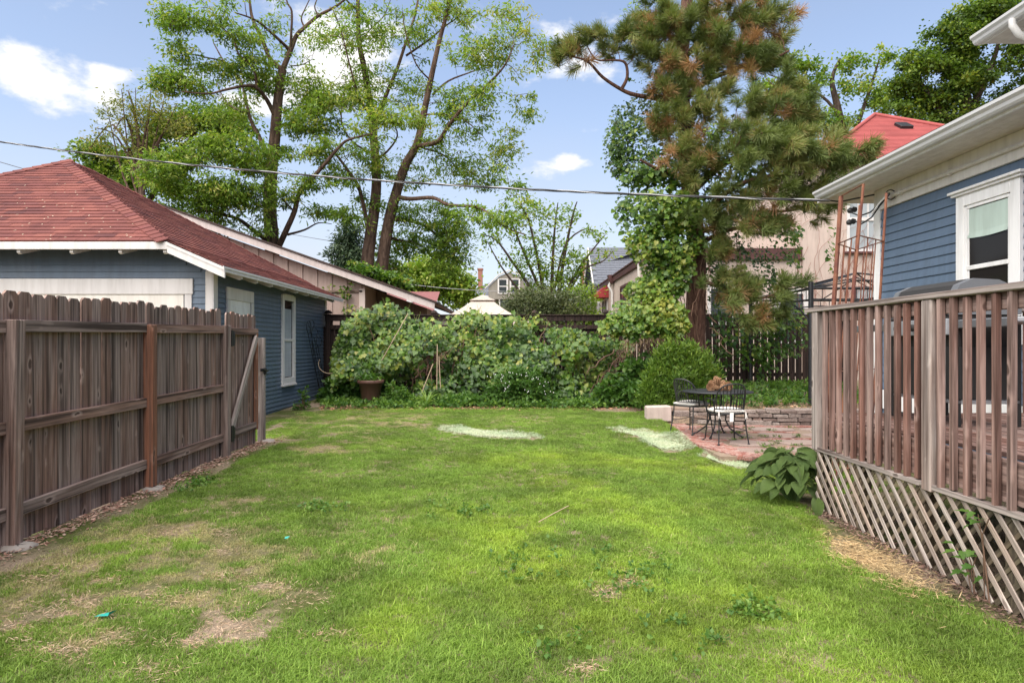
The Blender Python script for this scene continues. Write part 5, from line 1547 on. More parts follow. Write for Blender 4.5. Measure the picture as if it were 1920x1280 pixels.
# ---- locust on the left
YA = 22.0
limbsA = [
    ([(512, 640), (510, 463), (506, 394), (509, 319), (515, 262), (519, 210), (524, 165), (530, 131)], 0.265, 0.136),
    ([(530, 131), (507, 112), (492, 75), (474, 37), (468, 0), (462, -70)], 0.089, 0.032),
    ([(530, 131), (545, 94), (556, 67), (571, 52), (597, 30, .3), (635, 9, .5), (680, -30, .8)], 0.096, 0.032),
    ([(545, 94), (546, 64, -.2), (547, 22, -.3), (537, 0, -.3), (530, -60, -.4)], 0.051, 0.019),
    ([(541, 92), (519, 71, -.4), (489, 45, -.7), (470, 34, -.9), (440, 24, -1.2)], 0.057, 0.019),
    ([(571, 52), (565, 35), (573, 15), (585, -10)], 0.032, 0.013), ([(597, 30), (590, 12), (600, -12)], 0.029, 0.013),
    ([(519, 225), (500, 187, -.4), (481, 165, -.8), (462, 161, -1.1), (421, 169, -1.6), (391, 176, -2.0), (340, 172, -2.5)], 0.083, 0.016),
    ([(481, 165, -.8), (476, 131, -1), (447, 101, -1.4), (438, 75, -1.5), (415, 50, -1.6)], 0.048, 0.016),
    ([(497, 160, -.2), (447, 135, -.5), (421, 116, -.8), (391, 109, -1.1), (350, 100, -1.6)], 0.045, 0.014),
    ([(502, 290), (485, 255, .4), (470, 225, .7), (459, 180, 1), (451, 150, 1.1), (425, 124, 1.3), (400, 80, 1.5)], 0.083, 0.019),
    ([(462, 213, .7), (432, 199, .9), (417, 180, 1.0), (405, 150, 1.2)], 0.039, 0.013),
    ([(519, 470), (537, 431, -.3), (552, 397, -.5), (562, 360, -.6), (586, 334, -.9), (612, 304, -1.1), (635, 277, -1.2), (654, 262, -1.3), (699, 251, -1.5)], 0.109, 0.029),
    ([(539, 440), (571, 431, .3), (597, 418, .5), (622, 420, .8)], 0.045, 0.011),
    ([(500, 450), (474, 431, -.6), (445, 410, -1.0), (402, 399, -1.4), (380, 392, -1.6)], 0.083, 0.032),
    ([(505, 320), (470, 300, -.8), (440, 280, -1.4), (415, 262, -1.8), (390, 255, -2.2)], 0.051, 0.016),
    ([(507, 232), (540, 235, .2), (560, 236, .3), (590, 240, .6), (620, 232, .8)], 0.039, 0.013),
    ([(545, 124), (565, 122, .2), (585, 112, .3)], 0.025, 0.010),
    ([(552, 397, -.5), (530, 375, -.9), (515, 360, -1.1)], 0.032, 0.013),
]
blobsA = [(310, 90, 26, 20, 10, -1.7), (330, 20, 40, 20, 12, -1.5), (300, 55, 20, 14, 6, -1.7), (400, 45, 78, 40, 55, -1.4), (345, 62, 50, 30, 30, -1.6), (450, 95, 60, 38, 32, -1.1), (365, 105, 62, 28, 36, -1.4), (480, 140, 40, 28, 14, -.5), (320, 160, 40, 16, 16, -2), (400, 165, 60, 18, 22, -1.6), (310, 140, 30, 14, 8, -2),
          (500, 160, 34, 30, 14), (575, 195, 46, 26, 18, .3), (610, 175, 36, 26, 16, .5), (560, 150, 30, 26, 8, .3), (615, 240, 34, 26, 14, .4), (590, 215, 50, 40, 26, -.4), (640, 160, 30, 40, 14, .5), (560, 230, 30, 24, 14, -.3), (575, 95, 40, 30, 8, .3), (620, 20, 40, 26, 8, .5), (500, 30, 40, 40, 12, -.6), (430, 130, 50, 30, 20, -1.2), (600, 280, 40, 20, 12, -.8), (525, 290, 26, 14, 10), (580, 345, 34, 14, 10, -.9), (600, 395, 40, 15, 12, .5), (535, 370, 24, 16, 8, -.8),
          (430, 290, 75, 40, 60, -1.6), (400, 340, 90, 46, 85, -1.8), (310, 330, 60, 40, 45, -2.2), (455, 370, 60, 46, 55, -1.2), (360, 390, 80, 36, 50, -1.6), (440, 425, 55, 26, 30, -1.0), (480, 330, 30, 50, 26, -.9), (350, 290, 60, 26, 28, -2), (430, 215, 40, 22, 16, .9), (400, 250, 44, 26, 22, -2), (420, 180, 40, 22, 14, -1)]
tree('locust_tree', 'tall locust tree with one main trunk behind the tan garage roof', (P(512, 648, YA).x, YA, .3), YA, limbsA, blobsA, M_BARK, L_LOCUST, 28, .38, .135, .046, .75, 'tall locust trees', .38, .5, (.54, .21), mult=2.9, spread=1.18, thr=-.08, r_tip=.009, rgain=1.35)
# ---- twin trunked locust
YB = 22.5
limbsB = [
    ([(690, 640), (688, 512), (694, 447), (702, 392), (706, 337), (702, 274), (696, 211), (685, 139), (673, 76), (671, 0), (668, -70)], 0.253, 0.045),
    ([(712, 640, .2), (715, 517, .2), (728, 422, .1), (744, 358), (761, 308), (782, 270), (795, 211), (808, 148), (825, 72), (841, 12), (850, -70)], 0.239, 0.038),
    ([(780, 274), (820, 266, -.5), (841, 236, -.8), (875, 194, -1.2), (917, 156, -1.6), (947, 122, -1.9), (964, 84, -2)], 0.091, 0.016),
    ([(704, 240), (723, 181, .5), (744, 131, .8), (761, 80, 1.0), (778, 29, 1.2), (787, -20, 1.3)], 0.085, 0.032),
    ([(761, 105, .9), (803, 76, .8), (833, 51, .6), (858, 34, .4), (890, 20, .3)], 0.043, 0.014),
    ([(812, 177), (841, 152, .5), (884, 135, .8), (920, 120, 1.1)], 0.043, 0.014),
    ([(690, 430), (675, 358, -.5), (656, 325, -.8), (631, 291, -1.1), (610, 270, -1.3)], 0.079, 0.026),
    ([(748, 370), (770, 373, -.8), (812, 371, -1.6), (841, 384, -2.2), (892, 388, -3), (917, 401, -3.5), (947, 426, -4), (985, 440, -4.4)], 0.079, 0.016),
    ([(730, 410), (782, 417, .6), (816, 438, 1), (841, 464, 1.3), (860, 490, 1.5)], 0.073, 0.019),
    ([(722, 440, .2), (745, 450, .8), (790, 460, 1.4), (815, 490, 1.9)], 0.061, 0.019),
    ([(690, 211), (672, 180, -.6), (655, 120, -1.2), (640, 60, -1.5), (625, 20, -1.7)], 0.043, 0.013),
    ([(703, 300), (725, 285, -1), (745, 255, -1.6), (735, 225, -2)], 0.043, 0.016),
    ([(672, 90), (690, 60, .4), (720, 30, .6), (735, -10, .8)], 0.030, 0.013), ([(671, 20), (650, 0, -.4), (640, -30, -.5)], 0.025, 0.013),
    ([(700, 290), (660, 265, .5), (640, 225, .9), (645, 180, 1.1), (648, 140, 1.2)], 0.043, 0.013),
    ([(806, 150), (780, 120, -.5), (760, 60, -.8), (755, 20, -1)], 0.030, 0.011),
    ([(795, 215), (835, 215, -.4), (870, 225, -.6), (900, 250, -.9)], 0.036, 0.013), ([(782, 275), (830, 290, .3), (860, 320, .5), (880, 345, .6)], 0.036, 0.013),
]
blobsB = [(1000, 90, 24, 36, 10, -1.9, .2), (985, 190, 24, 40, 12, -1.6, .1), (960, 30, 40, 30, 14, -1.2, .2), (700, 60, 30, 30, 8), (610, 130, 30, 30, 10, -.6), (735, 232, 62, 30, 60, -1.9, .12), (665, 195, 55, 40, 45, -.4), (620, 190, 40, 34, 22), (690, 120, 40, 48, 22), (640, 70, 44, 34, 22, -1.2), (760, 165, 40, 34, 18, .4), (800, 30, 60, 36, 26, .4, .1), (860, 30, 44, 30, 26, .2, .16), (925, 75, 52, 44, 34, -1.4, .16), (975, 105, 36, 40, 22, -1.8, .2),
          (880, 110, 50, 30, 22, -1), (845, 165, 44, 26, 16), (910, 185, 44, 36, 26, -1.4), (845, 205, 34, 26, 18, -.4, -.15), (935, 250, 36, 34, 22, -1.2, .14), (950, 300, 24, 24, 12, -1), (830, 290, 56, 32, 28, .2), (885, 330, 50, 26, 24, 0), (945, 345, 40, 30, 22, -2.5, -.05), (755, 320, 44, 34, 22),
          (700, 300, 50, 30, 26, -.6), (640, 290, 44, 26, 18, -.9), (650, 335, 40, 22, 14, -.7), (640, 410, 42, 18, 22, -.9, -.08), (765, 400, 60, 36, 42, .2, -.1), (825, 430, 50, 46, 60, .8, -.1), (790, 490, 66, 40, 70, 1.4, -.14), (850, 480, 30, 50, 34, 1.2, -.1), (690, 370, 34, 30, 14),
          (900, 395, 40, 22, 20, -3, -.08), (955, 400, 44, 30, 28, -4, -.1), (740, 470, 40, 40, 30, 1.4, -.15), (790, 60, 40, 50, 14, .5), (730, 60, 40, 50, 14, .3), (700, 20, 40, 30, 12), (870, 250, 40, 40, 18, -.6)]
tree('locust_tree', 'tall locust with two thick trunks rising side by side near the middle left', (P(700, 648, YB).x, YB, .3), YB, limbsB, blobsB, M_BARK, L_LOCUST, 26, .38, .135, .046, .75, 'tall locust trees', .38, .45, (.55, .19), mult=2.6, spread=1.2, thr=-.08, r_tip=.009, rgain=1.35)

# ---- trees behind the garage on the left
YL = 30.0
tree('maple_tree', 'rounded dark green maple behind the garage roof on the far left', (P(260, 648, YL).x, YL, .3), YL,
     [([(270, 640), (268, 470), (262, 380), (255, 300), (245, 230)], .4, .06), ([(266, 430), (220, 360), (190, 300), (170, 270)], .16, .03), ([(264, 400), (310, 330), (350, 270), (380, 230)], .16, .03), ([(262, 380), (280, 300), (300, 240)], .12, .03)],
     [(215, 330, 66, 44, 80), (290, 360, 80, 60, 90), (185, 290, 40, 34, 34), (340, 250, 60, 40, 50), (390, 230, 60, 36, 40), (300, 280, 60, 60, 60), (440, 230, 50, 30, 26), (250, 400, 80, 40, 60)],
     M_BARK_D, L_DARK, 40, .50, .17, .11, .8, None, .6, .3, (.54, .22), mult=2.0, thr=-.08)
YT = 27.5
tree('birch_tree', 'slender yellow green tree with upright twigs above the garage ridge', (P(262, 648, YT).x, YT, .3), YT,
     [([(272, 640), (270, 450), (266, 360), (262, 280), (252, 210), (240, 170)], .22, .02)] + [([(268 - k * .6, 400 - 9 * k), (262 + dx * .5, 330 - 12 * k), (262 + dx, ty, dd)], .07, .012) for k, (dx, ty, dd) in enumerate([(-62, 200, .5), (-34, 168, -.4), (-8, 165, .4), (22, 160, -.5), (48, 175, .4), (70, 195, 0), (-84, 240, -.6), (92, 215, .5), (-100, 290, .2), (-50, 250, -.8), (40, 230, .8)])],
     [(250, 215, 40, 50, 60), (285, 200, 40, 45, 50), (215, 210, 30, 36, 26), (320, 230, 40, 40, 36), (185, 260, 26, 30, 20), (240, 280, 60, 40, 40), (350, 240, 30, 30, 16)],
     M_BARK, L_YELLOW, 14, .32, .13, .06, .8, None, .9, .2, (.45, .2), rgain=.6)
# ---- background masses behind the middle
YC = 34.0
tree('conifer_tree', 'bluish dark conifer half hidden left of the twin trunks', (P(655, 648, 36).x, 36, .3), 36.0, [([(655, 640), (655, 520), (653, 440)], .3, .04)],
     [(655, 440, 20, 22, 20), (652, 475, 34, 26, 40), (655, 515, 46, 34, 60), (680, 500, 30, 40, 30)], M_BARK_D, L_CONIFER, 60, .55, .26, .07, .8, None, .5, .5, (.5, .25))
tree('broadleaf_tree', 'bright green leafy tree low behind the tan garage and shed', (P(790, 648, 40).x, 40, .3), 40.0, [([(800, 640), (800, 540), (800, 500)], .3, .05), ([(800, 560), (740, 520), (700, 500)], .15, .03)],
     [(800, 520, 70, 40, 110), (740, 545, 60, 34, 80), (860, 545, 40, 30, 40), (700, 540, 50, 40, 50)], M_BARK_D, L_LOCUST, 50, .7, .26, .15, .8, None, .7, .3, (.62, .16))
YM = 30.0
tree('multistem_tree', 'airy many-stemmed small tree fanning out above the middle of the hedge', (P(1030, 648, YM).x, YM, .3), YM,
     [([(1032, 660), (1030, 600), (1018, 540), (1005, 470), (990, 410), (975, 385)], .13, .02), ([(1034, 650), (1034, 580), (1036, 500), (1040, 430), (1046, 380)], .13, .02), ([(1036, 650), (1046, 560), (1060, 470), (1075, 400), (1082, 378)], .12, .02),
      ([(1028, 620), (1000, 550), (960, 490), (930, 450), (905, 440)], .10, .018), ([(1026, 610), (985, 560), (940, 500), (915, 455)], .08, .018), ([(1044, 600), (1075, 520), (1110, 470), (1135, 440)], .09, .016), ([(1046, 590), (1090, 510), (1130, 490), (1150, 470)], .06, .014), ([(1040, 540), (1060, 460), (1095, 430), (1115, 435)], .06, .014), ([(1020, 560), (985, 480), (960, 420), (945, 395)], .08, .016)],
     [(985, 395, 50, 22, 34), (1060, 400, 40, 24, 22), (1020, 445, 60, 34, 30), (940, 430, 34, 30, 20), (1112, 436, 22, 9, 12), (1045, 500, 56, 44, 60), (985, 490, 44, 30, 30), (1090, 485, 30, 24, 16), (910, 450, 20, 20, 8), (1140, 475, 16, 12, 6), (1010, 540, 60, 30, 40), (1070, 540, 40, 34, 30), (960, 400, 40, 26, 18)],
     M_BARK_D, L_LOCUST, 15, .42, .17, .08, .7, None, .7, .2, (.52, .18), rgain=.8)
tree('olive_shrub', 'large greyish olive shrub showing over the hedge beside the canopy', (P(1010, 648, 24).x, 24, .3), 24.0, [([(1010, 690), (1010, 620), (1000, 570)], .07, .02), ([(1012, 680), (1040, 600), (1060, 560)], .06, .02), ([(1008, 680), (970, 610), (950, 575)], .06, .02)],
     [(1010, 570, 66, 34, 120), (960, 590, 40, 30, 50), (1060, 580, 46, 34, 60), (1000, 610, 80, 30, 60)], M_BARK_D, L_OLIVE, 40, .34, .11, .05, .8, None, .8, .1, (.5, .2), cat='shrub', crown='foliage')
tree('leafy_shrub', 'fresh green shrub above the brown fence left of the gabled house', (P(1085, 648, 27).x, 27, .3), 27.0, [([(1085, 690), (1085, 620), (1080, 580)], .07, .02)],
     [(1085, 600, 40, 30, 60), (1110, 610, 26, 24, 26), (1090, 560, 30, 24, 26)], M_BARK_D, L_LOCUST, 40, .4, .14, .08, .8, None, .8, .2, (.6, .15), cat='shrub', crown='foliage')
# ---- right hand background trees
YR = 34.0
tree('oak_tree', 'light green open-crowned tree between the pine and the red roof', (P(1570, 648, YR).x, YR, .3), YR,
     [([(1600, 640), (1595, 400), (1585, 280), (1570, 200), (1560, 150), (1575, 110)], .4, .05), ([(1592, 330), (1540, 230), (1510, 170), (1490, 130)], .16, .03), ([(1588, 290), (1620, 200), (1640, 140), (1650, 105)], .14, .025), ([(1575, 220), (1540, 180), (1470, 150), (1440, 140)], .10, .02), ([(1585, 270), (1640, 230), (1665, 190), (1672, 150)], .1, .02)],
     [(1490, 125, 40, 24, 36), (1470, 165, 40, 26, 30), (1530, 150, 30, 34, 26), (1590, 120, 34, 28, 32), (1645, 108, 30, 20, 26), (1610, 170, 50, 36, 50), (1560, 215, 50, 30, 40), (1650, 190, 34, 34, 30), (1440, 150, 26, 14, 12), (1540, 250, 60, 36, 40), (1470, 200, 60, 30, 30), (1520, 190, 40, 20, 20), (1600, 240, 50, 30, 30)],
     M_BARK_D, L_LOCUST, 26, .42, .17, .10, .7, None, .7, .2, (.48, .22), mult=1.9, thr=-.03)
YD = 27.0
tree('maple_tree', 'large dense dark green maple behind the blue house roof at right', (P(1800, 648, YD).x, YD, .3), YD,
     [([(1830, 640), (1825, 350), (1815, 230), (1800, 130), (1790, 60)], .5, .08), ([(1820, 280), (1760, 200), (1720, 150), (1700, 120)], .2, .04), ([(1815, 220), (1860, 120), (1880, 50)], .18, .04), ([(1806, 170), (1790, 80), (1800, 10)], .12, .03)],
     [(1850, 30, 80, 40, 90), (1790, 80, 60, 46, 90), (1735, 130, 50, 34, 70), (1720, 190, 46, 30, 60), (1800, 170, 80, 46, 110), (1880, 110, 60, 50, 90), (1870, 190, 60, 40, 60), (1740, 225, 60, 22, 40), (1830, 60, 50, 50, 50), (1920, 40, 50, 60, 50), (1930, 150, 50, 60, 40), (1690, 160, 18, 20, 14)],
     M_BARK_D, L_DARK, 44, .46, .125, .09, .95, None, .5, .4, (.42, .27), mult=2.6, thr=-.02, spread=1.05)
# ---------------------------------------------------------------- broad lobed leaves for the vines
def lobed(kind=0):
    """outline of a grape or hop leaf of unit length: (along, across)"""
    if kind == 0:
        pts = [(0, 0), (-.10, .20), (.02, .46), (.22, .40), (.42, .56), (.58, .30), (1.0, 0)]
    elif kind == 1:
        pts = [(0, 0), (-.12, .22), (.08, .50), (.40, .46), (.72, .26), (1.0, 0)]
    else:
        pts = [(0, 0), (-.06, .16), (.12, .52), (.26, .34), (.52, .50), (.60, .22), (1.0, 0)]
    return pts
TEMPL = []
for kind in range(3):
    half = lobed(kind)
    V = [(x, y, .22 * abs(y) - .16 * x * x) for x, y in half] + [(x, -y, .22 * abs(y) - .16 * x * x) for x, y in half[1:-1]]
    n = len(half); mid = len(V); V.append((.38, 0, -.02))
    ring_ = list(range(n)) + list(range(n + n - 3, n - 1, -1))
    Fq = [(mid, ring_[i], ring_[(i + 1) % len(ring_)]) for i in range(len(ring_))]
    TEMPL.append((np.array(V, float), np.array(Fq, int)))
def leaf_frames(a, nrm):
    s = unit(np.cross(nrm, a)); n = unit(np.cross(a, s))
    return np.stack([a, s, n], 2)              # columns
def broad_leaves(name, p, a, nrm, size, tint, mat, root, singles=0, sort_key=None, part='leaf'):
    """lobed leaves; the 'singles' nearest become parts of their own"""
    N = len(p)
    Rm = leaf_frames(a, nrm)
    order = np.argsort(sort_key) if sort_key is not None else np.arange(N)
    kinds = RNG.integers(0, 3, N)
    Vs, Fs, Ts, base = [], [], [], 0
    rest = order[singles:]
    for k in range(3):
        ii = rest[kinds[rest] == k]
        TV, TF = TEMPL[k]
        v = np.einsum('nij,vj->nvi', Rm[ii], TV) * size[ii][:, None, None] + p[ii][:, None, :]
        m_ = len(TV)
        Vs.append(v.reshape(-1, 3)); Fs.append((TF[None] + (np.arange(len(ii)) * m_)[:, None, None] + base).reshape(-1, 3))
        Ts.append(np.repeat(tint[ii], m_)); base += len(ii) * m_
    o = put(np_mesh(name, np.concatenate(Vs), np.concatenate(Fs), np.concatenate(Ts), mat, True), name, root); o['kind'] = 'stuff'
    if singles:
        lib = {}
        for i in order[:singles]:
            q = int(np.clip(tint[i] * 8, 0, 7)); k = int(kinds[i])
            if (k, q) not in lib: TV, TF = TEMPL[k]; lib[(k, q)] = np_mesh('leaf', TV, TF, np.full(len(TV), (q + .5) / 8), mat, True)
            M_ = Matrix.Translation(Vector(p[i])) @ Matrix(Rm[i].tolist()).to_4x4() @ Matrix.Scale(float(size[i]), 4)
            obj(part, lib[(k, q)], root, M_)
    return o
def drape(N, out, spread=.5, down=.45):
    """axis and normal for leaves that hang like tiles on a surface facing 'out' (N,3)"""
    nrm = unit(out + RNG.normal(size=(N, 3)) * spread + np.array([0, 0, .45]))
    a = unit(RNG.normal(size=(N, 3)) * .55 + np.array([0, -.15, -down]) + out * .25)
    a = unit(a - nrm * np.sum(a * nrm, 1, keepdims=True) * .8)
    return a, nrm

# ---------------------------------------------------------------- vine hedge over the back fence
hedge = thing('vine_hedge', (-1, 15.6, .3), 'broad leafy vine hedge covering the brown back fence', 'vine hedge')
HT = np.array([(620, 668), (640, 612), (665, 590), (690, 578), (730, 572), (770, 582), (800, 597), (835, 606), (860, 590), (885, 582), (920, 590), (960, 598), (1000, 592), (1040, 602), (1070, 618), (1100, 628), (1150, 640), (1190, 640)], float)
N = 21000
hx = RNG.uniform(622, 1185, N)
dep = RNG.random(N) ** 1.2                       # 0 front .. 1 back
top = np.interp(hx, HT[:, 0], HT[:, 1]) + RNG.normal(size=N) * 5
py = top + (768 - top) * RNG.random(N) ** .95
f = (py - top) / (768 - top)
yy = 15.15 + dep * .9 + .35 * np.sin(hx * .045) * .6 + .25 * np.sin(hx * .021 + py * .05) - .30 * np.sin(f * 3.1) + .4 * (1 - f) ** 3
def n2d(x, y, s, seed):
    r_ = np.random.default_rng(seed); T = r_.random((128, 128)); x, y = x * s + 40.3, y * s + 20.7
    i, j = np.floor(x).astype(int), np.floor(y).astype(int); fx, fy = x - i, y - j
    fx, fy = fx * fx * (3 - 2 * fx), fy * fy * (3 - 2 * fy); g_ = lambda a, b: T[a % 128, b % 128]
    return (g_(i, j) * (1 - fx) + g_(i + 1, j) * fx) * (1 - fy) + (g_(i, j + 1) * (1 - fx) + g_(i + 1, j + 1) * fx) * fy
xw = (hx - CX) / F * yy; zw = EYE - (py - HY) / F * yy
rel = n2d(xw, zw, 2.3, 5) * .6 + n2d(xw, zw, 5.0, 6) * .4
yy = yy - (rel - .5) * .85
xw = (hx - CX) / F * yy; zw = EYE - (py - HY) / F * yy
keep = (rel + RNG.normal(size=N) * .12 > .24) & (zw > .30) & ~((hx > 830) & (hx < 870) & (RNG.random(N) < .35))
# a few hollows where the stems and the dark fence show
for cx_, cy_, rx_, ry_, pr in ((812, 690, 20, 34, .8), (870, 728, 30, 16, .7), (760, 712, 26, 14, .7), (925, 735, 40, 12, .7), (1130, 700, 60, 40, .55), (1060, 606, 60, 8, .85), (830, 605, 26, 10, .5)):
    keep &= ~((((hx - cx_) / rx_) ** 2 + ((py - cy_) / ry_) ** 2 < 1) & (RNG.random(N) < pr))
p = np.stack([xw, yy, zw], 1)[keep]; M_ = len(p); dep = dep[keep]; fk = f[keep]; rel = rel[keep]
a, nr = drape(M_, np.tile([0, -1.0, .25], (M_, 1)), .42)
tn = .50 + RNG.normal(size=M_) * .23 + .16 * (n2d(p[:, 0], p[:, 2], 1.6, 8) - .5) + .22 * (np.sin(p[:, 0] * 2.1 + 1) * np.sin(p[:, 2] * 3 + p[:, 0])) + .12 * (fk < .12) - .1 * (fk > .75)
tn = np.where(RNG.random(M_) < .02, .97, np.clip(tn, .02, .93))
size = .045 + .10 * RNG.random(M_) ** 1.2; size = np.where(RNG.random(M_) < .35, size * .55, size)
broad_leaves('foliage', p, a, nr, size, tn, L_VINE, hedge, 300, dep * 2 - size * 4)
# shoots that stick up above the hedge
m = MB()
for k in range(60):
    px = RNG.uniform(650, 1150); b = P(px, np.interp(px, HT[:, 0], HT[:, 1]) + 12, 15.4)
    L = RNG.uniform(.12, .4); d = Vector((RNG.normal() * .4, RNG.normal() * .2, 1)).normalized()
    m.tube([b, b + d * L * .6, b + d * L + Vector((RNG.normal() * .08, 0, -.02))], [.006, .004, .003], 4, False)
put(m.mesh('shoots', paint('green_stem', (.16, .20, .05), .8)), 'shoots', hedge)['kind'] = 'stuff'
# stems
rv_ = random.Random(13)
M_STEM = paint('vine_stem', (.21, .125, .085), .9, .3); M_STRAW = paint('dry_stem', (.48, .36, .25), .9, .2)
def wander(p0, p1, n, wob):
    p0, p1 = Vector(p0), Vector(p1); out = []
    for i in range(n + 1):
        f = i / n; q = p0.lerp(p1, f)
        if 0 < i < n: q += Vector((rv_.gauss(0, wob), rv_.gauss(0, wob * .4), rv_.gauss(0, wob)))
        out.append(q)
    return out
m = MB()
for k in range(40):
    px = rv_.uniform(640, 1150)
    m.tube(wander(P(px, rv_.uniform(700, 765), 15.55), P(px + rv_.uniform(-50, 50), rv_.uniform(600, 690), 15.5), 6, .05), rv_.uniform(.005, .014), 5, False)
put(m.mesh('stems', M_STEM), 'stems', hedge)['kind'] = 'stuff'
m = MB()
for k in range(30):      # brown tangle in the middle
    px = rv_.uniform(795, 828)
    m.tube(wander(P(px + rv_.uniform(-25, 20), rv_.uniform(636, 680), 14.95 + rv_.uniform(-.1, .3)), P(px + rv_.uniform(-30, 20), rv_.uniform(665, 715), 14.85 + rv_.uniform(-.1, .3)), 6, .08), rv_.uniform(.004, .008), 4, False)
o = m.build('dead_vine_tangle', paint('dead_vine', (.24, .13, .10), .95, .3), None); tag(o, 'brown tangle of dead vine hanging in the middle of the hedge', 'dead vine')
for lb, pts in (('long straw coloured stake leaning out of the brown pot', [(702, 700, 14.75), (765, 588, 14.6)]), ('short pale stake slanting below the brown tangle', [(791, 735, 14.6), (812, 682, 14.6)]),
                ('thin upright pale stake under the tangle, the left of two side by side', [(819, 730, 14.7), (820, 645, 14.65)]), ('thin upright pale stake under the tangle, the right of two side by side', [(826, 728, 14.72), (823, 668, 14.7)]),
                ('thin pale cane left of the brown pot', [(661, 727, 14.9), (672, 690, 14.9)])):
    m = MB(); m.tube([P(*q) for q in pts], .011, 6); o = m.build('garden_stake', M_STRAW, None); tag(o, lb, 'stake', 'stakes in the vine hedge')
m = MB(); c = [P(618 + 21 * math.cos(t_), 682 + 18 * math.sin(t_), 14.9) for t_ in np.linspace(.7, 3.6, 14)]; m.tube(c, .008, 5)
o = m.build('loose_vine_stem', M_STRAW, None); tag(o, 'loose pale vine stem curling beside the garage corner', 'vine stem')
# dark woody stems and dead leaves where the hedge meets the pine vine
dv = thing('dead_vine', P(1190, 740, 14.6), 'bundle of bare brown vine stems drooping left of the pine trunk', 'dead vine')
m = MB()
for k in range(40):
    px = rv_.uniform(1150, 1275); py0 = np.interp(px, [1150, 1275], [650, 615]) + rv_.uniform(-6, 10)
    m.tube(wander(P(px, py0, 14.9 + rv_.uniform(-.3, .3)), P(px - rv_.uniform(0, 45), py0 + rv_.uniform(25, 85), 14.6 + rv_.uniform(-.3, .3)), 5, .06), rv_.uniform(.004, .009), 4, False)
for k in range(5):
    m.tube(wander(P(1162 + k * 2, 668 + k, 14.6), P(1092 + rv_.uniform(0, 40), 690 + rv_.uniform(0, 70), 14.2), 7, .05), [.012 - .001 * i for i in range(8)], 5, False)
m.tube(wander(P(1152, 655, 14.5), P(1100, 700, 14.2), 6, .04), [.02, .018, .016, .014, .012, .01, .008], 6, False)
put(m.mesh('stems', paint('bare_vine', (.14, .08, .058), .95, .35)), 'stems', dv)['kind'] = 'stuff'
n_ = 420
px = RNG.uniform(1170, 1262, n_); p = np.array([P(x, np.interp(x, [1150, 1275], [640, 606]) + abs(RNG.normal()) * 14, 14.55 + RNG.uniform(-.3, .3)) for x in px])
L_DEAD = leaf_mat('dead_leaf', [(0, (.22, .14, .09)), (1, (.55, .42, .30))], .15)
V, Fq, tn = leaf_quads(p, unit(RNG.normal(size=(n_, 3)) * .3 + np.array([0, -.1, -1])), unit(RNG.normal(size=(n_, 3)) + np.array([0, -1, 0])), RNG.uniform(.05, .11, n_), RNG.uniform(.02, .04, n_), RNG.random(n_))
put(np_mesh('dead_leaves', V, Fq, tn, L_DEAD), 'dead_leaves', dv)['kind'] = 'stuff'

# ---------------------------------------------------------------- the pine
YP = 14.3
pine = thing('pine_tree', (P(1304, 648, YP).x, YP, .45), 'large pine with reddish bark and partly browned needles, wrapped in climbing vine', 'tree')
sk = Skeleton()
PL = [([(1303, 745), (1303, 690), (1303, 640), (1305, 560), (1306, 480), (1300, 400), (1290, 330), (1285, 250), (1280, 180), (1280, 100), (1288, 0), (1292, -120)], .25, .11),
      ([(1285, 215), (1262, 195, -.3), (1230, 185, -.5), (1190, 178, -.8), (1165, 168, -.9), (1130, 145, -1.1), (1105, 118, -1.3), (1080, 108, -1.4), (1035, 100, -1.5)], .065, .012),
      ([(1165, 168, -.9), (1176, 145, -1), (1172, 118, -1.1), (1150, 113, -1.2), (1118, 112, -1.3), (1100, 85, -1.3)], .038, .010),
      ([(1282, 190), (1325, 152, -.5), (1360, 137, -.8), (1410, 118, -1.2), (1450, 110, -1.4), (1480, 95, -1.5)], .07, .018),
      ([(1280, 110), (1350, 50, -.6), (1420, 20, -1), (1468, 22, -1.2)], .07, .02), ([(1281, 90), (1235, 50, -.4), (1200, 20, -.6)], .06, .02),
      ([(1296, 360), (1360, 305, -1), (1420, 290, -1.6), (1500, 280, -2), (1600, 283, -2.2)], .09, .02), ([(1302, 420), (1345, 375, -1), (1400, 340, -1.6), (1480, 325, -2)], .08, .02),
      ([(1305, 460), (1370, 430, -1), (1430, 425, -1.4), (1475, 415, -1.6)], .06, .015), ([(1306, 520), (1365, 545, -.8), (1420, 560, -1.2), (1465, 545, -1.4)], .05, .014), ([(1292, 340), (1240, 320, -.8), (1200, 300, -1.1)], .06, .02), ([(1306, 440), (1400, 400, -.2), (1480, 395, -.4), (1540, 380, -.6)], .05, .015)]
for pts, r0, r1 in PL: sk.limb([P(q[0], q[1], YP + (q[2] if len(q) > 2 else 0)) for q in pts], r0, r1, 12 if r0 > .2 else 8)
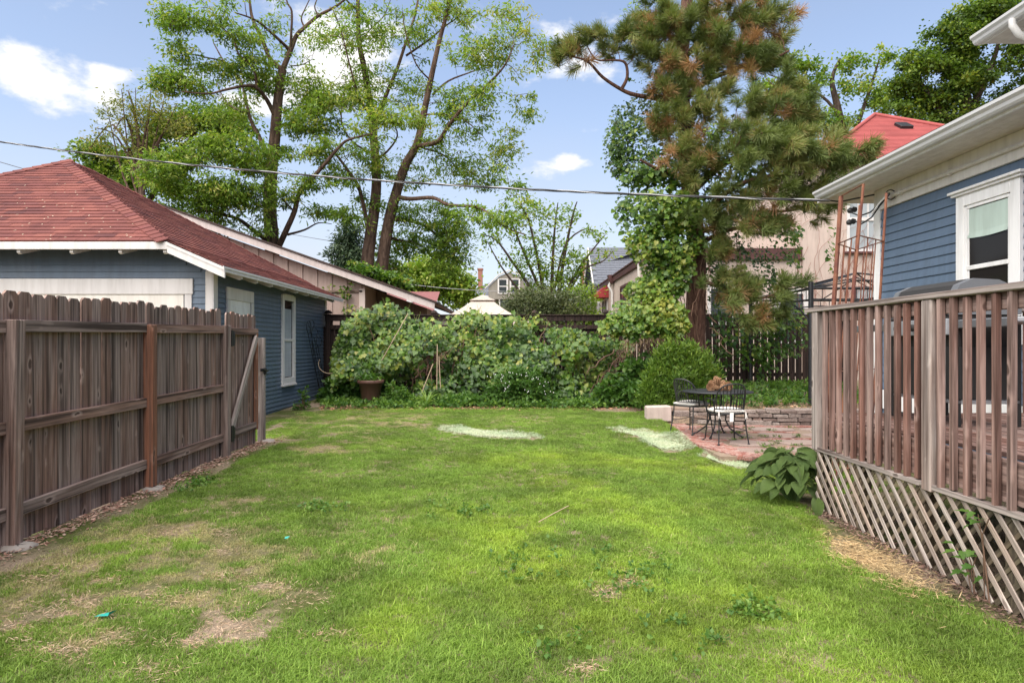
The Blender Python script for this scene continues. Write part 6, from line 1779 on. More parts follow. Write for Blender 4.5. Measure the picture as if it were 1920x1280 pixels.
# tufts: (px, py, rx, ry, n, depth, brown share)
TB = [(1230, 70, 30, 30, 8, -.8, .3), (1255, 190, 40, 26, 9, -.9, .25), (1340, 180, 50, 30, 12, -.9, .3), (1310, 330, 40, 30, 9, -1.2, .1), (1470, 170, 30, 20, 6, -1.5, .3), (1200, 60, 20, 20, 5, -.8, .3), (1350, 28, 120, 30, 30, -.8, .35), (1240, 30, 56, 36, 14, -.6, .55), (1290, 68, 96, 30, 26, -.8, .65), (1395, 80, 90, 34, 30, -1.1, .55), (1445, 45, 34, 34, 10, -1.2, .25), (1210, 92, 40, 28, 12, -.9, .25), (1265, 130, 60, 30, 20, -.8, .4), (1345, 120, 70, 30, 20, -.9, .5), (1430, 120, 60, 20, 14, -1.3, .5),
      (1060, 102, 34, 12, 6, -1.4, .15), (1100, 78, 24, 16, 5, -1.3, .1), (1132, 68, 22, 12, 4, -1.2, .0), (1165, 62, 22, 18, 5, -1.1, .4), (1150, 96, 24, 14, 4, -1.1, .2), (1075, 104, 8, 6, 2, -1.4, 1.0),
      (1280, 166, 56, 18, 12, -.9, .45), (1290, 222, 60, 24, 14, -1, .3), (1410, 205, 60, 30, 16, -1.5, .15), (1470, 225, 60, 40, 24, -1.8, .12), (1440, 285, 90, 46, 44, -1.9, .1), (1530, 290, 60, 36, 24, -2.1, .08), (1600, 285, 34, 22, 8, -2.2, .05), (1290, 280, 50, 30, 12, -1.2, .2), (1370, 270, 60, 30, 16, -1.4, .12),
      (1500, 340, 60, 36, 22, -1.9, .08), (1415, 428, 62, 20, 18, -1.4, .45), (1335, 425, 36, 22, 8, -1.1, .3), (1340, 480, 30, 34, 9, -.9, .2), (1395, 555, 60, 24, 16, -1.1, .3), (1420, 600, 44, 22, 10, -1.2, .3), (1465, 545, 34, 20, 7, -1.4, .1), (1350, 530, 40, 26, 9, -.9, .2), (1400, 370, 70, 34, 20, -1.5, .12), (1540, 380, 30, 26, 8, -.8, .1), (1250, 250, 40, 26, 8, -.8, .2)]
cs, brown = [], []
for px, py_, rx, ry, n, off, bs in TB:
    c_, _ = blob_centers([(px, py_, rx * .92, ry, n, off)], YP, .7)
    cs.append(c_); brown += list(RNG.random(n) < bs * .6)
cs = np.concatenate(cs); brown = np.array(brown)
sk.twigs(cs, .009, 4, .035)
put(sk.mb.mesh('trunk', M_BARK_PINE), 'trunk', pine)
L_NEEDLE = leaf_mat('pine_needle', [(0, (.065, .095, .030)), (.35, (.140, .190, .052)), (.62, (.250, .285, .090)), (.74, (.30, .20, .09)), (1, (.40, .22, .11))], .2, .5)
def tuft(kind):
    n = 150
    f = RNG.random(n)
    base = np.stack([np.zeros(n), np.zeros(n), f * .20], 1)
    th = RNG.uniform(0, 6.283, n); el = RNG.normal(.55, .25, n) + .5 * f
    d = np.stack([np.cos(th) * np.cos(el), np.sin(th) * np.cos(el), np.sin(el)], 1)
    if kind >= 3: d = unit(d + np.array([0, 0, -.4]))
    L = RNG.uniform(.15, .23, n)
    s = unit(np.cross(d, RNG.normal(size=(n, 3)))) * .0042
    tip = base + d * L[:, None] + np.array([0, 0, -.02])
    V = np.stack([base - s, base + s, tip + s * .5, tip - s * .5], 1).reshape(-1, 3)
    t_ = {0: .22, 1: .40, 2: .55, 3: .78, 4: .93}[kind] + RNG.normal(size=n) * .07
    if kind == 2: t_ = np.where(RNG.random(n) < .2, .72, t_)
    return np_mesh('needle_tuft', V, np.arange(4 * n).reshape(n, 4), np.repeat(np.clip(t_, 0, 1), 4), L_NEEDLE)
TUFT = [tuft(k) for k in (0, 1, 1, 2, 2, 3, 4)]
ax0 = np.array([P(1290, 250, YP)])[0]
count = 0
extra = []
for i, c in enumerate(cs):
    outw = Vector((c[0] - ax0[0], (c[1] - YP) * .8 - .15, .55 + .2 * RNG.normal())).normalized()
    outw = (outw + Vector(RNG.normal(size=3)) * .35).normalized()
    me = TUFT[int(RNG.integers(5, 7))] if brown[i] else TUFT[int(RNG.integers(0, 5))]
    for q in range(2):
        o2 = (outw + Vector(RNG.normal(size=3)) * (.0 if q == 0 else .55)).normalized()
        M_ = Matrix.Translation(Vector(c) + (Vector(RNG.normal(size=3)) * .10 if q else Vector())) @ frame_z((0, 0, 0), o2) @ Matrix.Rotation(RNG.uniform(0, 6.28), 4, 'Z') @ Matrix.Scale(RNG.uniform(.8, 1.15), 4)
        if q == 0 and count < 300: obj('needle_tuft', me, pine, M_); count += 1
        else: extra.append((me, M_))
Vs, Ts = [], []
for me, M_ in extra:
    v = np.empty(len(me.vertices) * 3, np.float32); me.vertices.foreach_get('co', v); v = v.reshape(-1, 3)
    R = np.array(M_.to_3x3()); Vs.append(v @ R.T + np.array(M_.translation)); t_ = np.empty(len(v), np.float32); me.attributes['tint'].data.foreach_get('value', t_); Ts.append(t_)
Vs = np.concatenate(Vs); o = put(np_mesh('needles', Vs, np.arange(len(Vs)).reshape(-1, 4), np.concatenate(Ts), L_NEEDLE), 'needles', pine); o['kind'] = 'stuff'

# climbing vine on the pine and down over the fence
cv = thing('climbing_vine', (P(1250, 648, YP - .5).x, YP - .4, .5), 'bright green climbing vine wrapped round the pine trunk and spilling over the fence', 'vine')
VB = [(1370, 460, 44, 34, 200, .2, -.2), (1400, 400, 60, 40, 180, .1, -.2), (1350, 520, 30, 40, 120, .2, -.2), (1430, 520, 40, 30, 90, .6, -.15), (1470, 430, 40, 30, 90, .2, -.15), (1190, 610, 40, 30, 160, -.9, .1), (1290, 300, 40, 60, 200, -.7, -.05), (1290, 400, 30, 50, 200, -.75, .05), (1300, 455, 24, 30, 110, -.6, .0), (1275, 470, 26, 36, 160, -.6, .1), (1290, 210, 40, 50, 120, -.5, -.15), (1150, 300, 22, 40, 110, -.2, -.1), (1175, 400, 24, 40, 110, -.5, .05), (1170, 220, 30, 30, 90, -.1, -.15), (1420, 300, 60, 40, 160, -1.6, .05), (1160, 262, 30, 40, 160, -.2, -.12), (1200, 262, 56, 44, 460, -.3, -.12), (1165, 300, 34, 34, 220, -.2, -.15), (1240, 315, 60, 46, 420, -.6, -.1), (1195, 350, 46, 34, 260, -.5, .05), (1245, 395, 66, 48, 620, -.8, .12), (1225, 455, 56, 44, 480, -.7, .14), (1255, 510, 52, 46, 420, -.5, .08), (1225, 545, 56, 30, 300, -.6, .12), (1215, 585, 76, 34, 520, -.7, .18), (1165, 608, 46, 22, 260, -.9, .16), (1255, 610, 40, 26, 220, -.8, .1),
      (1230, 200, 56, 40, 300, -.1, -.2), (1270, 240, 50, 60, 260, .1, -.2), (1215, 130, 40, 40, 130, .1, -.18), (1190, 30, 30, 34, 90, .2, -.15), (1250, 90, 40, 40, 110, .2, -.2), (1330, 60, 60, 60, 130, .3, -.2), (1390, 245, 70, 26, 240, -1.5, .15), (1330, 300, 66, 46, 360, -.9, -.05), (1350, 390, 50, 50, 320, -.7, -.15),
      (1335, 470, 26, 60, 200, .2, -.25), (1345, 560, 26, 70, 220, .3, -.25), (1390, 340, 70, 40, 240, -.6, -.15), (1440, 480, 60, 22, 200, .1, -.2), (1490, 470, 14, 60, 90, .5, .0), (1440, 520, 16, 34, 60, .3, -.05), (1385, 510, 10, 50, 40, -.4, .05), (1400, 640, 60, 56, 340, 1.3, -.12), (1480, 615, 46, 56, 300, 1.2, -.02), (1370, 610, 40, 40, 160, 1.1, -.15), (1440, 650, 50, 40, 160, 1.2, -.1), (1345, 670, 24, 50, 110, 1.3, -.15), (1560, 470, 10, 50, 50, 2, 0), (1540, 240, 50, 30, 90, -1.2, .0), (1590, 300, 50, 26, 90, -1.4, .1), (1430, 680, 30, 36, 70, 1.2, -.1), (1340, 230, 50, 40, 150, -.3, -.15), (1290, 150, 40, 40, 110, .2, -.2)]
VB = [(b[0], b[1], b[2], b[3], int(b[4] * (3.4 if b[0] < 1290 and b[1] > 150 else 2.1)), b[5], b[6]) for b in VB]
pc, ex = blob_centers([(b[0], b[1], b[2], b[3], b[4], b[5], b[6]) for b in VB], YP, .75)
N = len(pc)
out = pc - np.array([P(1310, 648, YP)])[0]; out[:, 2] *= .15; out = unit(out) * .5 + np.array([0, -.8, .2])
a, nr = drape(N, unit(out), .5)
tn = np.clip(.53 + ex * 1.3 + RNG.normal(size=N) * .19 + .1 * np.sin(pc[:, 0] * 3 + pc[:, 2] * 2.3), .02, .9)
tn = np.where(RNG.random(N) < .02, .95, tn)
size = .045 + .085 * RNG.random(N) ** 1.2; size = np.where(RNG.random(N) < .4, size * .6, size)
small = (pc[:, 2] > 5.2) | (ex < -.15); size[small] *= .7
cn_ = n2d(pc[:, 0] + pc[:, 1], pc[:, 2], 2.6, 9) * .6 + n2d(pc[:, 0] - pc[:, 1], pc[:, 2], 5.5, 10) * .4
tn = np.clip(tn + (cn_ - .5) * .35, .02, .95)
trunk_x = P(1304, 648, YP).x
hide = (np.abs(pc[:, 0] - trunk_x) < .26) & (pc[:, 2] < 3.05) & (pc[:, 2] > .3) & (pc[:, 1] < YP + .3)
hide |= (np.abs(pc[:, 0] - trunk_x) < .30) & (pc[:, 2] < 2.2) & (pc[:, 1] < YP + .3)
hide |= (cn_ + RNG.normal(size=N) * .10 < .37)
pc, a, nr, tn, size = pc[~hide], a[~hide], nr[~hide], tn[~hide], size[~hide]
broad_leaves('foliage', pc, a, nr, size, tn, L_VINE, cv, 300, pc[:, 1] - size * 8)
m = MB()
for k in range(40):
    z0 = rv_.uniform(.8, 5.5); x0 = trunk_x + rv_.uniform(-.9, .5)
    m.tube(wander((x0, YP - rv_.uniform(-.4, .5), z0), (x0 + rv_.uniform(-.4, .4), YP - rv_.uniform(-.2, .7), z0 - rv_.uniform(.5, 1.4)), 6, .05), rv_.uniform(.005, .012), 4, False)
for px, py0, py1, yo in ((1384, 430, 600, -.4), (1386, 425, 560, -.5), (1382, 440, 640, -.4), (1490, 420, 530, .5), (1440, 490, 540, .3), (1175, 260, 370, -.2), (1187, 300, 380, -.3)):
    m.tube(wander(P(px, py0, YP + yo), P(px + 3, py1, YP + yo), 8, .02), .006, 4, False)
put(m.mesh('stems', M_STEM), 'stems', cv)['kind'] = 'stuff'

# ---------------------------------------------------------------- bushes and border plants
def shrub(name, label, cat, blobs, Y, leaf_m, per, rc, l, w, flat=.7, droop=.0, tint=(.5, .15), stem=True, upn=.7, group=None, depth=.8):
    cs, ex = blob_centers(blobs, Y, depth)
    b = Vector((float(np.mean(cs[:, 0])), Y, gzf(np.mean(cs[:, 0]), Y)))
    cs[:, 2] = np.maximum(cs[:, 2], gz(cs[:, 0], cs[:, 1]) + .03)
    root = thing(name, b, label, cat, group)
    if stem:
        sk = Skeleton()
        for k in range(6):
            e = cs[rv_.randrange(len(cs))]; sk.limb([b + Vector((rv_.uniform(-.05, .05), rv_.uniform(-.05, .05), -.05)), (b + Vector(e)) / 2 + Vector((0, 0, .05)), Vector(e)], .014, .005, 5)
        sk.twigs(cs, .003, 4, .01)
        put(sk.mb.mesh('stems', M_STEM), 'stems', root)
    V, Fq, tn = clusters(cs, ex, per, rc, l, w, flat, droop, tint, upn)
    o = put(np_mesh('foliage', V, Fq, tn, leaf_m), 'foliage', root); o['kind'] = 'stuff'
    return root
shrub('evergreen_bush', 'dense bright green feathery bush at the corner of the patio', 'bush', [(1272, 720, 50, 44, 200), (1234, 742, 32, 30, 90), (1310, 738, 32, 40, 100), (1262, 664, 20, 16, 34, 0, .15), (1290, 656, 10, 14, 14, 0, .15), (1240, 668, 10, 12, 12, 0, .15), (1218, 720, 14, 12, 14, 0, .1), (1328, 700, 12, 12, 14, 0, .1), (1322, 668, 8, 10, 8, 0, .15), (1295, 672, 18, 14, 22, 0, .1), (1252, 768, 40, 18, 60), (1318, 690, 20, 18, 30, 0, .1), (1225, 705, 18, 16, 22, 0, .1), (1245, 680, 14, 14, 16, 0, .1), (1335, 720, 10, 16, 12)], 12.5, L_BUSH, 44, .125, .085, .024, 1.3, -.8, (.50, .17), upn=.4)
fl = shrub('flowering_bush', 'low ferny green bush with small white flowers in front of the hedge', 'bush', [(975, 728, 58, 34, 150), (940, 745, 40, 24, 60), (1010, 750, 44, 24, 70), (975, 702, 40, 14, 40), (985, 765, 50, 10, 40)], 14.2, L_HERB, 26, .12, .075, .034, .5, .2, (.42, .15))
ft = Vector(W[fl.name].translation)
m = MB()
for px, py0 in ((935, 706), (946, 718), (950, 728), (985, 700), (1002, 712), (1020, 720), (985, 735), (961, 700), (1030, 735), (922, 702)):
    for k in range(4):
        c = P(px + rv_.uniform(-9, 9), py0 + rv_.uniform(-5, 5), 13.62 + rv_.uniform(-.1, .1)); m.box(c, (.011, .011, .02))
m.build('flowers', M_WHITE_CLEAN, fl)['kind'] = 'stuff'
shrub('leafy_clump', 'dark leafy clump at the foot of the garage corner', 'plant', [(645, 738, 30, 24, 60), (615, 745, 18, 14, 24), (625, 725, 16, 14, 16)], 15.0, L_HERB, 16, .12, .12, .08, .6, .2, (.32, .12))
shrub('leafy_clump', 'light green leafy clump just right of the brown pot', 'plant', [(745, 740, 22, 24, 40), (760, 755, 24, 12, 24)], 14.4, L_HERB, 18, .12, .10, .045, .8, .0, (.6, .14))
shrub('leafy_clump', 'broad low green clump between the daylilies and the flowering bush', 'plant', [(870, 752, 36, 16, 60), (900, 760, 30, 14, 34), (840, 760, 20, 12, 24)], 14.2, L_HERB, 20, .12, .085, .05, .6, .1, (.45, .14))
shrub('leafy_clump', 'leafy clump at the foot of the dead vine stems', 'plant', [(1210, 690, 40, 24, 40, .4), (1180, 705, 30, 20, 30, .3), (1150, 735, 40, 24, 70), (1190, 745, 30, 26, 50), (1140, 760, 40, 14, 40)], 14.0, L_HERB, 18, .14, .11, .07, .6, .1, (.42, .15))
shrub('leafy_clump', 'round leaved clump between the evergreen bush and the concrete block', 'plant', [(1200, 735, 24, 22, 40), (1215, 755, 20, 16, 30)], 13.2, L_HERB, 14, .12, .10, .075, .6, .1, (.52, .14))
shrub('leafy_clump', 'small weed with pointed leaves at the base of the garage wall', 'plant', [(572, 742, 8, 16, 12), (565, 762, 16, 8, 12)], 13.4, L_HERB, 12, .07, .07, .03, .9, -.2, (.5, .14))
# ground cover
cs = []
for k in range(900):
    px = rv_.uniform(610, 1215); y = rv_.uniform(13.55, 15.2); x = (px - CX) / F * y
    if y < 13.9 + .4 * math.sin(px * .05) and rv_.random() < .6: continue
    cs.append((x, y, gzf(x, y) + .07))
for k in range(420):
    x, y = rv_.uniform(3.6, 7.5), rv_.uniform(11.95, 15.6); cs.append((x, y, gzf(x, y) + .08))
cs = np.array(cs)
V, Fq, tn = clusters(cs, 0, 14, .13, .085, .045, .6, .0, (.58, .24))
o = obj('ground_cover', np_mesh('ground_cover', V, Fq, tn, L_HERB)); tag(o, 'low leafy ground cover in the beds under the hedge and picket fence', 'ground cover', kind='stuff')
# daylilies
M_LILY = leaf_mat('strap_leaf', [(0, (.05, .12, .02)), (.5, (.11, .22, .035)), (1, (.25, .34, .06))], .3)
def strap_plant(label, px, py, y, n, L, tint):
    b = P(px, py, y); b.z = gzf(b.x, y)
    root = thing('daylily', b, label, 'plant', 'strap leaved clumps along the bed')
    for k in range(n):
        a = rv_.uniform(0, 6.28); l = L * rv_.uniform(.7, 1.1); d = Vector((math.cos(a), math.sin(a), 0)); w = .012
        s = Vector((-d.y, d.x, 0)); r0 = rv_.uniform(0, .06); el = rv_.uniform(.9, 1.45)
        pts = []
        p_ = b + d * r0; ang = el
        for i in range(6):
            pts.append(p_.copy()); p_ = p_ + (d * math.cos(ang) + Vector((0, 0, math.sin(ang)))) * l / 5; ang -= rv_.uniform(.25, .5)
        V = []
        for i, q in enumerate(pts):
            ww = w * (1 - (i / 5) ** 2.5) + .001; V += [q - s * ww, q + s * ww]
        Fq = np.array([(2 * i, 2 * i + 1, 2 * i + 3, 2 * i + 2) for i in range(5)])
        o = put(np_mesh('leaf', np.array([tuple(v) for v in V]), Fq, np.full(12, min(1, max(0, tint + rv_.gauss(0, .15)))), M_LILY, True), 'leaf', root)
strap_plant('pale green daylily clump left of the low bushes', 800, 768, 14.0, 34, .55, .7)
strap_plant('daylily clump with yellowish blades nearest the pot', 775, 765, 14.3, 26, .5, .6)
strap_plant('dark green strap leaved clump below the brown stems', 1090, 770, 13.8, 40, .42, .35)
# ferns in the raised bed
for k, (px, y, lb) in enumerate(((1448, 14.0, 'upright pale fern in front of the picket fence'), (1478, 14.3, 'smaller fern beside the upright one'), (1385, 14.2, 'dark fern between the evergreen bush and the table'))):
    b = P(px, 735, y); b.z = gzf(b.x, y); root = thing('fern', b, lb, 'fern', 'ferns in the raised bed')
    for j in range(9):
        a = rv_.uniform(0, 6.28); d = Vector((math.cos(a) * .5, math.sin(a) * .5, 1)).normalized(); L = rv_.uniform(.35, .55) * (1.1 if k == 0 else .8)
        s = d.cross(Vector((math.sin(a), -math.cos(a), .2))).normalized()
        n_ = 22; pp, aa = [], []
        for i in range(n_):
            f = (i // 2 + 1) / 12; sg = 1 if i % 2 else -1
            q = b + d * L * f + Vector((math.cos(a), math.sin(a), -.5)) * .25 * f * f * L; pp.append(tuple(q)); aa.append(tuple((s * sg + d * .4).normalized()))
        pp, aa = np.array(pp), np.array(aa); fl_ = np.repeat(np.linspace(1, .25, 11), 2)
        V, Fq, tn = leaf_quads(pp, aa, np.tile(np.array([math.cos(a), math.sin(a), .6]), (n_, 1)), .13 * L / .45 * fl_, .035 * fl_ + .01, np.full(n_, .7 + .1 * rv_.random()))
        put(np_mesh('frond', V, Fq, tn, L_HERB), 'frond', root)
# the brown pot
pot = thing('flower_pot', (P(695, 648, 14.35).x, 14.35, gzf(-3.0, 14.35)), 'large brown resin flower pot at the left end of the vine hedge', 'pot')
pb = W[pot.name].translation
M_POT = paint('brown_resin', (.125, .062, .048), .5, .08)
m = MB(); m.lathe([(0, 0), (.165, 0), (.175, .02), (.245, .46), (.275, .462), (.285, .475), (.287, .525), (.275, .535), (.25, .53), (.24, .47), (0, .45)], pb, 36); m.build('body', M_POT, pot)
m = MB(); m.lathe([(0, .478), (.242, .482)], pb, 24); m.build('soil', M_SAND, pot)
pcx = np.array([(pb.x + rv_.uniform(-.2, .2), pb.y + rv_.uniform(-.2, .2), pb.z + .53 + rv_.uniform(0, .10)) for k in range(26)])
ptl = thing('potted_plant', (pb.x, pb.y, pb.z + .48), 'small leafy green plant growing in the brown pot', 'plant')
V, Fq, tn = clusters(pcx, 0, 12, .09, .075, .045, .7, .0, (.55, .15)); put(np_mesh('foliage', V, Fq, tn, L_HERB), 'foliage', ptl)['kind'] = 'stuff'
m = MB()
for q in pcx: m.tube([Vector((pb.x + rv_.uniform(-.1, .1), pb.y + rv_.uniform(-.1, .1), pb.z + .47)), Vector(q)], .004, 4, False)
put(m.mesh('stems', M_STEM), 'stems', ptl)

# ---------------------------------------------------------------- hosta
hosta = thing('hosta', (2.60, 6.28, gzf(2.60, 6.28)), 'hosta with big ribbed green leaves at the corner of the deck', 'plant')
t = NT('hosta_leaf')
uvp = t.attr('rib').outputs['Fac']
wv = t.math('SINE', t.math('MULTIPLY', uvp, 60.0)); 
base = t.mix(t.math('MULTIPLY_ADD', wv, .5, True) if False else t.math('ADD', t.math('MULTIPLY', wv, .25), .5), (.115, .195, .055), (.20, .31, .095))
base = t.mix(t.math('MULTIPLY', t.rnd(), .55), base, (.28, .40, .11))
t.color(base); t.rough(.42); t.spec(.35); t.bump(wv, .8, .014)
tr_ = t.n('ShaderNodeBsdfTranslucent'); t.l(base, tr_.inputs['Color']); mx = t.n('ShaderNodeMixShader'); mx.inputs[0].default_value = .22
t.l(t.b.outputs[0], mx.inputs[1]); t.l(tr_.outputs[0], mx.inputs[2]); t.l(mx.outputs[0], t.out.inputs['Surface']); M_HOSTA = t.m
def hosta_leaf(curl, wid):
    nu, nv = 12, 8
    V, R_ = [], []
    for i in range(nu + 1):
        u = i / nu
        w = wid * (math.sin(min(1, u * 1.08 + .05) * math.pi) ** .62) * (1 - .45 * u) * 1.25 if u < .97 else .004
        for j in range(nv + 1):
            v = j / nv * 2 - 1
            x = u - (.10 * (1 - u) ** 4 * abs(v))
            z = .16 * abs(v) ** 1.4 * w / wid * .8 - curl * u * u + .012 * math.sin(u * 17 + v * 3) * abs(v)
            V.append((x, v * w, z)); R_.append(v)
    Fq = np.array([(i * (nv + 1) + j, i * (nv + 1) + j + 1, (i + 1) * (nv + 1) + j + 1, (i + 1) * (nv + 1) + j) for i in range(nu) for j in range(nv)])
    me = np_mesh('leaf', np.array(V), Fq, None, M_HOSTA, True)
    at = me.attributes.new('rib', 'FLOAT', 'POINT'); at.data.foreach_set('value', np.array(R_, np.float32)); return me
HL = [hosta_leaf(c, w) for c, w in ((.30, .30), (.42, .33), (.5, .29), (.36, .36))]
rh = random.Random(4)
hb = Vector((2.63, 6.22, gzf(2.63, 6.22)))
m = MB()
for k in range(125):
    ringf = (k + .5) / 125
    ang = k * 2.39996 + rh.uniform(-.25, .25)
    reach = .03 + .35 * ringf ** .7
    d = Vector((math.cos(ang), math.sin(ang), 0))
    if d.x > .2: reach *= .55
    h = .44 - .26 * ringf ** 1.6 + rh.uniform(-.035, .035)
    q = hb + d * reach + Vector((0, 0, h))
    tilt = -.08 + .50 * ringf + rh.uniform(-.15, .15)
    L = rh.uniform(.11, .215)
    a = (d * math.cos(tilt) - Vector((0, 0, math.sin(tilt)))).normalized()
    R = leaf_frames(np.array([tuple(a)]), np.array([[d.x * math.sin(tilt), d.y * math.sin(tilt), math.cos(tilt)]]))[0]
    Mx = Matrix.Translation(q) @ Matrix(R.tolist()).to_4x4() @ Matrix.Rotation(rh.uniform(-.55, .55), 4, 'X') @ Matrix.Scale(L, 4)
    if q.x + a.x * L > 2.66 and q.y < 6.0: continue
    obj('leaf', rh.choice(HL), hosta, Mx)
    m.tube([hb + d * .04, hb + d * reach * .5 + Vector((0, 0, h * .75)), q], [.006, .005, .004], 5, False)
obj('leaf', HL[0], hosta, Matrix.Translation((2.58, 5.66, gzf(2.58, 5.66) + .13)) @ Matrix.Rotation(rad(-95), 4, 'Z') @ Matrix.Rotation(1.0, 4, 'Y') @ Matrix.Scale(.17, 4))
put(m.mesh('stalks', M_HERB if False else paint('leaf_stalk', (.10, .17, .05), .6)), 'stalks', hosta)
# weeds poking through the lattice
for k, (px, py_, y, lb) in enumerate(((1840, 1045, 3.85, 'leafy weed growing through the lattice, the taller near the frame edge'), (1570, 985, 5.45, 'small weed at the foot of the lattice beside the hosta'), (1862, 975, 3.75, 'small leafy shoot higher up behind the lattice laths'))):
    b = P(px, py_, y); b.x = min(b.x, 2.66); root = thing('weed', (b.x, b.y, gzf(b.x, b.y)), lb, 'weed')
    for j in range(11 if k == 0 else 6):
        q = b + Vector((-.02 - rh.random() * .06, rh.uniform(-.14, .14) * (1 if k == 0 else .6), rh.uniform(-.10, .10) * (1 if k == 0 else .5)))
        TV, TF = TEMPL[2]; me = np_mesh('leaf', TV, TF, np.full(len(TV), rh.uniform(.45, .75)), L_HERB, True)
        obj('leaf', me, root, Matrix.Translation(q) @ Matrix.Rotation(rh.uniform(2.2, 4.2), 4, 'Z') @ Matrix.Rotation(rh.uniform(-.3, .7), 4, 'Y') @ Matrix.Scale(rh.uniform(.045, .08), 4))
    m = MB()
    for j in range(3): m.tube([(b.x + .01, b.y + rh.uniform(-.03, .03), gzf(b.x, b.y)), b + Vector((0, rh.uniform(-.05, .05), -.08)), b + Vector((-.03, rh.uniform(-.1, .1), .03))], .003, 4, False)
    put(m.mesh('stem', M_STEM), 'stem', root)

# creeper on the tan garage's roof edge
cs = []
for k in range(150):
    f = RNG.random() * .7; px = 660 + 150 * f; c = P(px, 503 + 53 * f + RNG.normal() * 4 - 6, 17.7 + RNG.random() * .8); cs.append(tuple(c))
rvn = thing('roof_creeper', P(735, 535, 18), 'leafy creeper lying along the top of the tan garage fascia', 'creeper')
V, Fq, tn = clusters(np.array(cs), 0, 16, .16, .11, .07, .5, .1, (.5, .2)); put(np_mesh('foliage', V, Fq, tn, L_VINE), 'foliage', rvn)['kind'] = 'stuff'
cs = [tuple(P(655 + RNG.normal() * 14, 560 + RNG.normal() * 22, 17.9)) for k in range(16)]
V, Fq, tn = clusters(np.array(cs), 0, 8, .14, .10, .07, .8, .1, (.6, .2)); rv2 = thing('wall_creeper', P(655, 575, 18), 'few yellowish creeper leaves climbing the tan garage wall', 'creeper'); put(np_mesh('foliage', V, Fq, tn, L_VINE), 'foliage', rv2)['kind'] = 'stuff'
# ---------------------------------------------------------------- lawn
def vnoise(x, y, s, seed):
    """smooth value noise in 0..1"""
    r_ = np.random.default_rng(seed); T = r_.random((256, 256))
    x, y = x * s + 57.3, y * s + 31.7
    i, j = np.floor(x).astype(int), np.floor(y).astype(int); fx, fy = x - i, y - j
    fx, fy = fx * fx * (3 - 2 * fx), fy * fy * (3 - 2 * fy)
    g = lambda a, b: T[a % 256, b % 256]
    return (g(i, j) * (1 - fx) + g(i + 1, j) * fx) * (1 - fy) + (g(i, j + 1) * (1 - fx) + g(i + 1, j + 1) * fx) * fy
def fbm(x, y, s, seed): return (vnoise(x, y, s, seed) + .5 * vnoise(x, y, s * 2.1, seed + 1) + .25 * vnoise(x, y, s * 4.3, seed + 2)) / 1.75
def spots(x, y, lst):
    out = np.zeros_like(x)
    for px, py, rx, ry, amp in lst:
        c = G(px, py); sx = rx / F * c.y; e = G(px, py + ry); sy = abs(c.y - e.y) + .03
        out = np.maximum(out, amp * np.exp(-((x - c.x) / sx) ** 2 - ((y - c.y) / sy) ** 2))
    return out
BARE = [(300, 1120, 60, 16, .6), (90, 1150, 50, 14, .7), (350, 1210, 60, 12, .6), (500, 1100, 40, 10, .5), (20, 1180, 40, 16, .8), (240, 1200, 50, 12, .6), (430, 1080, 40, 8, .6), (620, 1190, 40, 10, .4), (150, 1130, 40, 10, .6), (570, 1122, 50, 24, 1.1), (440, 1185, 80, 20, 1.05), (190, 1165, 80, 30, .95), (60, 1215, 60, 22, .85), (395, 1150, 60, 25, .6), (1135, 1110, 34, 14, .9), (1180, 1090, 30, 14, .55), (120, 1070, 60, 14, .7), (60, 1085, 40, 12, .7), (310, 1000, 26, 10, .8), (415, 1000, 24, 8, .75), (420, 1035, 26, 9, .6), (200, 1090, 30, 8, .75), (290, 1260, 50, 14, .5), (130, 1225, 40, 12, .7), (1095, 1258, 30, 10, .5), (560, 825, 40, 7, .7), (620, 815, 40, 6, .6), (520, 800, 20, 16, .7), (540, 780, 24, 8, .9), (580, 768, 30, 6, .8), (930, 790, 30, 4, .4), (1215, 1040, 30, 8, .2), (700, 770, 50, 5, .5), (640, 785, 40, 5, .4)]
DRY = [(300, 1080, 320, 150, .95), (330, 1000, 220, 60, .9), (180, 1180, 200, 80, .75), (450, 1150, 160, 60, .7), (620, 830, 140, 30, .75), (700, 790, 160, 20, .8), (580, 780, 80, 20, .7), (480, 940, 120, 40, .55), (640, 870, 120, 20, .55), (1000, 785, 120, 8, .5), (250, 1250, 120, 30, .5), (640, 1040, 120, 30, .35), (1700, 1040, 60, 40, .7)]
LIME = [(1000, 1050, 330, 200, .55), (1250, 940, 260, 90, .5), (760, 1180, 160, 90, .5), (1300, 1150, 260, 120, .4), (960, 985, 120, 45, 1.0), (870, 965, 60, 20, .8), (720, 1200, 70, 40, 1.0), (1100, 915, 60, 18, .8), (1180, 1075, 70, 40, .9), (1010, 1050, 110, 50, .8), (1480, 910, 60, 16, .7), (1300, 880, 100, 16, .5), (1060, 860, 160, 16, .6), (1250, 1000, 90, 40, .5), (820, 1010, 60, 24, .6), (1560, 1000, 80, 30, .6), (740, 1110, 40, 30, .4), (1400, 1230, 120, 40, .35), (1050, 905, 60, 20, .6)]
SEEDPOLY = [[(820, 800), (860, 798), (900, 806), (960, 810), (1015, 817), (1018, 824), (960, 824), (900, 820), (840, 812), (818, 806)],
            [(1148, 802), (1200, 806), (1232, 812), (1262, 812), (1300, 824), (1305, 842), (1260, 850), (1240, 848), (1215, 834), (1190, 818), (1150, 808)],
            [(1318, 846), (1350, 848), (1390, 856), (1432, 872), (1428, 880), (1380, 879), (1340, 868), (1310, 854)]]
SEEDW = [[G(*q) for q in poly] for poly in SEEDPOLY]
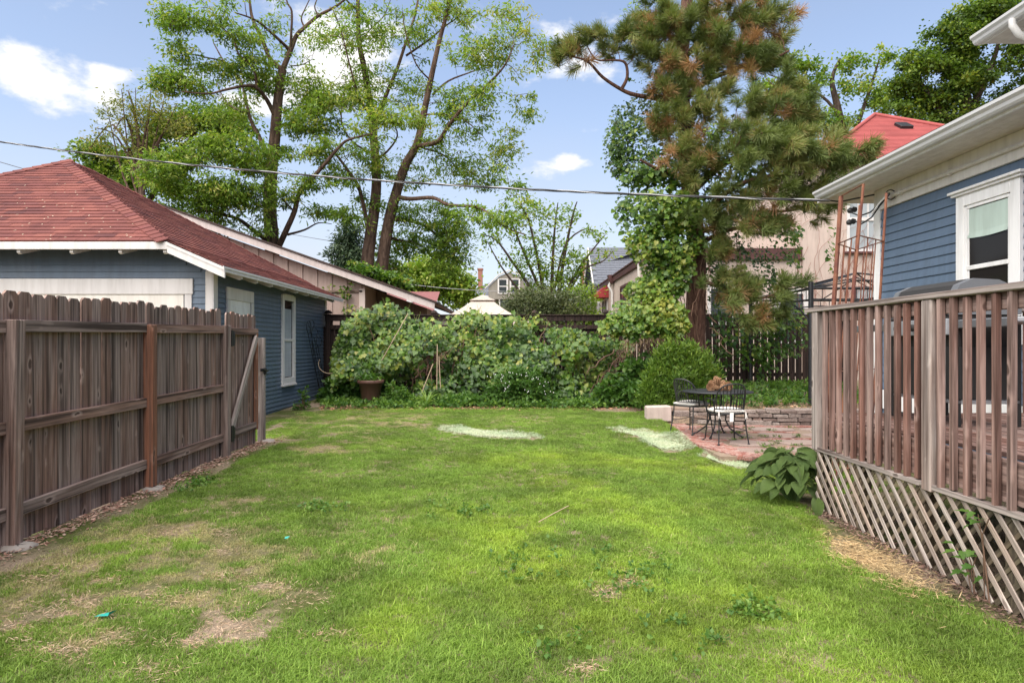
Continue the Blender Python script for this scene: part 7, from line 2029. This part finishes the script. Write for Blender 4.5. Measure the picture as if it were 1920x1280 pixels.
def inside(x, y, poly):
    r_ = np.zeros(len(x), bool)
    n = len(poly)
    for i in range(n):
        a, b = poly[i], poly[(i + 1) % n]
        c = ((a.y > y) != (b.y > y)) & (x < (b.x - a.x) * (y - a.y) / (b.y - a.y + 1e-12) + a.x)
        r_ ^= c
    return r_
cand_ = []
for y0, y1, dens in ((1.7, 4.2, 1350), (4.2, 6.5, 1100), (6.5, 9.5, 800), (9.5, 14.2, 620)):
    x0, x1 = (-3.45, 3.1) if y1 < 6 else (-4.6, 4.2)
    n = int((x1 - x0) * (y1 - y0) * dens)
    cand_.append(np.stack([RNG.uniform(x0, x1, n), RNG.uniform(y0, y1, n)], 1))
q = np.concatenate(cand_); x, y = q[:, 0], q[:, 1]
bare = spots(x, y, BARE) + (fbm(x, y, 3.4, 5) - .60) * 2.2 * (spots(x, y, DRY) + .15)
dry = np.clip(spots(x, y, DRY) * (.58 + 3.4 * (fbm(x, y, 5.2, 17) - .46)) + (fbm(x, y, 1.3, 40) - .60) * 1.2 + (fbm(x, y, 7, 41) - .62) * .8, 0, 1)
lime = np.clip(spots(x, y, LIME) * (-.05 + 1.7 * fbm(x, y, 3.2, 71)) + (fbm(x, y, .9, 90) - .55) * 1.0, 0, 1)
keep = RNG.random(len(x)) > np.clip((bare - .32) * 2.4, 0, .985)
keep &= RNG.random(len(x)) > .42 * dry
keep &= ~((y < 9.45) & (x < -3.20 + .12 * (fbm(x, y, 3, 8) - .5)))                     # mulch along the fence
keep &= ~((y >= 9.45) & (x < -4.35 + .25 * fbm(x, y, 2, 9)))
strip = np.interp(y, [1.7, 2.6, 3.2, 3.7, 4.2, 4.6, 5.0, 5.4, 5.9, 6.4], [2.66, 2.64, 2.60, 2.50, 2.28, 2.20, 2.36, 2.52, 2.60, 2.60])
keep &= ~((x > strip + .10 * (fbm(x, y, 5, 3) - .5)) & (y < 6.6))
keep &= ~((x > 3.9) & (y > 6.3) & (y < 8.55))
edge = 2.68 + .33 * np.clip((9.75 - y) / 1.1, 0, 1) ** 1.7
keep &= ~((x > edge) & (y > 8.48))
keep &= y < 13.75 + .35 * np.sin(x * 2.2) - .45 * (x > 1.6)
seed = np.zeros(len(x), bool)
for poly in SEEDW: seed |= inside(x, y, poly)
keep &= ~seed
x, y, dry, lime, bare = x[keep], y[keep], dry[keep], lime[keep], bare[keep]
n = len(x)
def clump(k, nb, rad_, h0, h1, wid, lean):
    r_ = np.random.default_rng(100 + k)
    V, Fq, T = [], [], []
    for i in range(nb):
        a = r_.uniform(0, 6.283); rr_ = rad_ * math.sqrt(r_.random()); b = np.array([math.cos(a) * rr_, math.sin(a) * rr_, -.004])
        th = r_.uniform(0, 6.283); d = np.array([math.cos(th), math.sin(th), 0]); s = np.array([-d[1], d[0], 0]) * wid * r_.uniform(.7, 1.3)
        h = r_.uniform(h0, h1); ln = abs(r_.normal()) * lean * h
        m1 = b + d * ln * .35 + np.array([0, 0, h * .6]); tip = b + d * ln * 1.5 + np.array([0, 0, h * r_.uniform(.75, 1)])
        j = len(V); V += [b - s, b + s, m1 + s * .8, m1 - s * .8, tip]
        Fq += [(j, j + 1, j + 2), (j, j + 2, j + 3), (j + 3, j + 2, j + 4)]
        T += [min(1, max(0, r_.normal(.5, .2)))] * 5
    return np.array(V), np.array(Fq), np.array(T)
t = NT('grass_blade')
ic = t.attr('blade_tone', 'INSTANCER').outputs['Vector']
sp = t.n('ShaderNodeSeparateXYZ'); t.l(ic, sp.inputs[0])
bt = t.attr('tint').outputs['Fac']
green = t.mix(bt, (.095, .185, .020), (.270, .395, .066))
limec = t.mix(bt, (.24, .37, .026), (.44, .54, .065))
dryc = t.mix(bt, (.36, .31, .13), (.58, .49, .26))
col = t.mix(sp.outputs[1], green, limec)
drysel = t.math('GREATER_THAN', t.math('ADD', t.math('ADD', t.math('MULTIPLY', sp.outputs[0], .95), .07), t.math('MULTIPLY', t.math('SUBTRACT', bt, .5), .9)), .5)
col = t.mix(t.math('MULTIPLY', drysel, .8), col, dryc)
vr = t.math('ADD', t.math('MULTIPLY', sp.outputs[2], .6), .70)
col = t.mix(1.0, col, vr, 'MULTIPLY')
t.color(col); t.rough(.5); t.spec(.3)
tr_ = t.n('ShaderNodeBsdfTranslucent'); t.l(col, tr_.inputs['Color']); mx = t.n('ShaderNodeMixShader'); mx.inputs[0].default_value = .35
t.l(t.b.outputs[0], mx.inputs[1]); t.l(tr_.outputs[0], mx.inputs[2]); t.l(mx.outputs[0], t.out.inputs['Surface']); M_GRASS = t.m
lib = bpy.data.collections.new('grass_clumps')
for k in range(6):
    V, Fq, T = clump(k, 38, .05, .010, .027, .0014, .65) if k < 5 else clump(k, 20, .04, .022, .042, .0016, .5)
    lib.objects.link(bpy.data.objects.new('clump_%d' % k, np_mesh('clump', V, Fq, T, M_GRASS)))
me = bpy.data.meshes.new('grass'); me.vertices.add(n)
pos = np.stack([x, y, gz(x, y)], 1).astype(np.float32); me.vertices.foreach_set('co', pos.ravel())
def fattr(nm, v, ty='FLOAT', key='value'):
    a_ = me.attributes.new(nm, ty, 'POINT'); a_.data.foreach_set(key, np.asarray(v).ravel())
lum = np.clip(.5 + (fbm(x, y, 2.3, 200) - .5) * 1.5 + (fbm(x, y, 9.0, 210) - .5) * 1.3 + RNG.normal(size=n) * .10, 0, 1)
fattr('blade_tone', np.stack([dry, lime, lum], 1).astype(np.float32), 'FLOAT_VECTOR', 'vector')
scl = RNG.uniform(.75, 1.25, n) * (1 - .35 * dry) * (.8 + .5 * fbm(x, y, 1.7, 33)) * np.where(bare > .25, .8, 1)
fattr('clump_scale', scl.astype(np.float32))
kind = RNG.integers(0, 5, n); kind = np.where((RNG.random(n) < .06) & (dry < .5), 5, kind); fattr('clump_kind', kind.astype(np.int32), 'INT')
rot = np.stack([RNG.normal(size=n) * .12, RNG.normal(size=n) * .12, RNG.uniform(0, 6.283, n)], 1).astype(np.float32)
fattr('clump_rot', rot, 'FLOAT_VECTOR', 'vector')
me.materials.append(M_GRASS)
grass = obj('grass', me); tag(grass, 'mown green lawn grass with yellowed and bare patches', 'grass', kind='stuff')
ng = bpy.data.node_groups.new('grass_blades', 'GeometryNodeTree')
ng.interface.new_socket('Geometry', in_out='INPUT', socket_type='NodeSocketGeometry'); ng.interface.new_socket('Geometry', in_out='OUTPUT', socket_type='NodeSocketGeometry')
gi, go = ng.nodes.new('NodeGroupInput'), ng.nodes.new('NodeGroupOutput')
ci = ng.nodes.new('GeometryNodeCollectionInfo'); ci.inputs['Collection'].default_value = lib; ci.inputs['Separate Children'].default_value = True; ci.inputs['Reset Children'].default_value = True
ip = ng.nodes.new('GeometryNodeInstanceOnPoints'); ip.inputs['Pick Instance'].default_value = True
def na(nm, ty):
    a_ = ng.nodes.new('GeometryNodeInputNamedAttribute'); a_.data_type = ty; a_.inputs['Name'].default_value = nm; return a_.outputs['Attribute']
mp_ = ng.nodes.new('GeometryNodeMeshToPoints')
ng.links.new(gi.outputs[0], mp_.inputs['Mesh']); ng.links.new(mp_.outputs[0], ip.inputs['Points'])
ng.links.new(ci.outputs[0], ip.inputs['Instance']); ng.links.new(na('clump_kind', 'INT'), ip.inputs['Instance Index'])
e2r = ng.nodes.new('FunctionNodeEulerToRotation'); ng.links.new(na('clump_rot', 'FLOAT_VECTOR'), e2r.inputs[0]); ng.links.new(e2r.outputs[0], ip.inputs['Rotation'])
ng.links.new(na('clump_scale', 'FLOAT'), ip.inputs['Scale']); ng.links.new(ip.outputs[0], go.inputs[0])
md = grass.modifiers.new('blades', 'NODES'); md.node_group = ng

# clover and broad leaved weeds in the grass
cs = []
for px, py, rx, ry, k in ((1190, 1080, 70, 40, 30), (880, 960, 60, 14, 30), (1300, 1190, 60, 40, 14), (600, 955, 40, 10, 24), (340, 905, 50, 16, 90), (1420, 1150, 40, 20, 30), (1050, 1220, 60, 30, 10), (980, 1060, 60, 30, 20)):
    for j in range(k):
        c = G(px + RNG.normal() * rx * .6, py + RNG.normal() * ry * .6)
        if c.x > -3.3: cs.append((c.x, c.y, c.z + .035))
V, Fq, tn = clusters(np.array(cs), 0, 7, .035, .03, .022, .3, .0, (.6, .12), 1.5)
o = obj('clover_weeds', np_mesh('clover_weeds', V, Fq, tn, L_HERB)); tag(o, 'small clover and weeds scattered in the lawn', 'weeds', kind='stuff')
cs = []
for q in JOINTS:
    for k in range(5): cs.append((q[0] + RNG.normal() * .06, q[1] + RNG.normal() * .03, pz(q[1]) + .012))
V, Fq, tn = clusters(np.array(cs), 0, 12, .03, .035, .008, .35, -.3, (.6, .15), .6)
o = obj('joint_weeds', np_mesh('joint_weeds', V, Fq, tn, L_HERB)); tag(o, 'small weeds and moss growing in the joints of the patio', 'weeds', kind='stuff')
# pale seed mulch
M_SEED = leaf_mat('seed_mulch_fibre', [(0, (.27, .38, .22)), (.5, (.44, .52, .36)), (1, (.66, .64, .50))], .1, .9)
for k, poly in enumerate(SEEDW):
    xs = np.array([p_.x for p_ in poly]); ys_ = np.array([p_.y for p_ in poly])
    A = (xs.max() - xs.min()) * (ys_.max() - ys_.min()); n_ = int(A * 9000)
    xx, yy_ = RNG.uniform(xs.min() - .12, xs.max() + .12, n_), RNG.uniform(ys_.min() - .12, ys_.max() + .12, n_)
    jx, jy = (fbm(xx, yy_, 6, 4) - .5) * .35, (fbm(xx, yy_, 6, 14) - .5) * .5
    ok = inside(xx + jx, yy_ + jy, poly); xx, yy_ = xx[ok], yy_[ok]; m_ = len(xx)
    th = RNG.uniform(0, 6.283, m_); el = RNG.normal(size=m_) * .25 + .2
    pp = np.stack([xx, yy_, gz(xx, yy_) + RNG.uniform(.0, .03, m_)], 1); aa = np.stack([np.cos(th) * np.cos(el), np.sin(th) * np.cos(el), np.sin(el)], 1)
    V, Fq, tn = leaf_quads(pp, aa, rand_unit(m_, 1.2), RNG.uniform(.02, .05, m_), np.full(m_, .0045), np.clip(.5 + .3 * (fbm(xx, yy_, 4, 66) - .5) * 3 + RNG.normal(size=m_) * .15, 0, 1))
    c = (float(xs.mean()), float(ys_.mean()))
    root = thing('seed_mulch_patch', (c[0], c[1], gzf(*c)), ['long thin pale patch of seed mulch on the lawn nearest the hedge', 'wide pale green patch of seed mulch beside the patio corner', 'pale patch of seed mulch between the patio step and the hosta'][k], 'mulch', 'pale seed mulch patches on the lawn')
    mb = MB(); nn = len(poly); cc = Vector((c[0], c[1], gzf(*c) + .012))
    for i in range(nn):
        a_, b_ = poly[i], poly[(i + 1) % nn]
        f = .74
        qa, qb = cc.lerp(Vector((a_.x, a_.y, gzf(a_.x, a_.y) + .010)), f), cc.lerp(Vector((b_.x, b_.y, gzf(b_.x, b_.y) + .010)), f)
        mb.quad(cc, qa, qb)
    put(mb.mesh('mat', paint('seed_mulch', (.38, .42, .29), 1.0, .2)), 'mat', root)
    o = put(np_mesh('fibres', V, Fq, tn, M_SEED), 'fibres', root); o['kind'] = 'stuff'
# wood chips along the fence, dry straw and litter
def chips(name, label, gen, n_, l, w, cols, cat, thick=.25):
    pp = np.array([gen() for _ in range(n_)]); m_ = len(pp)
    pp = np.stack([pp[:, 0], pp[:, 1], gz(pp[:, 0], pp[:, 1]) + RNG.uniform(.004, .018, m_)], 1)
    th = RNG.uniform(0, 6.283, m_); el = RNG.normal(size=m_) * .22
    aa = np.stack([np.cos(th) * np.cos(el), np.sin(th) * np.cos(el), np.sin(el)], 1)
    V, Fq, tn = leaf_quads(pp, aa, rand_unit(m_, 1.8), RNG.uniform(l[0], l[1], m_), RNG.uniform(w[0], w[1], m_), RNG.random(m_), .05)
    o = obj(name, np_mesh(name, V, Fq, tn, leaf_mat(name, cols, .0, .95))); tag(o, label, cat, kind='stuff')
chips('wood_chips', 'reddish wood chip mulch along the foot of the board fence', lambda: (FX + abs(RNG.normal()) * .11 - .06, RNG.uniform(2.4, 9.6)), 3600, (.015, .06), (.006, .02), [(0, (.20, .10, .075)), (.5, (.34, .20, .155)), (1, (.52, .38, .31))], 'mulch')
chips('dry_straw', 'yellow dry straw and dead grass beside the lattice skirt', lambda: (2.38 + RNG.normal() * .11, 4.40 + RNG.normal() * .30), 3600, (.03, .09), (.002, .004), [(0, (.30, .20, .10)), (.5, (.52, .37, .19)), (1, (.66, .50, .29))], 'straw')
chips('bark_litter', 'dark bark litter along the foot of the lattice', lambda: (2.64 + RNG.normal() * .06, RNG.uniform(2.2, 5.9)), 2400, (.015, .05), (.005, .014), [(0, (.06, .035, .03)), (.6, (.17, .10, .08)), (1, (.36, .24, .19))], 'litter')
def bare_gen():
    while True:
        b = BARE[RNG.integers(0, len(BARE))]; c = G(b[0] + RNG.normal() * b[2] * .7, b[1] + RNG.normal() * b[3] * .7)
        if c.x > -3.4: return (c.x, c.y)
chips('dead_grass', 'straw coloured dead grass lying on the bare lawn patches', bare_gen, 6500, (.02, .06), (.0018, .0035), [(0, (.28, .17, .11)), (.5, (.46, .32, .22)), (1, (.60, .47, .34))], 'dead grass')
chips('leaf_litter', 'orange brown leaf litter along the edge of the hedge bed', lambda: ((lambda px_, y_: ((px_ - CX) / F * y_, y_))(RNG.uniform(600, 1210), 13.7 + RNG.normal() * .25)), 1800, (.03, .07), (.015, .03), [(0, (.20, .09, .05)), (.6, (.42, .22, .13)), (1, (.55, .38, .25))], 'leaf litter')
chips('bed_litter', 'dry leaves and crumbs in the raised bed behind the patio', lambda: (RNG.uniform(3.2, 6.6), RNG.uniform(11.75, 12.6)), 1200, (.03, .07), (.015, .03), [(0, (.20, .10, .06)), (.6, (.42, .26, .16)), (1, (.55, .40, .27))], 'leaf litter')
# scraps
c = G(196, 1158); m = MB(); m.quad((c.x - .05, c.y - .01, c.z + .012), (c.x + .03, c.y - .02, c.z + .02), (c.x + .05, c.y + .02, c.z + .03), (c.x - .03, c.y + .015, c.z + .016)); m.quad((c.x + .03, c.y - .02, c.z + .02), (c.x + .045, c.y - .03, c.z + .045), (c.x + .06, c.y + .01, c.z + .04), (c.x + .05, c.y + .02, c.z + .03))
o = m.build('plastic_scrap', paint('teal_plastic', (.03, .36, .30), .4), None); tag(o, 'small torn teal plastic scrap on the bare patch at lower left', 'scrap')
c = G(537, 1017); m = MB(); m.quad((c.x - .015, c.y, c.z + .03), (c.x + .012, c.y - .01, c.z + .035), (c.x + .02, c.y + .015, c.z + .045), (c.x - .012, c.y + .015, c.z + .04)); o = m.build('plastic_scrap', bpy.data.materials['teal_plastic'], None); tag(o, 'tiny teal scrap in the grass in the middle left of the lawn', 'scrap')
m = MB(); m.tube([G(1010, 990) + Vector((0, 0, .05)), G(1040, 975) + Vector((0, 0, .06)), G(1066, 960) + Vector((0, 0, .055))], .004, 4); o = m.build('twig', M_STRAW, None); tag(o, 'thin dry twig lying on the grass in the middle of the lawn', 'twig')
